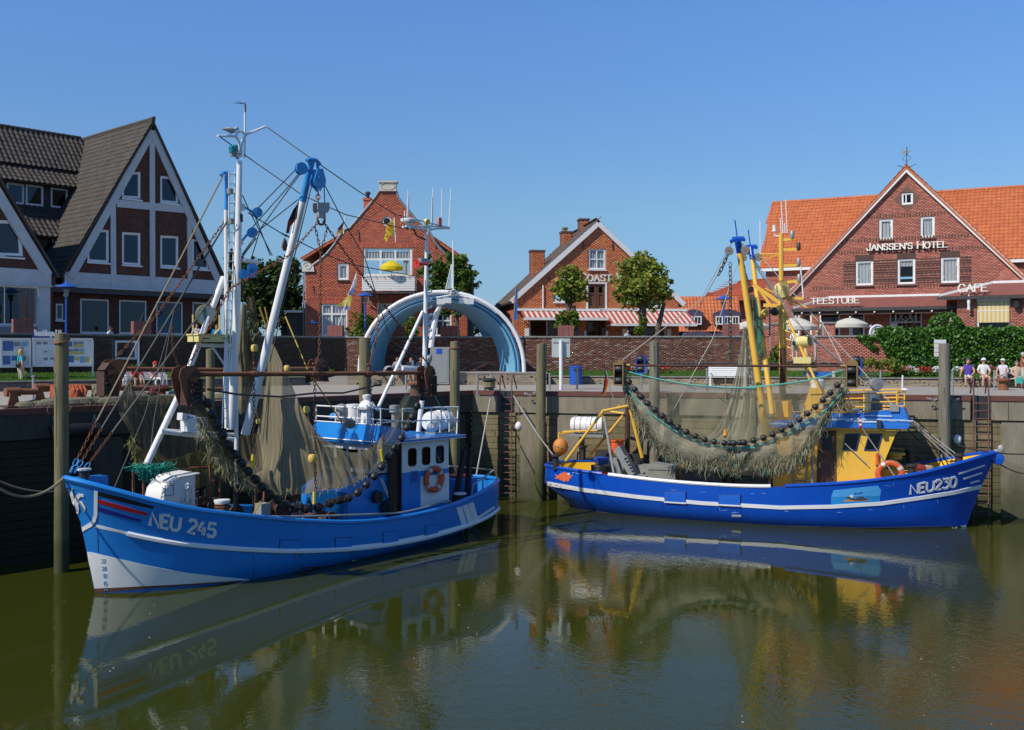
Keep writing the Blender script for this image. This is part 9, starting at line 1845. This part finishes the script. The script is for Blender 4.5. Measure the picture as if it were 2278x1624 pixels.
def person(label,loc,rz,pose,shirt,legs,hair,sleeve=.9,leglen=2.,shoes=None,hat=None,hatc=None,long_hair=False,scale=1.,group=None,extra=None,over={}):
 """one continuous body grown over a posed skeleton; sleeve/leglen tell how far cloth reaches down arm and leg (0..2)"""
 J=dict(SIT if pose=='sit' else ST_);J.update(over);names=list(J)
 me=bpy.data.meshes.new('person');me.from_pydata([J[n]for n in names],[(names.index(a),names.index(b))for a,b in BONES],[])
 o=bpy.data.objects.new('tmp',me);COL.objects.link(o);md=o.modifiers.new('s','SKIN');sv=me.skin_vertices[0].data
 for i,n in enumerate(names):r=RAD.get(n,RAD.get(n[:-1],.05));sv[i].radius=(r*(1.25 if n in('chest','spine','pelvis')else 1),r*(.82 if n in('chest','spine')else 1));sv[i].use_root=n=='pelvis'
 o.modifiers.new('u','SUBSURF').levels=1;o.modifiers['u'].render_levels=1
 ev=o.evaluated_get(bpy.context.evaluated_depsgraph_get());m2=bpy.data.meshes.new_from_object(ev);bpy.data.objects.remove(o)
 mb=MB();mb.v=[tuple(v.co)for v in m2.vertices];mb.f=[list(p.vertices)for p in m2.polygons];mats=[SKIN,shirt,legs,shoes or DARK,EYE]
 JJ={k_:V(v)for k_,v in J.items()}
 for f in mb.f:
  c=sum((V(mb.v[i])for i in f),V())/len(f);best=None
  for a,b in BONES:
   A,B=JJ[a],JJ[b];t=max(0,min(1,(c-A).dot(B-A)/max((B-A).length_squared,1e-9)));d=(c-A.lerp(B,t)).length/RAD.get(b,RAD.get(b[:-1],.05))
   if best is None or d<best[0]:best=(d,a,b,t)
  _,a,b,t=best;k_=b[:2];mi=0
  if b in('spine','chest','neck')or k_=='sh':mi=1 if not(b=='neck' and t>.8)else 0
  if b=='spine' and t<.25:mi=2
  if k_=='el':mi=1 if t<sleeve else 0
  if k_=='wr':mi=1 if t<sleeve-1 else 0
  if k_=='hi':mi=2
  if k_=='kn':mi=2 if t<leglen else 0
  if k_=='an':mi=2 if t<leglen-1 else 0
  if k_=='to':mi=3
  mb.m.append(mi)
 hd=JJ['chin'].lerp(JJ['crown'],.45);up=(JJ['crown']-JJ['chin']).normalized();fw=V((0,-1,0))+(JJ['chin']-JJ['neck']).normalized()*.3;fw=(fw-up*fw.dot(up)).normalized();sd_=fw.cross(up)
 mb.tube([hd+fw*.07+up*.015,hd+fw*.108-up*.03],[.012,.018],5)
 for s in(-1,1):
  mb.ball(hd+fw*.078+sd_*s*.032+up*.02,.012,6,mi=4);mb.ball(hd+sd_*s*.088,.028,6,(.4,.7,1.1))
  h=JJ['ha'+('l' if s<0 else 'r')];w=JJ['wr'+('l' if s<0 else 'r')];d=(h-w).normalized();u=d.orthogonal().normalized();u2=d.cross(u)
  for i in range(4):p=h+u*(i-1.5)*.019+d*.01;mb.tube([p,p+d*.045+u2*.006,p+d*(.07+.012*(1,2,1.5,0)[i])+u2*.025],[.0095,.009,.007],5)
  p=h-d*.03+u*.03;mb.tube([p,p+u*.025+d*.03,p+u*.02+d*.06],[.011,.010,.008],5)
 mb.box(hd.x-.022,hd.x+.022,hd.y-.088,hd.y-.075,hd.z-.062,hd.z-.054,4)
 t=mb.build('person',mats,None,True,60);t.location=loc;t.rotation_euler=(0,0,rz);t.scale=(scale,)*3;tag(t,label,'person',group)
 hb=MB()
 if hair:
  n=10;P=[]
  for i in range(7):
   el=math.pi/2*(1-i/6*(1.25 if not long_hair else 1.75));P.append([hd+up*(.03+.105*math.sin(el))+(fw*math.cos(a)+sd_*math.sin(a))*(.102*math.cos(el)if el>-.2 else .1)+(up*(-.05*(i/6)**2 if long_hair else 0))for a in[math.pi*.36+j/n*math.pi*1.28 if i>2 else j/n*2*math.pi for j in range(n+1)]])
  hb.grid(P).build('hair',hair,t)
 if hat=='cap':MB().ball(hd+up*.07,.108,12,(1,1,.72)).prism([hd+fw*(.08+.1*(1-abs(s)**2))+sd_*s*.085+up*.06 for s in(-1,-.5,0,.5,1)]+[hd+fw*.05+sd_*.08+up*.06,hd+fw*.05-sd_*.08+up*.06],up*.012).build('cap',hatc,t)
 if hat=='sun':MB().lathe([(.15,.03),(.10,.05),(.105,.1),(.07,.14),(.01,.145)],hd,up,12).build('sun_hat',hatc,t)
 return t
gr=cloth('grey_hair',(.42,.40,.38));bl_=cloth('blond_hair',(.50,.34,.13));br_=cloth('brown_hair',(.07,.04,.025));bk=cloth('black_hair',(.015,.012,.012));wh=cloth('white',(.78,.78,.77));nv=cloth('navy',(.03,.04,.10));bg_=cloth('beige',(.58,.50,.38))
p=atz(45,868,QZ)
w=person('blond woman in turquoise shirt and beige trousers before the notice boards',p,rad(140),'stand',cloth('turquoise',(.03,.38,.45)),bg_,bl_,.6,1.45,long_hair=True,scale=1.08)
bgm=MB().ball((.04,-.0,0),.17,8,(.9,.55,.9)).tube([(.1,0,.1),(.02,-.05,.42),(-.1,0,.5)],.015,5).build('shoulder_bag',BLACK);bgm.location=w.matrix_basis@V((-.12,.13,1.08));bgm.rotation_euler=w.rotation_euler;tag(bgm,'black shoulder bag of the blond woman','bag')
ht=MB().lathe([(.01,.08),(.07,.08),(.09,.02),(.19,.0),(.2,-.01),(.09,.01)],(0,0,0),(.9,.3,.2),14).build('straw_hat',cloth('straw',(.6,.48,.28)));ht.location=w.matrix_basis@V((-.27,-.07,.72));tag(ht,'straw hat held by the blond woman','hat')
person('person in white shirt mostly hidden behind the mossy pile',atz(130,866,QZ),rad(165),'stand',wh,nv,br_,.9,2,scale=1.03)
Lb=WLL.hit(322,858,-.5)
def on_bench(fr,px,c=-.62):q=fr.hit(px,800,c);return fr.w(q.x,c,QZ)
bend=dict(spine=(0,-.05,.68),chest=(0,-.2,.82),neck=(0,-.33,.86),chin=(0,-.42,.84),crown=(0,-.53,.89),shl=(-.17,-.22,.86),shr=(.17,-.22,.86),ell=(-.3,-.3,.68),elr=(.26,-.42,.62),wrl=(-.2,-.42,.56),wrr=(.25,-.5,.36),hal=(-.16,-.46,.54),har=(.25,-.53,.28))
person('person in red shirt and shorts bending forward on the left bench',on_bench(WLL,301),WLL.a,'sit',cloth('red',(.55,.02,.03)),nv,bk,.9,.8,over=bend)
person('man with red cap and pink shirt on the left bench',on_bench(WLL,343),WLL.a+.15,'sit',cloth('pink',(.68,.38,.40)),wh,gr,.9,2,hat='cap',hatc=cloth('cap_red',(.65,.02,.03)),over=dict(crown=(.03,-.06,1.25)))
for px,y,c,sh,hr,lb in((245,727,1.3,wh,br_,'woman in white top sitting behind the flood wall'),(438,721,1.4,cloth('pale_grey',(.6,.6,.66)),br_,'man in pale shirt behind the wall left of the searchlight'),(482,724,1.6,cloth('azure',(.02,.3,.6)),bl_,'person in bright blue behind the wall under the searchlight')):
 q=FWL.hit(px,y,c);person(lb,FWL.w(q.x,c,GZ+q.z-GZ-1.26),FWL.a+rad(40 if px<300 else-20),'sit',sh,nv,hr,.8)
for px,sh,lg,hr,lb,ln,rr in((884,cloth('striped_grey',(.30,.31,.36)),nv,br_,'man in grey striped shirt sitting on the stage edge',.85,-.2),(914,bk,nv,bk,'dark haired woman in black top on the stage edge',.8,.15),(936,cloth('charcoal',(.04,.04,.05)),cloth('denim',(.06,.12,.28)),bk,'third person sitting on the stage edge behind the rusty shoe',1.1,.1)):
 q=at(px,800,54.75);person(lb,(q.x,54.75,QZ+.2),rr,'sit',sh,lg,hr,.9,ln)
q=atz(857,859,QZ);t=thing('pram','black pram with patterned hood beside the stage','pram',q,rad(20))
for x in(-.38,.3):
 for y in(-.22,.22):w=MB().tube([(x+.15*math.cos(i*.524),y,.15+.15*math.sin(i*.524))for i in range(12)],.03,5,closed=True).build('wheel',BLACK,t);MB().tube([(x-.1,y,.15),(x+.1,y,.15)],.01,4).tube([(x,y,.05),(x,y,.25)],.01,4).build('spoke',STEEL,w)
MB().tube([(-.38,-.2,.15),(.3,-.2,.7),(-.6,-.2,1.05),(-.6,.2,1.05),(.3,.2,.7),(-.38,.2,.15)],.02,5).tube([(.3,-.2,.15),(-.3,-.2,.7)],.02,5).tube([(.3,.2,.15),(-.3,.2,.7)],.02,5).build('chassis',DARK,t);MB().prism([(-.35,-.2,.5),(.4,-.2,.5),(.5,-.2,.75),(-.4,-.2,.75)],(0,.4,0)).build('carry_cot',BLACK,t);MB().lathe([(.21,-.21),(.27,-.15),(.27,.15),(.21,.21)],(.2,0,.78),(0,1,0),16).build('hood',mat('patterned_hood',(.5,.5,.5),(.02,.02,.02),.8,scale=14,contrast=.98),t)
S2=lambda px,c=-.28:on_bench(WLR,px,c)
person('woman with short grey hair, purple top and white shorts on the low wall',S2(2154),WLR.a-.1,'sit',cloth('purple',(.09,.05,.36)),wh,gr,.0,.85,over=dict(ell=(-.3,.0,.72),wrl=(-.33,.02,.52),hal=(-.35,.0,.47)),scale=1.08)
person('man in white shirt and white hat on the low wall',S2(2188),WLR.a+.1,'sit',wh,bg_,gr,.85,.9,hat='sun',hatc=wh,scale=1.1)
person('woman in white top and white cap on the right bench end',S2(2231,-.62),WLR.a-.6,'sit',cloth('lilac_white',(.62,.60,.68)),cloth('light_grey',(.42,.42,.42)),gr,.1,.9,hat='cap',hatc=wh,scale=1.08)
person('person in pale shirt sitting behind on the right bench',S2(2262,-.62),WLR.a,'sit',cloth('sand',(.55,.4,.3)),bg_,gr,.8,.9)
q=atz(2275,866,QZ);person('woman in rust brown top standing at the right picture edge',q,rad(70),'stand',cloth('rust',(.35,.12,.06)),bg_,gr,.1,.8,scale=1.0,over=dict(ell=(-.25,-.15,1.15),wrl=(-.2,-.36,1.05),hal=(-.19,-.43,1.04)))
b_=MB().ball((0,0,.1),.2,8,(1.5,.8,.6)).build('hand_bag',BLACK);b_.location=WLR.w(WLR.hit(2249,830,-.6).x,-.6,QZ+.47);tag(b_,'black handbag on the right bench','bag')
b_=MB().prism([(-.13,-.06,0),(.13,-.06,0),(.14,-.06,.28),(-.14,-.06,.28)],(0,.12,0)).tube([(-.08,0,.28),(-.06,0,.5),(.06,0,.5),(.08,0,.28)],.012,5).build('beach_bag',cloth('aqua',(.05,.5,.45)));b_.location=q+V((-.28,-.25,.28));tag(b_,'aqua beach bag held by the woman at the right edge','bag')
z=QZ+1.22
w=person('person in white shirt and beige trousers seen from behind on the steps',at(1768,804,58.0)*1-V((0,0,0)),rad(170),'stand',wh,bg_,gr,.9,2,scale=1.08,over=dict(neck=(.0,-.08,1.42),chin=(0,-.14,1.44),crown=(0,-.22,1.54)))
b_=MB().cbox((0,0,0),.3,.12,.22).tube([(-.14,0,.1),(0,-.1,.5),(.14,0,.1)],.012,4).build('hip_bag',BLACK);b_.location=w.location+V((-.03,-.2,1.02));tag(b_,'black hip bag of the white shirted person on the steps','bag')
w=person('person in lilac patterned jacket on the steps beside the brick pillar',at(1817,804,57.6),rad(120),'stand',cloth('lilac',(.42,.34,.45)),cloth('pale_lilac',(.55,.5,.56)),bl_,1.6,2,scale=1.0)
b_=MB().ball((0,0,0),.22,8,(1.1,.7,1)).build('backpack',BLACK);b_.location=w.location+V((-.02,-.24,1.22));tag(b_,'black backpack of the person in lilac','bag')
q=at(1937,724,57.2);person('grey haired man in pale blue shirt on the hotel terrace',(q.x,57.2,q.z-1.27),rad(60),'sit',cloth('pale_blue',(.45,.52,.66)),nv,gr,.9)
q=at(1396,733,62.5);person('dark haired person in pale top behind the flood wall under the awning',(q.x,62.5,q.z-1.28),rad(30),'sit',cloth('ice_blue',(.55,.62,.72)),nv,bk,.8)
# ==== NETS AND GEAR STORED ON THE LEFT QUAY
h_=lambda x,y,c=1.2:QL.hit(*K('T',x,y),c)
g=QL.thing('old_beam_trawl','rusty beam trawl with two plate shoes lying on the quay','beam trawl')
for xa,ya,xb,yb,c in((200,1275,760,1265,1.0),(760,1190,2100,1170,1.6)):MB().tube([h_(xa,ya,c),h_(xb,yb,c)],.1,10).build('beam_pipe',RUST,g)
p_,q_=h_(1100,1170,1.6),QL.hit(*K('H',1800,655),1.6);MB().tube([p_,q_],.1,10).build('beam_pipe',RUST,g)
for pl,c in((((145,1610),(190,1420),(200,1290),(340,1300),(400,1540),(410,1585),(250,1610)),.7),(((690,1500),(740,1290),(755,1180),(830,1180),(930,1510),(860,1580)),.9)):
 P=[h_(x,y,c)for x,y in pl];P=[V((p.x,p.y,max(p.z,QZ+.02)))for p in P];MB().prism(P,(0,.06,0)).build('shoe_plate',RUST,g,sm=False);a=P[0];MB().box(min(p.x for p in P)-.1,max(p.x for p in P)+.1,c-.25,c+.45,QZ+.03,QZ+.08).build('runner',RUSTD,g,sm=False)
for xa,ya in((330,1275),(900,1190)):p=h_(xa,ya,1.0 if xa<500 else 1.6);MB().tube([p-V((.35,0,0)),p+V((.1,0,0))],.14,10).build('beam_collar',RUST,g)
def drape(label,px0,px1,yt,yb,c,m,n=60):
 t=QL.thing('net_drape',label,'fishing net','nets hung over the stored beam')
 for i in range(n):
  x=R.uniform(px0,px1);a=h_(x,yt,c+R.uniform(-.1,.12));a.z+=.03;b=h_(x+R.gauss(0,18),yb,c-R.uniform(.15,.6));b.z=max(b.z+R.uniform(-.05,.15),QZ+.03);MB_.tube([a,a.lerp(b,.4)+V((0,-.12,.0)),b],[.03,.05,.035],4)if False else drape.mb.tube([a,a.lerp(b,.4)+V((R.gauss(0,.03),-.14,.02)),b],[.03,.055,.04],5)
 drape.mb.build('net_folds',m,t,kind='stuff');drape.mb=MB()
drape.mb=MB()
OR_=mat('rust_orange_netting',(.42,.10,.035),(.22,.05,.02),.95,scale=9,bump=.5);OL=mat('olive_grey_netting',(.22,.21,.13),(.11,.105,.065),.95,scale=14,bump=.6)
drape('narrow orange net left of the mossy pile',1000,1095,1160,1490,1.3,OR_,26);drape('wide orange net hanging right of the mossy pile',1370,1640,1155,1500,1.3,OR_,60);drape('olive net draped over the beam beside the far shoe',1830,2120,1150,1390,1.3,OL,60)
t=QL.thing('net_pile','long low heap of olive nets along the quay edge','fishing net',kind=None);v=[]
mb=MB()
for i in range(130):
 x=R.uniform(420,2132)if i<70 else None
 p=h_(x,1540,R.uniform(.35,1.1))if x else QL.hit(*K('H',R.uniform(820,1760),740),R.uniform(.3,1.3));r=R.uniform(.12,.3);mb.ball((p.x,p.y,QZ+r*.35),r,7,(1.5,1,.65))
mb.build('net_mass',mat('mottled_net_heap',(.20,.185,.115),(.075,.07,.05),.95,scale=11,contrast=.9,bump=1.,rust=.25,rustc=(.2,.075,.04)),t)
V2=[];
strands(t,'net_strands',[h_(500,1560,.6),h_(1000,1550,.6),h_(1700,1530,.6),QL.hit(*K('H',1000,745),.6),QL.hit(*K('H',1700,740),.6)],1600,.08,.3,_mats['mottled_net_heap'],.3)
for lb,k_,x0,x1,y0,y1,m,n in(('turquoise net heap behind the near trawl shoe','H',1370,1500,665,740,mat('turquoise_net',(.04,.36,.29),(.025,.24,.2),.95,scale=20,bump=1.),16),('dark red net tangle on the stored beam','H',1215,1300,635,690,mat('maroon_net',(.15,.04,.025),(.08,.02,.015),.95,scale=20,bump=1.),9),('lilac twine tangle on the rusty beam','T',590,740,1230,1290,mat('lilac_twine',(.28,.25,.38),(.2,.17,.28),.95,scale=20),6)):
 t=QL.thing('net_heap',lb,'fishing net','small net heaps on the quay');mb=MB()
 for i in range(n):p=QL.hit(*K(k_,R.uniform(x0,x1),R.uniform(y0,y1)),1.25);mb.ball(p,R.uniform(.1,.22)if n>6 else .09,7,(1.4,1,.7))
 mb.build('net_lump',m,t)
for i,(k_,x,y,lb)in enumerate((('J',825,690,'black tyre fender hanging left of the quay ladder'),('H',600,975,'black tube fender on the shaded quay wall'))):
 fr=QR if k_=='J' else QL;p=fr.hit(*K(k_,x,y),-.35);t=thing('fender',lb,'fender',fr.w(p.x,p.y,p.z),fr.a,'rubber fenders on the quay');MB().lathe([(.05,-.75),(.2,-.75),(.22,0),(.2,.75),(.05,.75)],(0,0,0),(1,0,0),14).build('tube',BLACK,t)
 for s in(-.6,.6):chain_links(MB(),[V((s,0,.1)),V((s*1.1,.1,4.4-p.z))],.14,.04,.014).build('fender_chain',STEEL,t)
for fr,pts,lb in((QR,(('J',1435,640),('J',1470,660),('J',1515,632)),'grey chain round the pile left of the deep blue stern'),(QR,(('N',580,640),('N',620,655),('N',655,640),('N',735,635),('N',770,655),('N',808,648)),'grey chain round the pile by the white berth board'),(QR,(('J',795,655),('J',840,670),('J',880,640)),'grey chain beside the rusty capped pile')):
 o=chain_links(MB(),[fr.w(*fr.hit(*K(*p),-.5))for p in pts],.16,.045,.018).build('pile_chain',STEEL);tag(o,lb,'chain','chains round the piles')
for px,py,lb in((1154,948,'small white float hanging beside the left ladder'),(2130,978,'white float hanging left of the right hand ladder')):
 p=QR.hit(px,py,-.3);t=thing('float',lb,'float',QR.w(*p));MB().ball((0,0,0),.16,10,(1,.8,1.25)).build('float_body',WHITE,t);MB().tube([(0,0,.15),(.0,.1,1.2)],.015,4).build('lanyard',ROPE,t)
